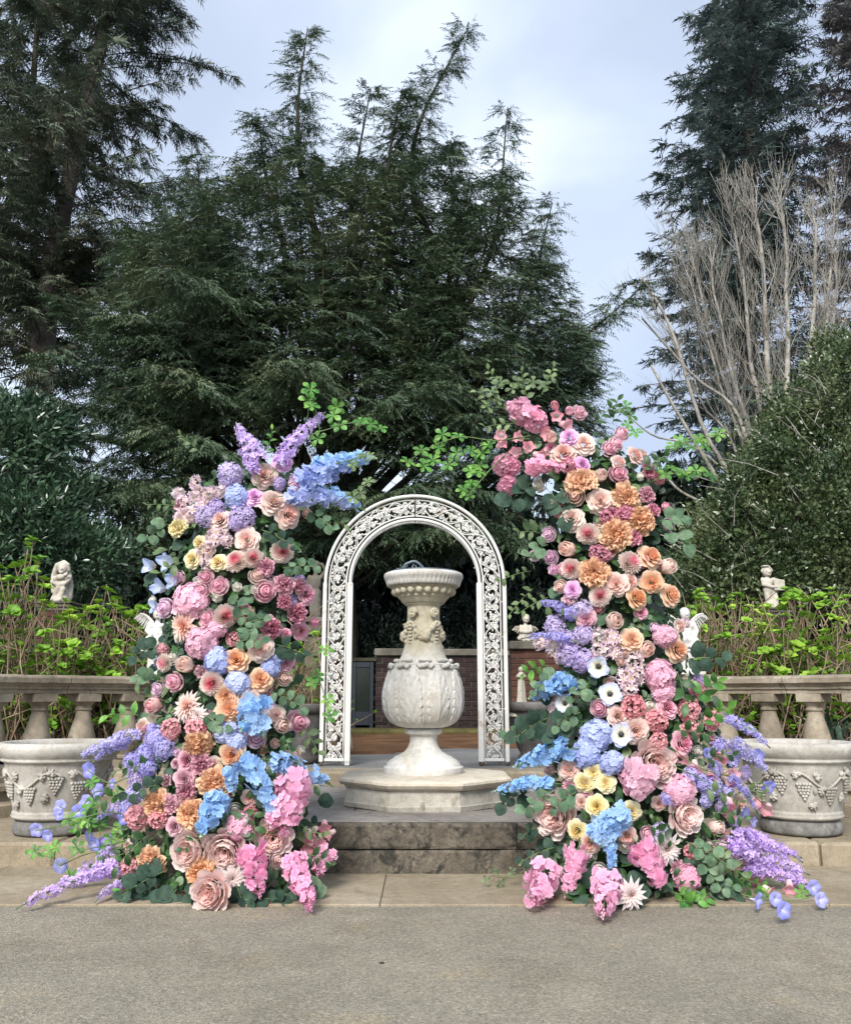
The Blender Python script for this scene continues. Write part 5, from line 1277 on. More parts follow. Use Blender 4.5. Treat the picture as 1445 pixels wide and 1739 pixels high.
# ------------------------------------------------------------------ hydrangea shrubs with fresh leaves
def rosette_mesh(seed, n=9):
    r = random.Random(seed); mb = MB()
    for i in range(n):
        a = i * 2.4 + r.uniform(-.3, .3); el = .25 + .9 * (i / n) + r.uniform(-.1, .15); ln = 1.0 * (1 - .45 * i / n) * r.uniform(.8, 1.15); wv = .36 * ln
        d = A3(math.cos(a) * math.cos(el), math.sin(a) * math.cos(el), math.sin(el)); s_ = A3(-math.sin(a), math.cos(a), 0); nn = np.cross(d, s_)
        V = []
        for q, ww in ((0, .05), (.25, .75), (.55, 1.0), (.82, .6), (1.0, .02)):
            c_ = d * ln * q - A3(0, 0, 1) * .22 * ln * q * q
            V += [c_ + s_ * wv * ww - nn * .12 * ww * ln * -1, c_, c_ - s_ * wv * ww - nn * .12 * ww * ln * -1]
        Fc = []
        for q in range(4):
            for e in range(2): i0 = q * 3 + e; Fc.append([i0, i0 + 1, i0 + 4, i0 + 3])
        mb.add(V, Fc)
    me = mesh_of('leaf_cluster', np.concatenate(mb.V), mb.F, True); me.materials.append(M['hydr']); return me
ROS = [rosette_mesh(s_, n_) for s_, n_ in ((1, 8), (2, 6), (3, 10), (4, 7))]
def hydrangea(label, x0, x1, Y, ytop, n, seed, ybot=1165, size=.088, nstuff=160):
    """woody stems from the ground, each ending in a rosette of fresh leaves"""
    rs = random.Random(seed); c = at((x0 + x1) / 2, 1150, Y); c[2] = .47
    root = empty('hydrangea_shrub', tuple(c), label, 'shrub', 'hydrangea shrubs behind the balustrades')
    st = MB(); small = []
    for i in range(n):
        x_ = rs.uniform(x0, x1); f = rs.random(); yt_ = ytop(x_); y_ = yt_ + (ybot - yt_) * (f ** 1.1)
        Yt = Y + rs.uniform(-.7, .9); tip = at(x_, y_, Yt); 
        base = A3(tip[0] + rs.uniform(-.35, .35), Y + rs.uniform(-.4, .5), .47)
        if tip[2] < .6: continue
        mid_ = (tip * .5 + base * .5) + A3(rs.gauss(0, .09), rs.gauss(0, .09), 0)
        P = catmull([base, mid_, tip], 7); P[1:-1] += np.array([[rs.gauss(0, .014) for _ in range(3)] for _ in range(5)])
        st.tube(P, np.linspace(.010, .0045, 7), 4, cap=False)
        s_ = size * rs.uniform(.7, 1.35); q = frame(nrm(tip - mid_) + A3(rs.gauss(0, .3), rs.gauss(0, .3), .3), rs.uniform(0, 6))
        link('leaf_cluster', rs.choice(ROS), None, root, tip, q, s_)
        for _ in range(4):
            t = rs.uniform(.25, .97); j = int(t * 5); bp = P[j]; tp_ = bp + A3(rs.gauss(0, .13), rs.gauss(-.04, .12), rs.uniform(.02, .16)); st.tube([bp, tp_], [.005, .0035], 4, cap=False); small.append((tp_, s_ * rs.uniform(.55, .95)))
    # bare criss-crossing canes
    for i in range(n // 4):
        x_ = rs.uniform(x0, x1); a_ = at(x_, rs.uniform(1060, 1240), Y + rs.uniform(-.6, .6)); d_ = A3(rs.gauss(0, .25), rs.gauss(0, .15), rs.uniform(.1, .5))
        if a_[2] < .47: a_[2] = .48
        st.tube([a_, a_ + d_ * .5 + A3(rs.gauss(0, .02), 0, 0), a_ + d_], [.008, .006, .004], 4, cap=False)
    o = st.obj('stem', M['twig'], root); o['kind'] = 'stuff'
    V = []; Fc = []; k_ = 0
    src = [(np.array([v.co[:] for v in m_.vertices]), [list(p_.vertices) for p_ in m_.polygons]) for m_ in ROS[:2]]
    mb = MB()
    for p_, s_ in small:
        Vv, Ff = src[rs.randrange(2)]; Rm = np.array(frame(A3(rs.gauss(0, .6), rs.gauss(0, .6), 1), rs.uniform(0, 6)).to_matrix()); mb.add(Vv @ Rm.T * s_ + p_, Ff)
    if small: o = mb.obj('foliage', M['hydr'], root); o['kind'] = 'stuff'
    return root
hydrangea('fresh leaved hydrangea at the far left behind the balustrade, below the dark laurel', -40, 130, 8.3, lambda x_: 965 - 40 * math.exp(-((x_ - 50) / 25) ** 2) + 10 * math.sin(x_ * .2) + 68 * (x_ > 78), 150, 41)
hydrangea('fresh leaved hydrangea between the left brick pier and the left flower pillar', 90, 260, 8.6, lambda x_: 1030 - 40 * math.exp(-((x_ - 180) / 12) ** 2) + 12 * math.sin(x_ * .15), 160, 42)
hydrangea('low mass of small green leaves between the left flower pillar and the arch', 470, 556, 9.0, lambda x_: 1072 + (545 - x_) * .15, 90, 43, 1230, .05)
hydrangea('hydrangea thick with yellow green shoots just right of the white winged torso', 1165, 1310, 9.0, lambda x_: 1012 + 8 * math.sin(x_ * .12) + 22 * (x_ > 1280), 210, 44, size=.07)
hydrangea('hydrangea with tall green tipped canes at the far right behind the balustrade', 1290, 1470, 8.4, lambda x_: 1015 + 20 * (x_ < 1330) - 30 * math.exp(-((x_ - 1345) / 14) ** 2) - 30 * math.exp(-((x_ - 1410) / 14) ** 2), 150, 45)
# a few single tall canes
def cane(root_label, pts, Y, tip_s, n=1): pass
# strap leaves seen between the right balusters
b_ = at(1395, 1240, 7.9); b_[2] = .46; sl = empty('strap_leaf_plant', tuple(b_), 'clump of long grey green strap leaves seen between the right balusters', 'plant')
for i in range(16):
    a = random.uniform(0, 6.28); ln = random.uniform(.4, .62); lean = random.uniform(.1, .45); d = A3(math.cos(a), math.sin(a), 0); s_ = A3(-math.sin(a), math.cos(a), 0)
    V = []; o0 = b_ + d * .04 + A3(random.uniform(-.15, .15), random.uniform(-.1, .1), 0)
    for q in range(6):
        t = q / 5; c_ = o0 + A3(0, 0, 1) * ln * t * (1 - .2 * t) + d * lean * t * t; wv = .022 * (1 - t ** 3) + .001; V += [c_ - s_ * wv, c_ + d * .006, c_ + s_ * wv]
    mb = MB(); mb.add(V, [[q * 3 + e, q * 3 + e + 1, q * 3 + e + 4, q * 3 + e + 3] for q in range(5) for e in range(2)]); mb.obj('leaf', M['eucd'], sl)
# ------------------------------------------------------------------ blooms (unit size: radius 1, facing +Z)
def petal_patch(mb, phi, L, W, a0, a1, r0=0.0, z0=0.0, nu=4, nv=4, cup=.25, wrap=0.0, ruf=0.0, c0=0.0, c1=1.0, rr=None, shape=.55, tip=0.0, notch=0.0):
    """one petal: a strip that leaves the axis at angle a0 and bends to a1 (degrees from +Z)"""
    rr = rr or random
    a0, a1 = math.radians(a0), math.radians(a1); V = []; C = []
    r = r0; z = z0; ph0 = rr.uniform(0, 6)
    for i in range(nu + 1):
        u = i / nu; a = a0 + (a1 - a0) * u
        if i: r += math.sin(a) * L / nu; z += math.cos(a) * L / nu
        wv = W * (math.sin(math.pi * min(1, u * .82 + .12)) ** shape) * (1 - tip * u ** 3)
        for j in range(nv + 1):
            v = j / nv * 2 - 1; s = v * wv
            uu = notch * v * v * (u ** 3) * L
            nx, nz = math.cos(a), -math.sin(a)            # petal normal, pointing outwards
            off = -cup * v * v * wv + ruf * u * math.sin(ph0 + v * 5.0 + u * 2) 
            rad = r + nx * off - math.sin(a) * uu; zz = z + nz * off - math.cos(a) * uu
            if wrap > 0 and r > 1e-3:
                th = s / max(r, .07) * wrap; th = max(-2.4, min(2.4, th)); s2 = s * (1 - wrap)
                x = rad * math.cos(th); y = rad * math.sin(th) + s2
            else: x, y = rad, s
            V.append([x * math.cos(phi) - y * math.sin(phi), x * math.sin(phi) + y * math.cos(phi), zz]); C.append(c0 + (c1 - c0) * u)
    Fc = [[i * (nv + 1) + j, i * (nv + 1) + j + 1, (i + 1) * (nv + 1) + j + 1, (i + 1) * (nv + 1) + j] for i in range(nu) for j in range(nv)]
    mb.add(V, Fc, C)
def rose(seed, full=1.0, openness=1.0):
    r = random.Random(seed); mb = MB()
    rows = [(3, .03, .34, .44, .13, -4, 10, .96), (3, .09, .30, .46, .20, 0, 22, .95), (4, .16, .24, .46, .24, 4, 34, .92), (5, .24, .15, .48, .28, 10, 48, .85), (5, .31, .05, .52, .36, 20, 66, .75), (5, .36, -.06, .60, .46, 36, 86 * openness, .6), (6, .38, -.16, .68, .52, 56, 108 * openness, .45)]
    for k, (n_, r0, z0, L_, W_, a0, a1, wr_) in enumerate(rows):
        for i in range(n_): petal_patch(mb, k * .9 + i * 6.283 / n_ + r.uniform(-.18, .18), L_ * r.uniform(.93, 1.06), W_, a0, a1, r0, z0, 4, 5, .06, wr_, .018, .10 * k, min(1, .22 + .15 * k), r, shape=.42, tip=.0 if k < 5 else .22)
    return mb
def cabbage(seed):
    r = random.Random(seed); mb = MB()
    for i in range(34):
        ph = i * 2.39996; q = .50 * math.sqrt((i + .5) / 34); petal_patch(mb, ph + r.uniform(-.3, .3), r.uniform(.46, .56) - .1 * q, r.uniform(.16, .24), 4 + 20 * q, 12 + 30 * q, q, .16 - q * .12, 3, 3, .1, .6, .05, .05, .35 + .5 * q, r, shape=.45)
    for k, n_ in ((0, 6), (1, 6), (2, 7), (3, 7)):
        for i in range(n_): petal_patch(mb, k * .5 + i * 6.283 / n_ + r.uniform(-.15, .15), .62 + .05 * k, .42, 16 + 16 * k, -6 + 17 * k, .50 + .05 * k, .04 - .12 * k, 4, 5, .14, .7, .025, .3, .8 + .06 * k, r, shape=.42)
    return mb
def ball_peony(seed):
    r = random.Random(seed); mb = MB()
    for k, n_ in ((0, 3), (1, 5), (2, 6), (3, 7), (4, 6)):
        for i in range(n_): petal_patch(mb, k * .7 + i * 6.283 / n_ + r.uniform(-.1, .1), .95 - .05 * (4 - k), .34 + .03 * k, 22 + 15 * k, -46 + 13 * k, .06 + .10 * k, .25 - .17 * k, 4, 4, .18, .6, .015, .15 * k, .35 + .16 * k, r)
    return mb
def ruffled(seed, n_=64):
    r = random.Random(seed); mb = MB()
    for i in range(n_):
        q = ((i + .5) / n_) ** .62; a = q * 92; ph = i * 2.39996 + r.uniform(-.3, .3)
        ln = .66 + .30 * q; petal_patch(mb, ph, ln * r.uniform(.8, 1.05), .24 + .12 * q, a * .74, a * .95 + r.uniform(-22, 22), .03 + .10 * q, .10 - .18 * q, 5, 5, r.uniform(-.1, .15), .1, .10 + .05 * r.random(), .1 + .25 * q, .6 + .4 * q, r, shape=.4, notch=r.uniform(0, .12))
    return mb
def pompon(seed, n_=150):
    r = random.Random(seed); mb = MB()
    for i in range(n_):
        q = ((i + .5) / n_) ** .58; a = 4 + q * 100; ph = i * 2.39996
        cc = max(0, q * 1.75 - .05 + r.uniform(-.14, .14)); k_ = 1 if a < 25 else 1
        rad = .52 * math.sin(math.radians(a)); zz = .52 * math.cos(math.radians(a)) - .1
        petal_patch(mb, ph, .46 * r.uniform(.88, 1.1) * (.75 + .3 * q), .11 + .03 * q, a * .80, a * .80 - 8, rad * .75, zz * .75, 2, 2, .8, 0, .0, min(cc, .98) * .85, min(cc + .10, 1), r, shape=.6)
    return mb
def spiky(seed):
    r = random.Random(seed); mb = MB()
    for k, n_ in ((0, 6), (1, 9), (2, 12), (3, 14), (4, 14)):
        for i in range(n_): petal_patch(mb, k * .4 + i * 6.283 / n_ + r.uniform(-.08, .08), (.42 + .15 * k) * r.uniform(.9, 1.08), .10 + .022 * k, 12 + 17 * k, 28 + 16 * k, .04 + .02 * k, .16 - .05 * k, 4, 2, .45, 0, .0, .12 * k, .4 + .15 * k, r, shape=.8, tip=.85)
    return mb
def anemone(seed):
    r = random.Random(seed); mb = MB()
    for k in (0, 1):
        for i in range(4 + k): petal_patch(mb, k * .6 + i * 6.283 / (4 + k) + r.uniform(-.1, .1), .96 - .06 * k, .50, 50 - 8 * k, 84 - 10 * k, .06, .0 + .03 * k, 5, 5, .22, .1, .04, .0, 1.0, r, shape=.5)
    return mb
def sweetpea(seed):
    r = random.Random(seed); mb = MB()
    for i in range(4): petal_patch(mb, i * 1.4 + r.uniform(-.3, .3), 1.5, .62, 18 + r.uniform(-6, 10), 40 + r.uniform(-20, 25), .05, -.6, 6, 5, .30, .3, .09, .0, 1.0, r, shape=.5, tip=.3)
    return mb
def tulip(seed):
    r = random.Random(seed); mb = MB()
    for k in (0, 1, 2):
        for i in range(3 + k): petal_patch(mb, k * 1.05 + i * 6.283 / (3 + k) + r.uniform(-.1, .1), 1.5 - .08 * k, .52, 40 - 4 * (2 - k), -22 + 9 * k, .05 + .07 * k, -.75, 6, 5, .22, .5, .02, .3, .5 + .22 * k, r, shape=.5)
    return mb
def glory(seed):
    r = random.Random(seed); mb = MB(); n_ = 20; rows = [(.06, -.9, 0), (.10, -.5, .1), (.20, -.15, .25), (.45, .05, .5), (.8, .16, .85), (1.0, .10, 1.0)]
    V = []; C = []
    for (ra, z, c_) in rows:
        for j in range(n_):
            a = j * 2 * math.pi / n_; k_ = 1 + .05 * ra * math.cos(5 * a); V.append([ra * k_ * math.cos(a), ra * k_ * math.sin(a), z + .11 * ra * math.cos(5 * a + .6 * ra) + r.uniform(-.05, .05) * ra]); C.append(min(1, c_ + .12 * (math.cos(5 * a) > .8) * -1) if c_ else 0)
    mb.add(V, [[i * n_ + j, i * n_ + (j + 1) % n_, (i + 1) * n_ + (j + 1) % n_, (i + 1) * n_ + j] for i in range(len(rows) - 1) for j in range(n_)], C); return mb
def bellf(seed):
    r = random.Random(seed); mb = MB(); n_ = 20; rows = [(.02, -1.0, 0), (.36, -.8, .1), (.46, -.3, .35), (.50, .15, .6), (.62, .45, .85), (.95, .62, 1.0)]
    V = []; C = []
    for (ra, z, c_) in rows:
        for j in range(n_):
            a = j * 2 * math.pi / n_; k_ = 1 + .18 * (c_ > .9) * math.cos(5 * a) + r.uniform(-.03, .03); V.append([ra * k_ * math.cos(a), ra * k_ * math.sin(a), z]); C.append(c_)
    mb.add(V, [[i * n_ + j, i * n_ + (j + 1) % n_, (i + 1) * n_ + (j + 1) % n_, (i + 1) * n_ + j] for i in range(len(rows) - 1) for j in range(n_)], C); return mb
# floret templates: arrays (verts, tris, c)
def floret(np_, ln, wd, el, notch=0.0, pointed=False, cin=.2):
    V = [[0, 0, 0]]; C = [cin]; Fc = []
    for i in range(np_):
        a = i * 2 * math.pi / np_; d = A3(math.cos(a) * math.cos(el), math.sin(a) * math.cos(el), math.sin(el)); s = A3(-math.sin(a), math.cos(a), 0); b = len(V)
        V += [list(d * ln * .5 + s * wd), list(d * ln * .95 + s * wd * (.15 if pointed else .7) + A3(0, 0, -.10 * ln)), list(d * ln * (1.1 if pointed else .95) - s * wd * (.15 if pointed else .7) + A3(0, 0, -.10 * ln)), list(d * ln * .5 - s * wd), list(d * ln * .55 + A3(0, 0, -.12 * ln))]
        C += [.65, 1, 1, .65, .45]; Fc += [[0, b, b + 4], [b, b + 1, b + 4], [b + 1, b + 2, b + 4], [b + 2, b + 3, b + 4], [b + 3, 0, b + 4]]
    return np.array(V), np.array(Fc), np.array(C)
FL = {'hyd': floret(4, 1, .52, .15), 'lil': floret(4, 1, .34, .3, pointed=False), 'del': floret(5, 1, .42, .35, cin=.95), 'star': floret(6, 1, .27, .30, pointed=True, cin=0), 'gum': floret(4, 1, .5, .8)}
def place_florets(fl, P, D, S, seed, tint=None):
    V0, F0, C0 = FL[fl]; n = len(P); r = np.random.default_rng(seed)
    D = nrm(D); t = r.normal(0, 1, (n, 3)); A = nrm(np.cross(D, t)); B = np.cross(D, A)
    V = P[:, None] + S[:, None, None] * (V0[None, :, 0:1] * A[:, None] + V0[None, :, 1:2] * B[:, None] + V0[None, :, 2:3] * D[:, None])
    V = V + r.normal(0, .07, V.shape) * S[:, None, None]
    C = np.repeat(C0[None], n, 0) * r.uniform(.72, 1.0, (n, 1)) 
    if tint is not None: C = C * tint[:, None]
    Fc = F0[None] + (np.arange(n) * len(V0))[:, None, None]
    return V.reshape(-1, 3), Fc.reshape(-1, 3), C.ravel()
def cluster(seed, fl, n, s, rad=(1, 1, .85), shell=.78):
    r = np.random.default_rng(seed); i = np.arange(n) + .5; ph = np.arccos(1 - 1.75 * i / n); th = i * 2.39996
    d = np.stack([np.sin(ph) * np.cos(th), np.sin(ph) * np.sin(th), np.cos(ph)], -1)
    P = d * np.array(rad) * r.uniform(shell, 1.0, (n, 1)) * .86; D = nrm(d + r.normal(0, .28, d.shape))
    return place_florets(fl, P, D, s * r.uniform(.8, 1.2, n), seed)
PROT = {}
def proto(kind, k):
    key = (kind, k)
    if key in PROT: return PROT[key]
    sd_ = hash(kind) % 7 + k * 13
    nm = {'R': 'rose', 'G': 'garden_rose', 'B': 'peony_bud', 'P': 'ruffled_carnation', 'C': 'small_carnation', 'D': 'pompon_dahlia', 'S': 'spiky_dahlia', 'A': 'anemone', 'Y': 'sweet_pea', 'U': 'tulip_peony', 'M': 'morning_glory', 'N': 'bellflower', 'H': 'hydrangea_head', 'T': 'cluster_bloom', 'V': 'lilac_cluster', 'W': 'blossom'}[kind]
    sd_ = {'R': 1, 'G': 2, 'B': 3, 'P': 4, 'C': 5, 'D': 6, 'S': 7, 'A': 8, 'Y': 9, 'U': 10, 'M': 11, 'N': 12, 'H': 13, 'T': 14, 'V': 15, 'W': 16}[kind] * 10 + k
    f = {'R': lambda: rose(sd_, 1, 1 if k % 2 else .9), 'G': lambda: cabbage(sd_), 'B': lambda: ball_peony(sd_), 'P': lambda: ruffled(sd_, 70), 'C': lambda: ruffled(sd_, 40), 'D': lambda: pompon(sd_), 'S': lambda: spiky(sd_), 'A': lambda: anemone(sd_), 'Y': lambda: sweetpea(sd_), 'U': lambda: tulip(sd_), 'M': lambda: glory(sd_), 'N': lambda: bellf(sd_)}.get(kind)
    if f:
        mb = f(); V = np.concatenate(mb.V); Fc = mb.F; C = np.concatenate(mb.C)
    elif kind == 'H': V, Fc, C = cluster(sd_, 'hyd', 130, .205)
    elif kind == 'T': V, Fc, C = cluster(sd_, 'gum', 75, .27)
    elif kind == 'V': V, Fc, C = cluster(sd_, 'lil', 130, .17, (1, .9, .8), .6)
    elif kind == 'W': V, Fc, C = cluster(sd_, 'star', 13, .44, (1, 1, .5), .5)
    me = mesh_of(nm, V, Fc, kind not in 'HTVW', {'c': np.clip(C, 0, 1)}); me.materials.append(M['blush']); PROT[key] = (nm, me); return PROT[key]
CNAME = dict(peach='peach', blush='blush', dusty='dusty beige', mauve='mauve', pinkrose='pink', lilacrose='lilac pink', cream='cream yellow', white='white', pinkball='pale pink', lilacball='pale lilac', apricot='apricot', burg='burgundy', pompon='cream with a raspberry heart', spiky='blush', spikyw='whitish', cabbage='pale blush', hydpink='rose pink', hotpink='bright pink', hydblue='periwinkle', slate='slate blue', tpink='coral pink', dpink='dusky pink', lilac='lilac', purple='violet', lavender='lavender', blue='sky blue', blueviolet='blue violet', glory='violet blue', sweetpea='cream and blue', anemone='white with blue edges and black heart', blossom='white and mauve', bell='pink and cream', tulip='pale blush', silver='silvery', bud='green')

class Pillar:
    def __init__(s, base_px, label, cx, hw, yc, seed):
        s.cx = np.array(cx, float); s.hw = np.array(hw, float); s.yc = yc
        b = atz(base_px[0], base_px[1], 0.012); b[1] = yc; s.r = random.Random(seed); s.nr = np.random.default_rng(seed)
        bx = at(base_px[0], 1500, yc)[0]
        s.root = empty('flower_pillar', (bx, yc, .012), label, 'flower arrangement', 'two leaning pillars of silk flowers'); s.n = 0
    def depth(s, x, y, rpx=0, out=0.0):
        c = np.interp(y, s.cx[:, 0], s.cx[:, 1]); h = np.interp(y, s.hw[:, 0], s.hw[:, 1]); u = (x - c) / h
        D = np.interp(y, [700, 1000, 1300, 1500], [.16, .24, .30, .36])
        Y = s.yc - D * math.sqrt(max(0, 1 - min(1, u * u))) + .06 * max(0, abs(u) - 1) - out
        p_ = at(x, y, Y); rw = rpx * mpp(y, Y)
        if p_[2] < rw * .75 + .02: p_ = atz(x, y, rw * .75 + .02)
        return p_, u
    def normal(s, x, y, u):
        c = max(-1.0, min(1.0, u)) * (1 if abs(u) < 1.15 else .4); v = (1150 - y) / 600
        return nrm(A3(c * .75 + s.r.gauss(0, .16), -1.0, .22 * v + s.r.gauss(0.02, .16)))
    def bloom(s, kind, col, x, y, d, n=None, out=0.0):
        p_, u = s.depth(x, y, d / 2, out + d * .0004); nm, me = proto(kind, s.r.randrange(5)); R_ = d / 2 * mpp(y, p_[1]) * (1.4 if kind == 'Y' else 1.25 if kind in 'NG' else .95 if kind == 'M' else 1.15)
        n = s.normal(x, y, u) if n is None else nrm(A3(*n))
        if kind == 'N': n = nrm(A3(s.r.uniform(-.7, .7), -.5, s.r.uniform(-.9, .2)))
        o = link(nm, me, M[col], s.root, p_ - n * R_ * .25, frame(n, s.r.uniform(0, 6.28)), (R_ * (s.r.uniform(.78, 1.08) if kind in 'HVT' else s.r.uniform(.92, 1.05)), R_ * s.r.uniform(.92, 1.06), R_ * s.r.uniform(.85, 1.15)), by_object=True)
        o['label'] = f"{CNAME[col]} silk {nm.replace('_', ' ')}"
        if kind == 'A':
            mb = MB(); mb.ball((0, 0, .12), (.22, .22, .16), 10, 6)
            for k in range(18):
                a = k * 6.283 / 18; rr_ = .30 + .06 * (k % 2); mb.tube([(0, 0, .08), (rr_ * .7 * math.cos(a), rr_ * .7 * math.sin(a), .2), (rr_ * math.cos(a), rr_ * math.sin(a), .22)], [.012, .012, .03], 3)
            V = np.concatenate(mb.V); me2 = mesh_of('flower_centre', V, mb.F); c = link('flower_centre', me2, M['black'], None); c.parent = o
        return o
    def spike(s, col, x0, y0, x1, y1, wd, fl='del', tipcol='bud', fs=None, out=0.05, dens=1.0, name='flower_spike', tipfrac=.14, baseblob=0.0):
        """a flower spike: florets packed round a curved stem, small buds at the tip"""
        p0, u0 = s.depth(x0, y0, wd / 2, out); p1, u1 = s.depth(x1, y1, wd / 3, out + .03)
        L_ = np.linalg.norm(p1 - p0); k = mpp(y0, p0[1]); R_ = wd / 2 * k; fs = fs or {'del': .34, 'lil': .24, 'hyd': .25}[fl] * wd * k if fs is None else fs
        n = int(dens * 2.3 * L_ * R_ / (fs * fs) * 1.25) + 8; r = s.nr
        t = r.uniform(0, 1, n) ** .95; mid = (p0 + p1) / 2 + A3(0, -.02, .03)
        def C_(t): t = t[:, None]; return (1 - t) ** 2 * p0 + 2 * t * (1 - t) * mid + t * t * p1
        ax = nrm(p1 - p0); rr_ = R_ * np.where(t < .12, .6 + t * 3.3, np.clip(1.05 - (t - .3) * .75, .25, 1)) 
        th = r.uniform(0, 6.283, n); A = nrm(np.cross(ax, [.3, 1, .2])); B = np.cross(ax, A); d = np.cos(th)[:, None] * A + np.sin(th)[:, None] * B
        d = np.where(d[:, 1:2] > .35, d * np.array([1, -1, 1]), d)
        P = C_(t) + d * (rr_ * r.uniform(.45, 1.12, n))[:, None]; D = d + ax * .35 + r.normal(0, .25, (n, 3))
        V, Fc, Cc = place_florets(fl, P, D, fs * (1.1 - .45 * t) * r.uniform(.6, 1.25, n), int(x0 + y0))
        me = mesh_of(name, V - p0, Fc, False, {'c': np.clip(Cc, 0, 1)}); o = link(name, me, M[col], s.root, p0); o['label'] = f"{CNAME[col]} silk {name.replace('_', ' ')}"
        mb = MB(); tt = np.linspace(-.25, 1.12, 9); PP = C_(tt); mb.tube(PP, .0035, 5)
        st_ = mb.obj('stem', M['stem'], None, p0); st_.parent = o; st_.location = (0, 0, 0)
        mb = MB()
        for q in range(int(7 + 60 * tipfrac)):
            tq = 1 - tipfrac + (tipfrac + .14) * q / (7 + 60 * tipfrac); pb = C_(np.array([tq]))[0]; rb = fs * .30 * (1.25 - tq * .7)
            a = q * 2.4; off = (math.cos(a) * A + math.sin(a) * B) * R_ * .34 * (1.3 - tq)
            mb.ball(pb + off, (rb, rb, rb * 1.3), 6, 4, cc=s.r.uniform(0, 1))
        bb = mb.obj('bud_tip', M[tipcol], None, p0, attr=True); bb.parent = o; bb.location = (0, 0, 0)
        return o

# ---- leaves
def leaf_mesh(name, kind):
    mb = MB()
    if kind == 'round': ws = [(0, .04), (.12, .30), (.35, .46), (.62, .46), (.86, .28), (1.0, .03)]
    elif kind == 'oval': ws = [(0, .03), (.18, .20), (.45, .30), (.72, .22), (.92, .08), (1.0, .01)]
    elif kind == 'obov': ws = [(0, .02), (.25, .10), (.5, .24), (.74, .30), (.92, .18), (1.0, .02)]
    else: ws = [(0, .02), (.2, .12), (.45, .16), (.75, .10), (1.0, .005)]
    V = []
    for q, ww in ws:
        z = .10 * math.sin(q * 3.0) - .12 * q * q; V += [[q, -ww, z + .10 * ww], [q, 0, z - .02], [q, ww, z + .10 * ww]]
    mb.add(V, [[i * 3 + e, i * 3 + e + 1, i * 3 + e + 4, i * 3 + e + 3] for i in range(len(ws) - 1) for e in (0, 1)])
    return mb
LM = {}
for kn in ('round', 'oval', 'lance', 'obov'):
    mb = leaf_mesh(kn, kn); LM[kn] = (np.concatenate(mb.V), mb.F)
    me = mesh_of({'round': 'eucalyptus_leaf', 'oval': 'leaf', 'lance': 'narrow_leaf', 'obov': 'vine_leaf'}[kn], LM[kn][0], LM[kn][1], True); me.materials.append(M['euc']); LM[kn + '_me'] = me
def leafrot(d, n):
    d = nrm(d); n = nrm(n - d * np.dot(n, d)); b = np.cross(n, d); return Matrix((d, b, n)).transposed()
def put_leaf(pl, kind, mat, p_, d, n, size, name=None):
    me = LM[kind + '_me']; Rm = leafrot(d, n)
    return link(name or me.name.split('.')[0], me, M[mat], pl.root, p_, Rm.to_quaternion(), size, by_object=True)
def leaf_soup(pl, name, mat, kind, spec, seed):
    """many joined leaves: spec rows = (P, D, N, S)"""
    V0, F0 = LM[kind]; F0 = np.array(F0); P, D, Nn, S = spec; D = nrm(D); B = nrm(np.cross(Nn, D)); Nn = np.cross(D, B)
    V = P[:, None] + S[:, None, None] * (V0[None, :, 0:1] * D[:, None] + V0[None, :, 1:2] * B[:, None] + V0[None, :, 2:3] * Nn[:, None])
    Fc = (F0[None] + (np.arange(len(P)) * len(V0))[:, None, None]).reshape(-1, 4)
    me = mesh_of(name, V.reshape(-1, 3) - WORG[pl.root.name], Fc, True); o = link(name, me, M[mat], pl.root, WORG[pl.root.name]); o['kind'] = 'stuff'; return o
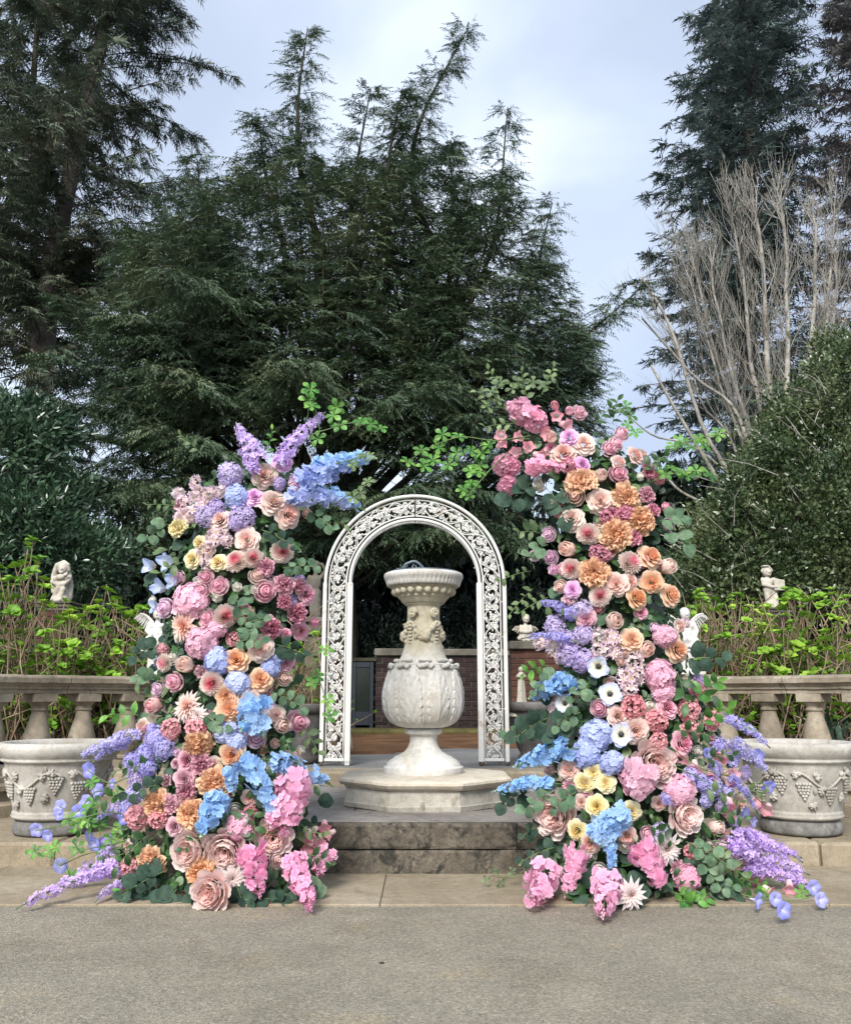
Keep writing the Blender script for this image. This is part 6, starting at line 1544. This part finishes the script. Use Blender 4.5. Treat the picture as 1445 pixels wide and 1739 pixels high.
def fill_pillar(pl, y0, y1, nleaf, seed):
    r = np.random.default_rng(seed)
    # dark core added inside the blooms to block light
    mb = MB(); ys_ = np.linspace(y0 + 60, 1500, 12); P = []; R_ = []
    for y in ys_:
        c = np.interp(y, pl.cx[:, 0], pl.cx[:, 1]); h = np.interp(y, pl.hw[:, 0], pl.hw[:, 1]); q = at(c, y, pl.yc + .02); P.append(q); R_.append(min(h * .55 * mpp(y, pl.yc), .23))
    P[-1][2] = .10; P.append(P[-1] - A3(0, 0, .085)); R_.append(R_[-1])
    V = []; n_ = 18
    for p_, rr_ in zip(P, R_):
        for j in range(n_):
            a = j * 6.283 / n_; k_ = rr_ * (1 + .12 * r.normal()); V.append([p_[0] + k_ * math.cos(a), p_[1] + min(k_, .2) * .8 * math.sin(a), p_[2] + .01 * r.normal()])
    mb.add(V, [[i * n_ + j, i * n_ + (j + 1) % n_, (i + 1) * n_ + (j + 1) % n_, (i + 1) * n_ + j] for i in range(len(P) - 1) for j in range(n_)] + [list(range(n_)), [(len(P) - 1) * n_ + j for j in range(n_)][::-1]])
    mb.obj('light_block_core', M['core'], pl.root)
    for mat, kind, share, sz, gs in (('dleaf', 'oval', .50, .062, .95), ('eucd', 'round', .26, .048, 1.0), ('euc', 'round', .14, .046, 1.0), ('olive', 'oval', .10, .042, 1.03)):
        m = int(nleaf * share); y = y0 + (y1 - y0) * r.random(m) ** .9; u = r.uniform(-1, 1, m) * gs * np.interp(y, [700, 1000, 1200, 1400], [.72, .80, .88, .93])
        c = np.interp(y, pl.cx[:, 0], pl.cx[:, 1]); h = np.interp(y, pl.hw[:, 0], pl.hw[:, 1]); D_ = np.interp(y, [700, 1000, 1300, 1500], [.16, .24, .30, .36])
        Y = pl.yc - D_ * np.sqrt(np.clip(1 - u * u, 0, 1)) * r.uniform(.05, .95, m) ** .6 + .02
        P = np.array([at(a, b, q) for a, b, q in zip(c + u * h, y, Y)]); P[:, 2] = np.maximum(P[:, 2], .05)
        N_ = nrm(np.stack([u * .8 + r.normal(0, .4, m), -np.ones(m), .35 + r.normal(0, .4, m)], -1)); D = nrm(np.cross(N_, r.normal(0, 1, (m, 3)))); 
        leaf_soup(pl, 'foliage', mat, kind, (P, D, N_, sz * r.uniform(.6, 1.25, m)), seed)
def euc_sprig(pl, x, y, ang, n=7, size=26, mat='euc', L=70, out=.03, kind='round'):
    """sprig of separate leaves along a thin stem; ang in degrees, photo plane"""
    a = math.radians(ang); r = pl.r; p0, u = pl.depth(x, y, 4, out * .6); k = mpp(y, p0[1]); d = A3(math.cos(a), -.25, math.sin(a)); P = []
    for i in range(8):
        t = i / 7; P.append(p0 + d * L * k * t + A3(0, 0, -1) * (L * k * .18 * t * t))
    P = np.array(P); lo = P[:, 2].min()
    if lo < .03: P[:, 2] = np.maximum(P[:, 2], .03)
    mb = MB(); mb.tube(P, .0022, 4, cap=False); mb.obj('sprig_stem', M['stem'], pl.root)
    for i in range(n):
        t = (i + .7) / n; q = min(t * 7, 6.99); j = int(q); bp = P[j] + (P[j + 1] - P[j]) * (q - j); sg = 1 if i % 2 else -1
        side = A3(-math.sin(a), 0, math.cos(a)) * sg; dd = nrm(nrm(P[j + 1] - P[j]) * (.5 if i < n - 1 else 1.5) + side + A3(r.gauss(0, .2), r.gauss(-.1, .3), r.gauss(0, .2)))
        nn = A3(r.gauss(0, .35), -1, r.gauss(.35, .35)); sz = size * .82 * k * r.uniform(.7, 1.2) * (1 - .25 * t)
        if bp[2] + dd[2] * sz < .015: dd[2] = (.015 - bp[2]) / sz
        put_leaf(pl, kind, mat, bp, dd, nn, sz)
def vine(pl, pts, Y, hands, mat='ivy', size=15, fingers=5):
    """trailing vine: stem polyline in the place, with palmate hands of leaflets at its nodes"""
    P = catmull([at(a, b, Y + c) for a, b, c in pts], 16); P[:, 2] = np.maximum(P[:, 2], .02); mb = MB(); mb.tube(P, np.linspace(.004, .002, 16), 5, cap=False); st_ = mb.obj('vine_stem', M['stem'], pl.root); r = pl.r
    for (x, y) in hands:
        p_ = at(x, y, Y - .02 + r.uniform(-.03, .03)); p_[2] = max(p_[2], .03); k = mpp(y, Y); j = np.argmin(np.linalg.norm(P - p_, axis=1))
        mb = MB(); mb.tube([P[j], (P[j] + p_) / 2 + A3(0, 0, .008), p_], .0016, 4, cap=False); mb.obj('leaf_stalk', M['stem'], pl.root)
        nn = nrm(A3(r.gauss(0, .3), -1, r.gauss(.5, .3))); e1 = nrm(np.cross(nn, [0, 0, 1.0])); e2 = np.cross(e1, nn); a0 = r.uniform(0, 6.28)
        for q in range(fingers):
            a = a0 + q * 2 * math.pi / fingers; put_leaf(pl, 'obov', mat, p_, e1 * math.cos(a) + e2 * math.sin(a) + nn * .12, nn, size * k * r.uniform(.9, 1.3))

def run_catalogue(pl, txt):
    for ln in txt.strip().splitlines():
        for it in ln.split(';'):
            f = it.split()
            if not f: continue
            k = f[0]; col = f[1]; v = [float(q) for q in f[2:7]] if len(f) > 5 and k in 'KLJ' else [float(q) for q in f[2:5]]
            if k == 'K': pl.spike(col, *v, fl='hyd', fs=None, name='stock_spike', dens=1.5, tipfrac=.02, tipcol=col)
            elif k == 'L': pl.spike(col, *v, fl='del', name='delphinium_spike', dens=1.3)
            elif k == 'J': pl.spike(col, *v, fl='lil', name='veronica_spike', dens=1.3, tipcol='silver')
            else: pl.bloom(k, col, *v)

PL = Pillar((370, 1530), 'leaning pillar of silk roses, dahlias and hydrangeas on the left, trailing lavender towards the left planter',
    [(650, 490), (760, 455), (820, 430), (900, 400), (1000, 395), (1100, 375), (1200, 370), (1300, 365), (1400, 370), (1540, 375)],
    [(650, 25), (760, 75), (820, 115), (900, 135), (1000, 140), (1100, 125), (1200, 130), (1300, 150), (1400, 175), (1540, 175)], 4.82, 5)
PR = Pillar((1100, 1530), 'leaning pillar of silk roses, apricot carnations and hydrangeas on the right, trailing bellflowers towards the right planter',
    [(650, 950), (720, 960), (800, 1010), (900, 1040), (1000, 1045), (1100, 1055), (1200, 1075), (1300, 1090), (1400, 1090), (1540, 1085)],
    [(650, 40), (720, 100), (800, 115), (900, 115), (1000, 120), (1100, 125), (1200, 150), (1300, 165), (1400, 180), (1540, 185)], 4.82, 6)
fill_pillar(PL, 790, 1520, 2500, 51); fill_pillar(PR, 740, 1520, 2500, 52)

run_catalogue(PL, '''
R lilacrose 480 783 32;R dusty 448 806 42;R lilacrose 506 816 29;R lilacrose 432 842 32;R blush 465 852 44;R dusty 491 874 42;R blush 373 882 40;R dusty 418 916 42
P cream 302 896 34;R cream 325 949 32;R cream 337 922 24;R cream 369 954 29
D pompon 430 947 40;D pompon 400 951 47;D pompon 480 937 43;C burg 451 962 30;B blush 436 978 28
B pinkball 349 980 28;B pinkball 372 995 31;B pinkball 342 1002 28;B white 403 997 17;B white 369 1014 17;B white 434 1001 17;B pinkball 450 1004 36
C burg 483 993 35;C burg 509 995 24;R pinkrose 523 1009 32;C burg 484 1023 27;C burg 506 1042 34;T tpink 417 1040 30;D pompon 383 1047 46;B pinkrose 534 1057 17;C burg 462 1067 36;R pinkrose 511 1071 30;R pinkrose 487 1076 18
H hydpink 320 1018 60;B lilacball 279 1033 33;S spiky 308 1064 50;B pinkball 352 1050 32;H hydpink 338 1090 62;H hydpink 365 1070 40
Y sweetpea 252 960 25;Y sweetpea 282 953 27;Y sweetpea 270 998 25;Y sweetpea 293 985 27;Y sweetpea 262 1030 20;B white 258 1020 16
V lilac 386 806 54;V lilac 408 876 50;H hydblue 399 845 46;V lilac 348 873 46;V lilac 400 890 30;V lilac 366 862 34;V lilac 475 820 26
W blossom 328 818 26;W blossom 308 853 32;W blossom 350 836 36;W blossom 330 838 32;W blossom 320 872 34;W blossom 362 912 36;W blossom 347 932 34;W blossom 385 918 24;W blossom 350 957 26;W blossom 300 835 24;W blossom 372 832 28;W blossom 342 855 28;W blossom 300 875 26;W blossom 378 905 26
J lavender 434 802 404 724 27;J lavender 474 786 545 706 27;J lavender 446 790 420 740 24
L blueviolet 510 812 596 790 34;L blue 532 800 628 778 34;L blueviolet 490 842 600 858 30;L blue 540 838 612 862 26;L blueviolet 520 822 570 812 30
D pompon 276 1126 36;U blush 313 1128 46;B pinkball 295 1158 32;B lilacball 267 1170 26;U tulip 259 1198 44;D pompon 358 1161 47
H hydblue 367 1122 46;H slate 404 1160 46;R peach 401 1120 42;R blush 442 1102 44;R mauve 485 1126 33;R peach 442 1154 38;H hydblue 460 1137 34;H hydblue 472 1120 26;B blush 482 1152 26
R peach 383 1182 36;R peach 389 1204 42;S spiky 315 1199 46;R dusty 427 1192 34;S spikyw 335 1215 30
L blue 422 1196 446 1244 46;L blue 440 1190 412 1235 36;U blush 480 1232 42;B pinkball 506 1227 42;R blush 470 1215 30;B lilacball 436 1254 32;B blush 467 1263 17;B white 511 1274 15
T tpink 288 1239 37;T tpink 330 1237 34;H slate 384 1244 44;H slate 404 1262 36;P apricot 337 1267 50;R peach 393 1283 43;R mauve 316 1292 37;C burg 342 1299 36;R mauve 298 1297 18
R mauve 313 1323 37;C burg 318 1344 38;P apricot 364 1331 54;L blue 415 1290 468 1378 36;L blue 462 1292 556 1330 30;L blue 388 1308 396 1345 24;L blue 378 1352 345 1412 40;L blue 365 1375 380 1350 34
K hotpink 506 1322 480 1408 58;K hotpink 488 1350 462 1400 44;B dusty 504 1312 26;P apricot 264 1365 50;C mauve 290 1367 34;P apricot 322 1381 52
T tpink 267 1392 32;T tpink 229 1391 38;R mauve 295 1405 31;G cabbage 321 1446 54;G cabbage 382 1448 54;P apricot 255 1464 50;P apricot 340 1483 46;G cabbage 355 1517 52;T tpink 213 1475 34
S spikyw 395 1494 42;H dpink 405 1405 52;K hotpink 426 1438 440 1515 48;G cabbage 464 1424 46;B cabbage 470 1460 26;K hotpink 496 1462 525 1535 42;K hotpink 552 1450 540 1482 36;K hotpink 500 1480 512 1505 36
N bell 521 1424 22;N bell 551 1404 18;N bell 559 1416 17;N bell 540 1431 20;N bell 525 1439 22;N bell 530 1412 18;N bell 546 1445 18
M glory 149 1309 30;M glory 165 1344 28;M glory 144 1363 28;M glory 130 1380 27;M glory 100 1370 27;M glory 60 1411 28;M glory 79 1420 22;M glory 189 1331 20;M glory 102 1471 28;M glory 157 1435 30;M glory 173 1435 29;M glory 207 1390 28;M glory 150 1420 20;M glory 98 1384 22
J purple 236 1246 140 1284 20;J purple 222 1256 163 1290 18;V purple 258 1256 46;V purple 243 1283 44;V purple 276 1271 40;V purple 220 1296 36;V lilac 232 1325 44;V purple 224 1350 40;V lilac 194 1372 38;V purple 246 1306 40;V purple 205 1262 28;V purple 212 1372 36;V lilac 180 1428 26;V purple 256 1240 26
J lavender 205 1470 45 1534 26;J lavender 190 1462 110 1500 24;J lavender 209 1504 165 1528 16;J purple 190 1378 161 1400 12;V lavender 186 1482 30;J lilac 200 1440 165 1462 18
''')
run_catalogue(PR, '''
K hydpink 890 702 868 690 36;T dpink 881 697 42;T dpink 909 715 36;K dpink 918 708 900 700 24;U bell 942 688 24;U pinkball 967 697 22;B pinkball 984 700 27;R lilacrose 966 742 31;R blush 992 752 36;U blush 936 742 30
B pinkball 1056 736 26;B pinkball 1046 754 26;B pinkball 1035 762 28;R dusty 1081 771 30;R dusty 957 769 40;K dpink 900 795 952 797 28;T dpink 963 787 29;T dpink 854 787 38;T dpink 870 792 28;T dpink 860 822 34
R lilacrose 990 787 27;U blush 1021 806 34;B pinkball 1051 804 34;R blush 1052 784 26;C burg 1102 802 26;B white 1088 809 14;P apricot 987 816 52;C burg 1100 840 32;B blush 976 843 32;R blush 1020 850 44;P apricot 1064 844 48
C burg 1110 866 26;B pinkrose 1132 861 17;P apricot 1090 884 52;B lilacball 1137 890 26;T burg 1036 874 32;T burg 1064 870 32;R blush 970 880 40;B white 969 872 16;D pompon 998 906 43;P apricot 1046 907 54;C burg 1077 913 28
B lilacball 931 907 27;B lilacball 909 941 23;B lilacball 940 967 20;B blush 940 856 26;U blush 962 932 44;T burg 1019 940 34;D pompon 1072 954 45;R peach 1107 944 40;U blush 1137 961 42;D pompon 969 966 41;P apricot 1008 973 52
R dusty 1046 992 38;R dusty 1071 988 30;R peach 1108 990 37;R peach 1084 1015 37;R peach 1142 1010 37;R lilacrose 971 1001 29;B blush 951 996 25;D pompon 1019 1011 43
N bell 851 740 17;N bell 880 742 18;N bell 897 760 18;N bell 876 769 18;N bell 916 773 18;N bell 930 736 20;N bell 961 721 20;N bell 851 754 17;N bell 945 706 18
R mauve 995 1051 32;U blush 1044 1054 46;R peach 1073 1086 40;U blush 1099 1102 44;R peach 1153 1104 38;H hydpink 1133 1080 40;V lilac 940 1061 50;V lilac 987 1038 38;V lilac 990 1078 40;V lilac 965 1112 50;V lilac 985 1122 42;V purple 970 1042 32;V lilac 962 1088 40
J purple 970 1044 918 1024 18;J purple 968 1086 893 1083 15;W blossom 1037 1083 34;W blossom 1015 1083 32;W blossom 1023 1107 36;W blossom 937 1097 34;W blossom 915 1094 24;W blossom 1076 1124 36;W blossom 1062 1150 40;W blossom 1068 1170 34;W blossom 1048 1110 30;W blossom 1084 1148 30;W blossom 950 1118 28;B blush 1054 1124 15;B blush 1061 1109 13
A anemone 1016 1133 36;A anemone 1036 1179 37;A anemone 959 1195 34;A anemone 1055 1248 40;H hydpink 1124 1148 62;H hydpink 1130 1175 44;T tpink 1076 1199 40;B pinkball 1017 1203 32;R dusty 1051 1216 36;R blush 1080 1242 44
R pinkrose 1135 1201 35;T tpink 1174 1206 38;T tpink 1116 1224 38;T tpink 1174 1239 30;T tpink 1213 1224 32;T tpink 1119 1260 32;B pinkrose 1185 1171 34;V lilac 1187 1155 26;R pinkrose 1161 1262 38;G cabbage 1113 1297 54
H hydblue 1012 1250 60;H hydblue 992 1283 50;H hydblue 1038 1298 46;H hydblue 1000 1268 44;L blue 968 1160 905 1182 34;L blue 968 1272 882 1298 34;L blue 935 1330 846 1342 22;L blue 950 1262 930 1280 34
R dusty 965 1309 37;R cream 1007 1312 32;R cream 992 1331 32;R cream 1028 1330 33;R cream 1013 1371 35;R cream 1072 1379 33;K hydpink 1096 1312 1075 1345 56;H hydpink 1085 1325 62;H hydpink 1160 1346 54;H hydpink 1148 1342 40;V purple 1137 1356 28;V lilac 1150 1362 20
G cabbage 939 1384 54;G cabbage 1166 1386 46;R cream 979 1413 34;R blush 1000 1434 35;L blue 1062 1385 1018 1405 44;L blue 1030 1400 1022 1432 44;L blue 1035 1432 1040 1490 18;R dusty 1065 1421 31;L blue 1012 1412 1006 1424 30
K hotpink 982 1440 962 1515 42;K hotpink 928 1480 906 1532 48;K hotpink 1032 1492 1024 1550 46;K hotpink 1082 1432 1118 1500 52;S spikyw 1134 1444 50;S spikyw 1073 1521 48;H dpink 1171 1494 46;U blush 1219 1405 34;V lilac 1122 1412 32;V purple 1120 1425 22
J purple 1229 1217 1300 1263 18;J purple 1232 1258 1300 1306 24;J purple 1240 1320 1282 1373 16;V purple 1225 1267 36;V purple 1177 1318 34;V purple 1213 1338 46;V purple 1217 1308 34;V lilac 1229 1369 32;V lilac 1268 1314 28;V purple 1248 1290 34;V purple 1195 1330 32;V purple 1240 1345 28;V lilac 1250 1395 26;V purple 1200 1362 26;M glory 1204 1280 24
J lavender 1245 1422 1350 1452 28;J lavender 1240 1440 1362 1480 30;J lavender 1262 1470 1366 1500 28;J lavender 1250 1418 1300 1425 24;J lavender 1230 1432 1300 1470 28;J silver 1330 1450 1360 1462 10
M glory 1306 1338 28;M glory 1288 1284 26;M glory 1268 1381 26;M glory 1282 1397 20;M glory 1383 1509 28;M glory 1396 1529 27;M glory 1290 1531 30;M glory 1333 1547 34;M glory 1318 1528 24
N bell 1156 1287 22;N bell 1179 1304 20;N bell 1207 1320 22;N bell 1223 1284 20;N bell 1244 1317 20;N bell 1240 1334 20;N bell 1238 1366 22;N bell 1240 1382 20;N bell 1282 1362 18;N bell 1302 1374 20;N bell 1217 1453 20;N bell 1270 1474 18;N bell 1283 1492 20;N bell 1306 1513 18;N bell 1341 1508 20;N bell 1239 1444 18;N bell 1262 1458 16;N bell 1306 1482 18;N bell 1194 1460 18;N bell 1226 1290 16
''')
# small filler blooms tucked between the big ones
for pl_, ylo in ((PL, 840), (PR, 760)):
    for i in range(64):
        y = pl_.r.uniform(ylo, 1480); c = np.interp(y, pl_.cx[:, 0], pl_.cx[:, 1]); h = np.interp(y, pl_.hw[:, 0], pl_.hw[:, 1]); x = c + pl_.r.uniform(-.95, .95) * h
        kd, cl = pl_.r.choice([('R', 'blush'), ('B', 'pinkball'), ('R', 'dusty'), ('B', 'white'), ('T', 'tpink'), ('B', 'blush'), ('W', 'blossom'), ('V', 'lilac'), ('R', 'pinkrose'), ('B', 'lilacball'), ('C', 'mauve'), ('R', 'blush')])
        pl_.bloom(kd, cl, x, y, pl_.r.uniform(18, 28), out=-.035)
# ---- sprigs of eucalyptus and other leaves
for (x, y, a, n, s_, m, L_) in [
    (345, 775, 130, 7, 17, 'olive', 60), (300, 860, 170, 7, 17, 'olive', 50), (285, 890, 215, 5, 26, 'euc', 40), (310, 955, 200, 5, 24, 'olive', 40), (445, 900, -20, 7, 22, 'eucd', 60), (525, 868, -30, 6, 26, 'euc', 50), (550, 880, -10, 5, 28, 'olive', 40),
    (480, 965, 10, 7, 20, 'euc', 60), (455, 770, 80, 6, 16, 'ivy', 50), (398, 1010, -60, 6, 26, 'euc', 50), (400, 1070, 30, 7, 26, 'euc', 60), (270, 1095, 200, 6, 30, 'eucd', 40), (400, 1090, 10, 6, 28, 'euc', 50), (470, 1095, -10, 6, 28, 'eucd', 50),
    (262, 1155, 160, 4, 28, 'euc', 30), (460, 1175, -15, 7, 24, 'euc', 60), (345, 1215, -20, 6, 24, 'euc', 44), (515, 1235, -50, 6, 26, 'olive', 45), (480, 1245, -60, 6, 24, 'dleaf', 45), (385, 1380, -40, 6, 28, 'euc', 40), (430, 1370, -80, 6, 28, 'dleaf', 50), (440, 1330, -60, 6, 26, 'eucd', 50),
    (280, 1480, 200, 7, 36, 'eucd', 70), (255, 1500, 250, 5, 36, 'eucd', 40), (300, 1510, 240, 5, 34, 'eucd', 40), (330, 1500, -80, 5, 32, 'eucd', 40), (400, 1500, -60, 7, 30, 'eucd', 55), (430, 1520, -20, 7, 28, 'eucd', 55), (480, 1520, 20, 6, 34, 'eucd', 50), (500, 1500, -30, 4, 40, 'euc', 36), (230, 1520, 190, 3, 34, 'ivy', 24),
    (250, 1420, 220, 6, 28, 'dleaf', 60), (220, 1340, 200, 6, 26, 'dleaf', 60), (190, 1390, 190, 7, 24, 'ivy', 60), (210, 1450, 200, 6, 26, 'dleaf', 60), (250, 1300, 180, 6, 22, 'dleaf', 50), (280, 1330, 190, 7, 26, 'eucd', 60), (350, 1420, 200, 5, 24, 'dleaf', 40), (500, 1415, 10, 6, 22, 'olive', 55), (520, 1450, -10, 6, 24, 'dleaf', 45), (235, 1215, 170, 6, 26, 'ivy', 50),
    (860, 700, 140, 8, 20, 'olive', 70), (895, 680, 100, 9, 18, 'olive', 60), (920, 670, 70, 8, 18, 'olive', 60), (850, 660, 120, 7, 16, 'olive', 45), (1010, 720, 50, 7, 22, 'dleaf', 50), (1040, 720, 80, 7, 22, 'dleaf', 50), (905, 830, 200, 5, 42, 'eucd', 44), (935, 835, -60, 5, 42, 'eucd', 44), (905, 815, 230, 4, 40, 'eucd', 40), (880, 720, 180, 7, 20, 'olive', 60),
    (915, 905, 170, 5, 28, 'olive', 36), (930, 925, 200, 5, 30, 'euc', 36), (1090, 800, 40, 6, 24, 'dleaf', 50), (1128, 900, -30, 3, 38, 'euc', 40), (1120, 885, 20, 5, 30, 'euc', 40), (900, 970, 190, 7, 18, 'olive', 56), (905, 1000, 220, 8, 17, 'olive', 56), (930, 1015, 200, 7, 18, 'olive', 56), (1165, 1120, 10, 6, 34, 'eucd', 60), (1150, 1140, -80, 5, 36, 'dleaf', 50),
    (930, 1130, 190, 6, 26, 'ivy', 46), (945, 1150, 200, 6, 28, 'euc', 44), (1000, 1160, 220, 6, 28, 'euc', 50), (985, 1210, 200, 6, 26, 'euc', 46), (930, 1220, 200, 7, 34, 'eucd', 60), (920, 1240, 180, 7, 24, 'euc', 64), (960, 1220, 230, 6, 30, 'eucd', 46), (1180, 1190, 50, 7, 34, 'ivy', 60), (1190, 1230, 40, 6, 30, 'ivy', 60), (1150, 1240, 0, 6, 26, 'dleaf', 50), (1195, 1290, 20, 6, 22, 'dleaf', 50),
    (900, 1345, 190, 6, 34, 'eucd', 50), (940, 1345, 200, 7, 30, 'euc', 56), (980, 1345, 200, 6, 28, 'euc', 46), (920, 1400, 200, 5, 24, 'eucd', 36), (940, 1440, 190, 7, 22, 'eucd', 60), (990, 1480, 250, 4, 40, 'eucd', 36), (1010, 1470, -70, 5, 42, 'eucd', 46), (1055, 1480, -60, 5, 42, 'eucd', 46), (1060, 1500, 250, 4, 38, 'eucd', 36), (1100, 1400, -30, 6, 26, 'dleaf', 50),
    (1165, 1430, -20, 8, 30, 'euc', 66), (1180, 1450, -50, 8, 28, 'euc', 60), (1200, 1440, -30, 8, 28, 'olive', 60), (1150, 1470, -60, 7, 28, 'dleaf', 50), (1140, 1515, -10, 7, 26, 'ivy', 56), (1150, 1530, -20, 5, 34, 'ivy', 36), (1200, 1490, -40, 7, 26, 'eucd', 56), (1230, 1480, -30, 7, 24, 'dleaf', 60), (1200, 1520, 30, 7, 22, 'euc', 50), (1210, 1380, 0, 6, 24, 'dleaf', 50), (1250, 1490, -10, 7, 24, 'ivy', 50), (1000, 1520, 200, 3, 34, 'dleaf', 30), (1195, 1340, -10, 6, 22, 'olive', 60), (1255, 1345, 10, 4, 30, 'olive', 40)]:
    pl_ = PL if x < 700 else PR
    euc_sprig(pl_, x, y, a, n, s_, m, L_, kind='round' if m in ('euc', 'eucd') else 'oval')
# extra single leaves scattered over the face
for pl_, ylo in ((PL, 830), (PR, 780)):
    for i in range(90):
        y = pl_.r.uniform(ylo, 1500); c = np.interp(y, pl_.cx[:, 0], pl_.cx[:, 1]); h = np.interp(y, pl_.hw[:, 0], pl_.hw[:, 1]); x = c + pl_.r.uniform(-1.08, 1.08) * h
        p_, u = pl_.depth(x, y, 8, -.045); p_[2] = max(p_[2], .04); n = nrm(A3(u * .6 + pl_.r.gauss(0, .3), -1, pl_.r.gauss(.3, .3))); d = np.cross(n, A3(pl_.r.gauss(0, 1), pl_.r.gauss(0, 1), pl_.r.gauss(0, 1)))
        if p_[2] < .1: d = A3(d[0], d[1], abs(d[2]))
        kd, mt = pl_.r.choice([('round', 'euc'), ('round', 'eucd'), ('oval', 'dleaf'), ('oval', 'dleaf'), ('oval', 'olive')])
        put_leaf(pl_, kd, mt, p_, d, n, pl_.r.uniform(18, 30) * mpp(y, p_[1]))
# ---- vines
vine(PL, [(478, 800, 0), (520, 745, -.03), (560, 728, -.05), (600, 718, -.05), (645, 728, -.05)], 4.72, [(527, 662), (524, 680), (566, 706), (577, 722), (612, 716), (630, 720), (645, 728), (540, 745), (572, 692)], size=14)
vine(PL, [(510, 760, 0), (522, 710, -.02), (526, 668, -.03)], 4.72, [(530, 690)], size=13)
vine(PL, [(560, 860, 0), (600, 835, -.08), (630, 820, -.1)], 4.70, [(612, 838), (625, 818), (600, 845)], 'olive', 12)
vine(PL, [(560, 790, 0), (600, 780, -.08), (632, 770, -.1)], 4.70, [(612, 775), (628, 775), (600, 790)], 'bud' if False else 'olive', 11)
vine(PL, [(240, 1420, 0), (190, 1435, -.1), (140, 1445, -.15), (100, 1470, -.2)], 4.75, [(205, 1405), (190, 1425), (170, 1400), (135, 1400), (130, 1440), (86, 1445), (60, 1447), (120, 1490), (175, 1450), (215, 1430), (95, 1440), (150, 1395)], 'ivy', 13)
vine(PL, [(230, 1390, 0), (180, 1380, -.1), (110, 1400, -.15), (60, 1412, -.2)], 4.75, [(150, 1378), (120, 1392), (160, 1365), (200, 1350), (155, 1330)], 'ivy', 13)
vine(PL, [(500, 1120, 0), (530, 1110, -.05), (556, 1100, -.08)], 4.75, [(552, 1105), (540, 1150), (556, 1190), (560, 1216), (530, 1160)], 'ivy', 13)
vine(PR, [(900, 740, 0), (840, 748, -.08), (780, 742, -.12), (720, 765, -.15), (688, 790, -.16)], 4.70, [(752, 738), (780, 742), (715, 765), (735, 782), (776, 770), (692, 785), (762, 790), (800, 765), (818, 770), (800, 800), (815, 790), (720, 792), (830, 756), (745, 760)], size=14)
vine(PR, [(860, 770, 0), (830, 800, -.08), (795, 842, -.12)], 4.70, [(795, 842), (805, 825), (812, 802), (800, 820), (786, 832)], size=12)
vine(PR, [(1100, 800, 0), (1140, 765, -.05), (1180, 745, -.1), (1220, 738, -.12)], 4.72, [(1144, 758), (1155, 748), (1188, 748), (1195, 755), (1220, 738), (1118, 800), (1170, 760)], size=14)
vine(PR, [(1100, 820, 0), (1140, 805, -.05), (1180, 800, -.1), (1210, 808, -.12)], 4.72, [(1140, 795), (1130, 805), (1155, 802), (1182, 800), (1205, 808), (1165, 808)], size=13)
vine(PR, [(1060, 740, 0), (1070, 710, -.03), (1062, 690, -.05)], 4.74, [(1062, 690), (1070, 705), (1065, 722), (1080, 735)], size=12)
vine(PR, [(940, 660, .05), (900, 650, 0), (850, 655, -.04), (825, 690, -.05)], 4.75, [(850, 648), (835, 665), (870, 660), (905, 648), (935, 638), (826, 690), (880, 650), (845, 680), (920, 655)], 'olive', 13, 4)
vine(PR, [(950, 1440, .2), (910, 1460, .2), (875, 1490, .2), (840, 1500, .22)], 4.80, [(905, 1455), (870, 1480), (840, 1480), (850, 1500), (885, 1465), (825, 1495)], 'olive', 8, 4)
vine(PR, [(1180, 1490, 0), (1260, 1520, -.1), (1340, 1530, -.15), (1390, 1520, -.15)], 4.60, [(1250, 1505), (1300, 1520), (1360, 1520)], 'ivy', 12)
for (pl_, pts) in ((PR, [(1140, 1270), (1190, 1305), (1250, 1325), (1300, 1370)]), (PR, [(1140, 1300), (1200, 1330), (1240, 1380)]), (PR, [(1180, 1420), (1260, 1470), (1340, 1510)]), (PR, [(1220, 1490), (1262, 1520), (1290, 1531), (1318, 1528), (1333, 1547)]), (PR, [(1240, 1490), (1310, 1505), (1360, 1500), (1383, 1509), (1396, 1529)]), (PR, [(1250, 1350), (1285, 1330), (1306, 1338)]), (PL, [(220, 1320), (185, 1330), (149, 1309)]), (PL, [(210, 1360), (165, 1344), (130, 1380), (100, 1370)]), (PL, [(215, 1410), (140, 1400), (60, 1411)]), (PL, [(215, 1440), (150, 1450), (102, 1471)]), (PR, [(900, 745), (860, 745)]), (PR, [(940, 770), (880, 768)]), (PL, [(510, 1400), (540, 1425), (556, 1410)]), (PL, [(500, 1420), (530, 1440), (550, 1450)])):
    P = np.array([pl_.depth(a, b, 4, .04)[0] for a, b in pts]); P[:, 2] = np.maximum(P[:, 2], .03); P = catmull(P, 12); mb = MB(); mb.tube(P, .003, 5, cap=False); mb.obj('flower_stem', M['stem'], pl_.root)
print('TRI', TRI)
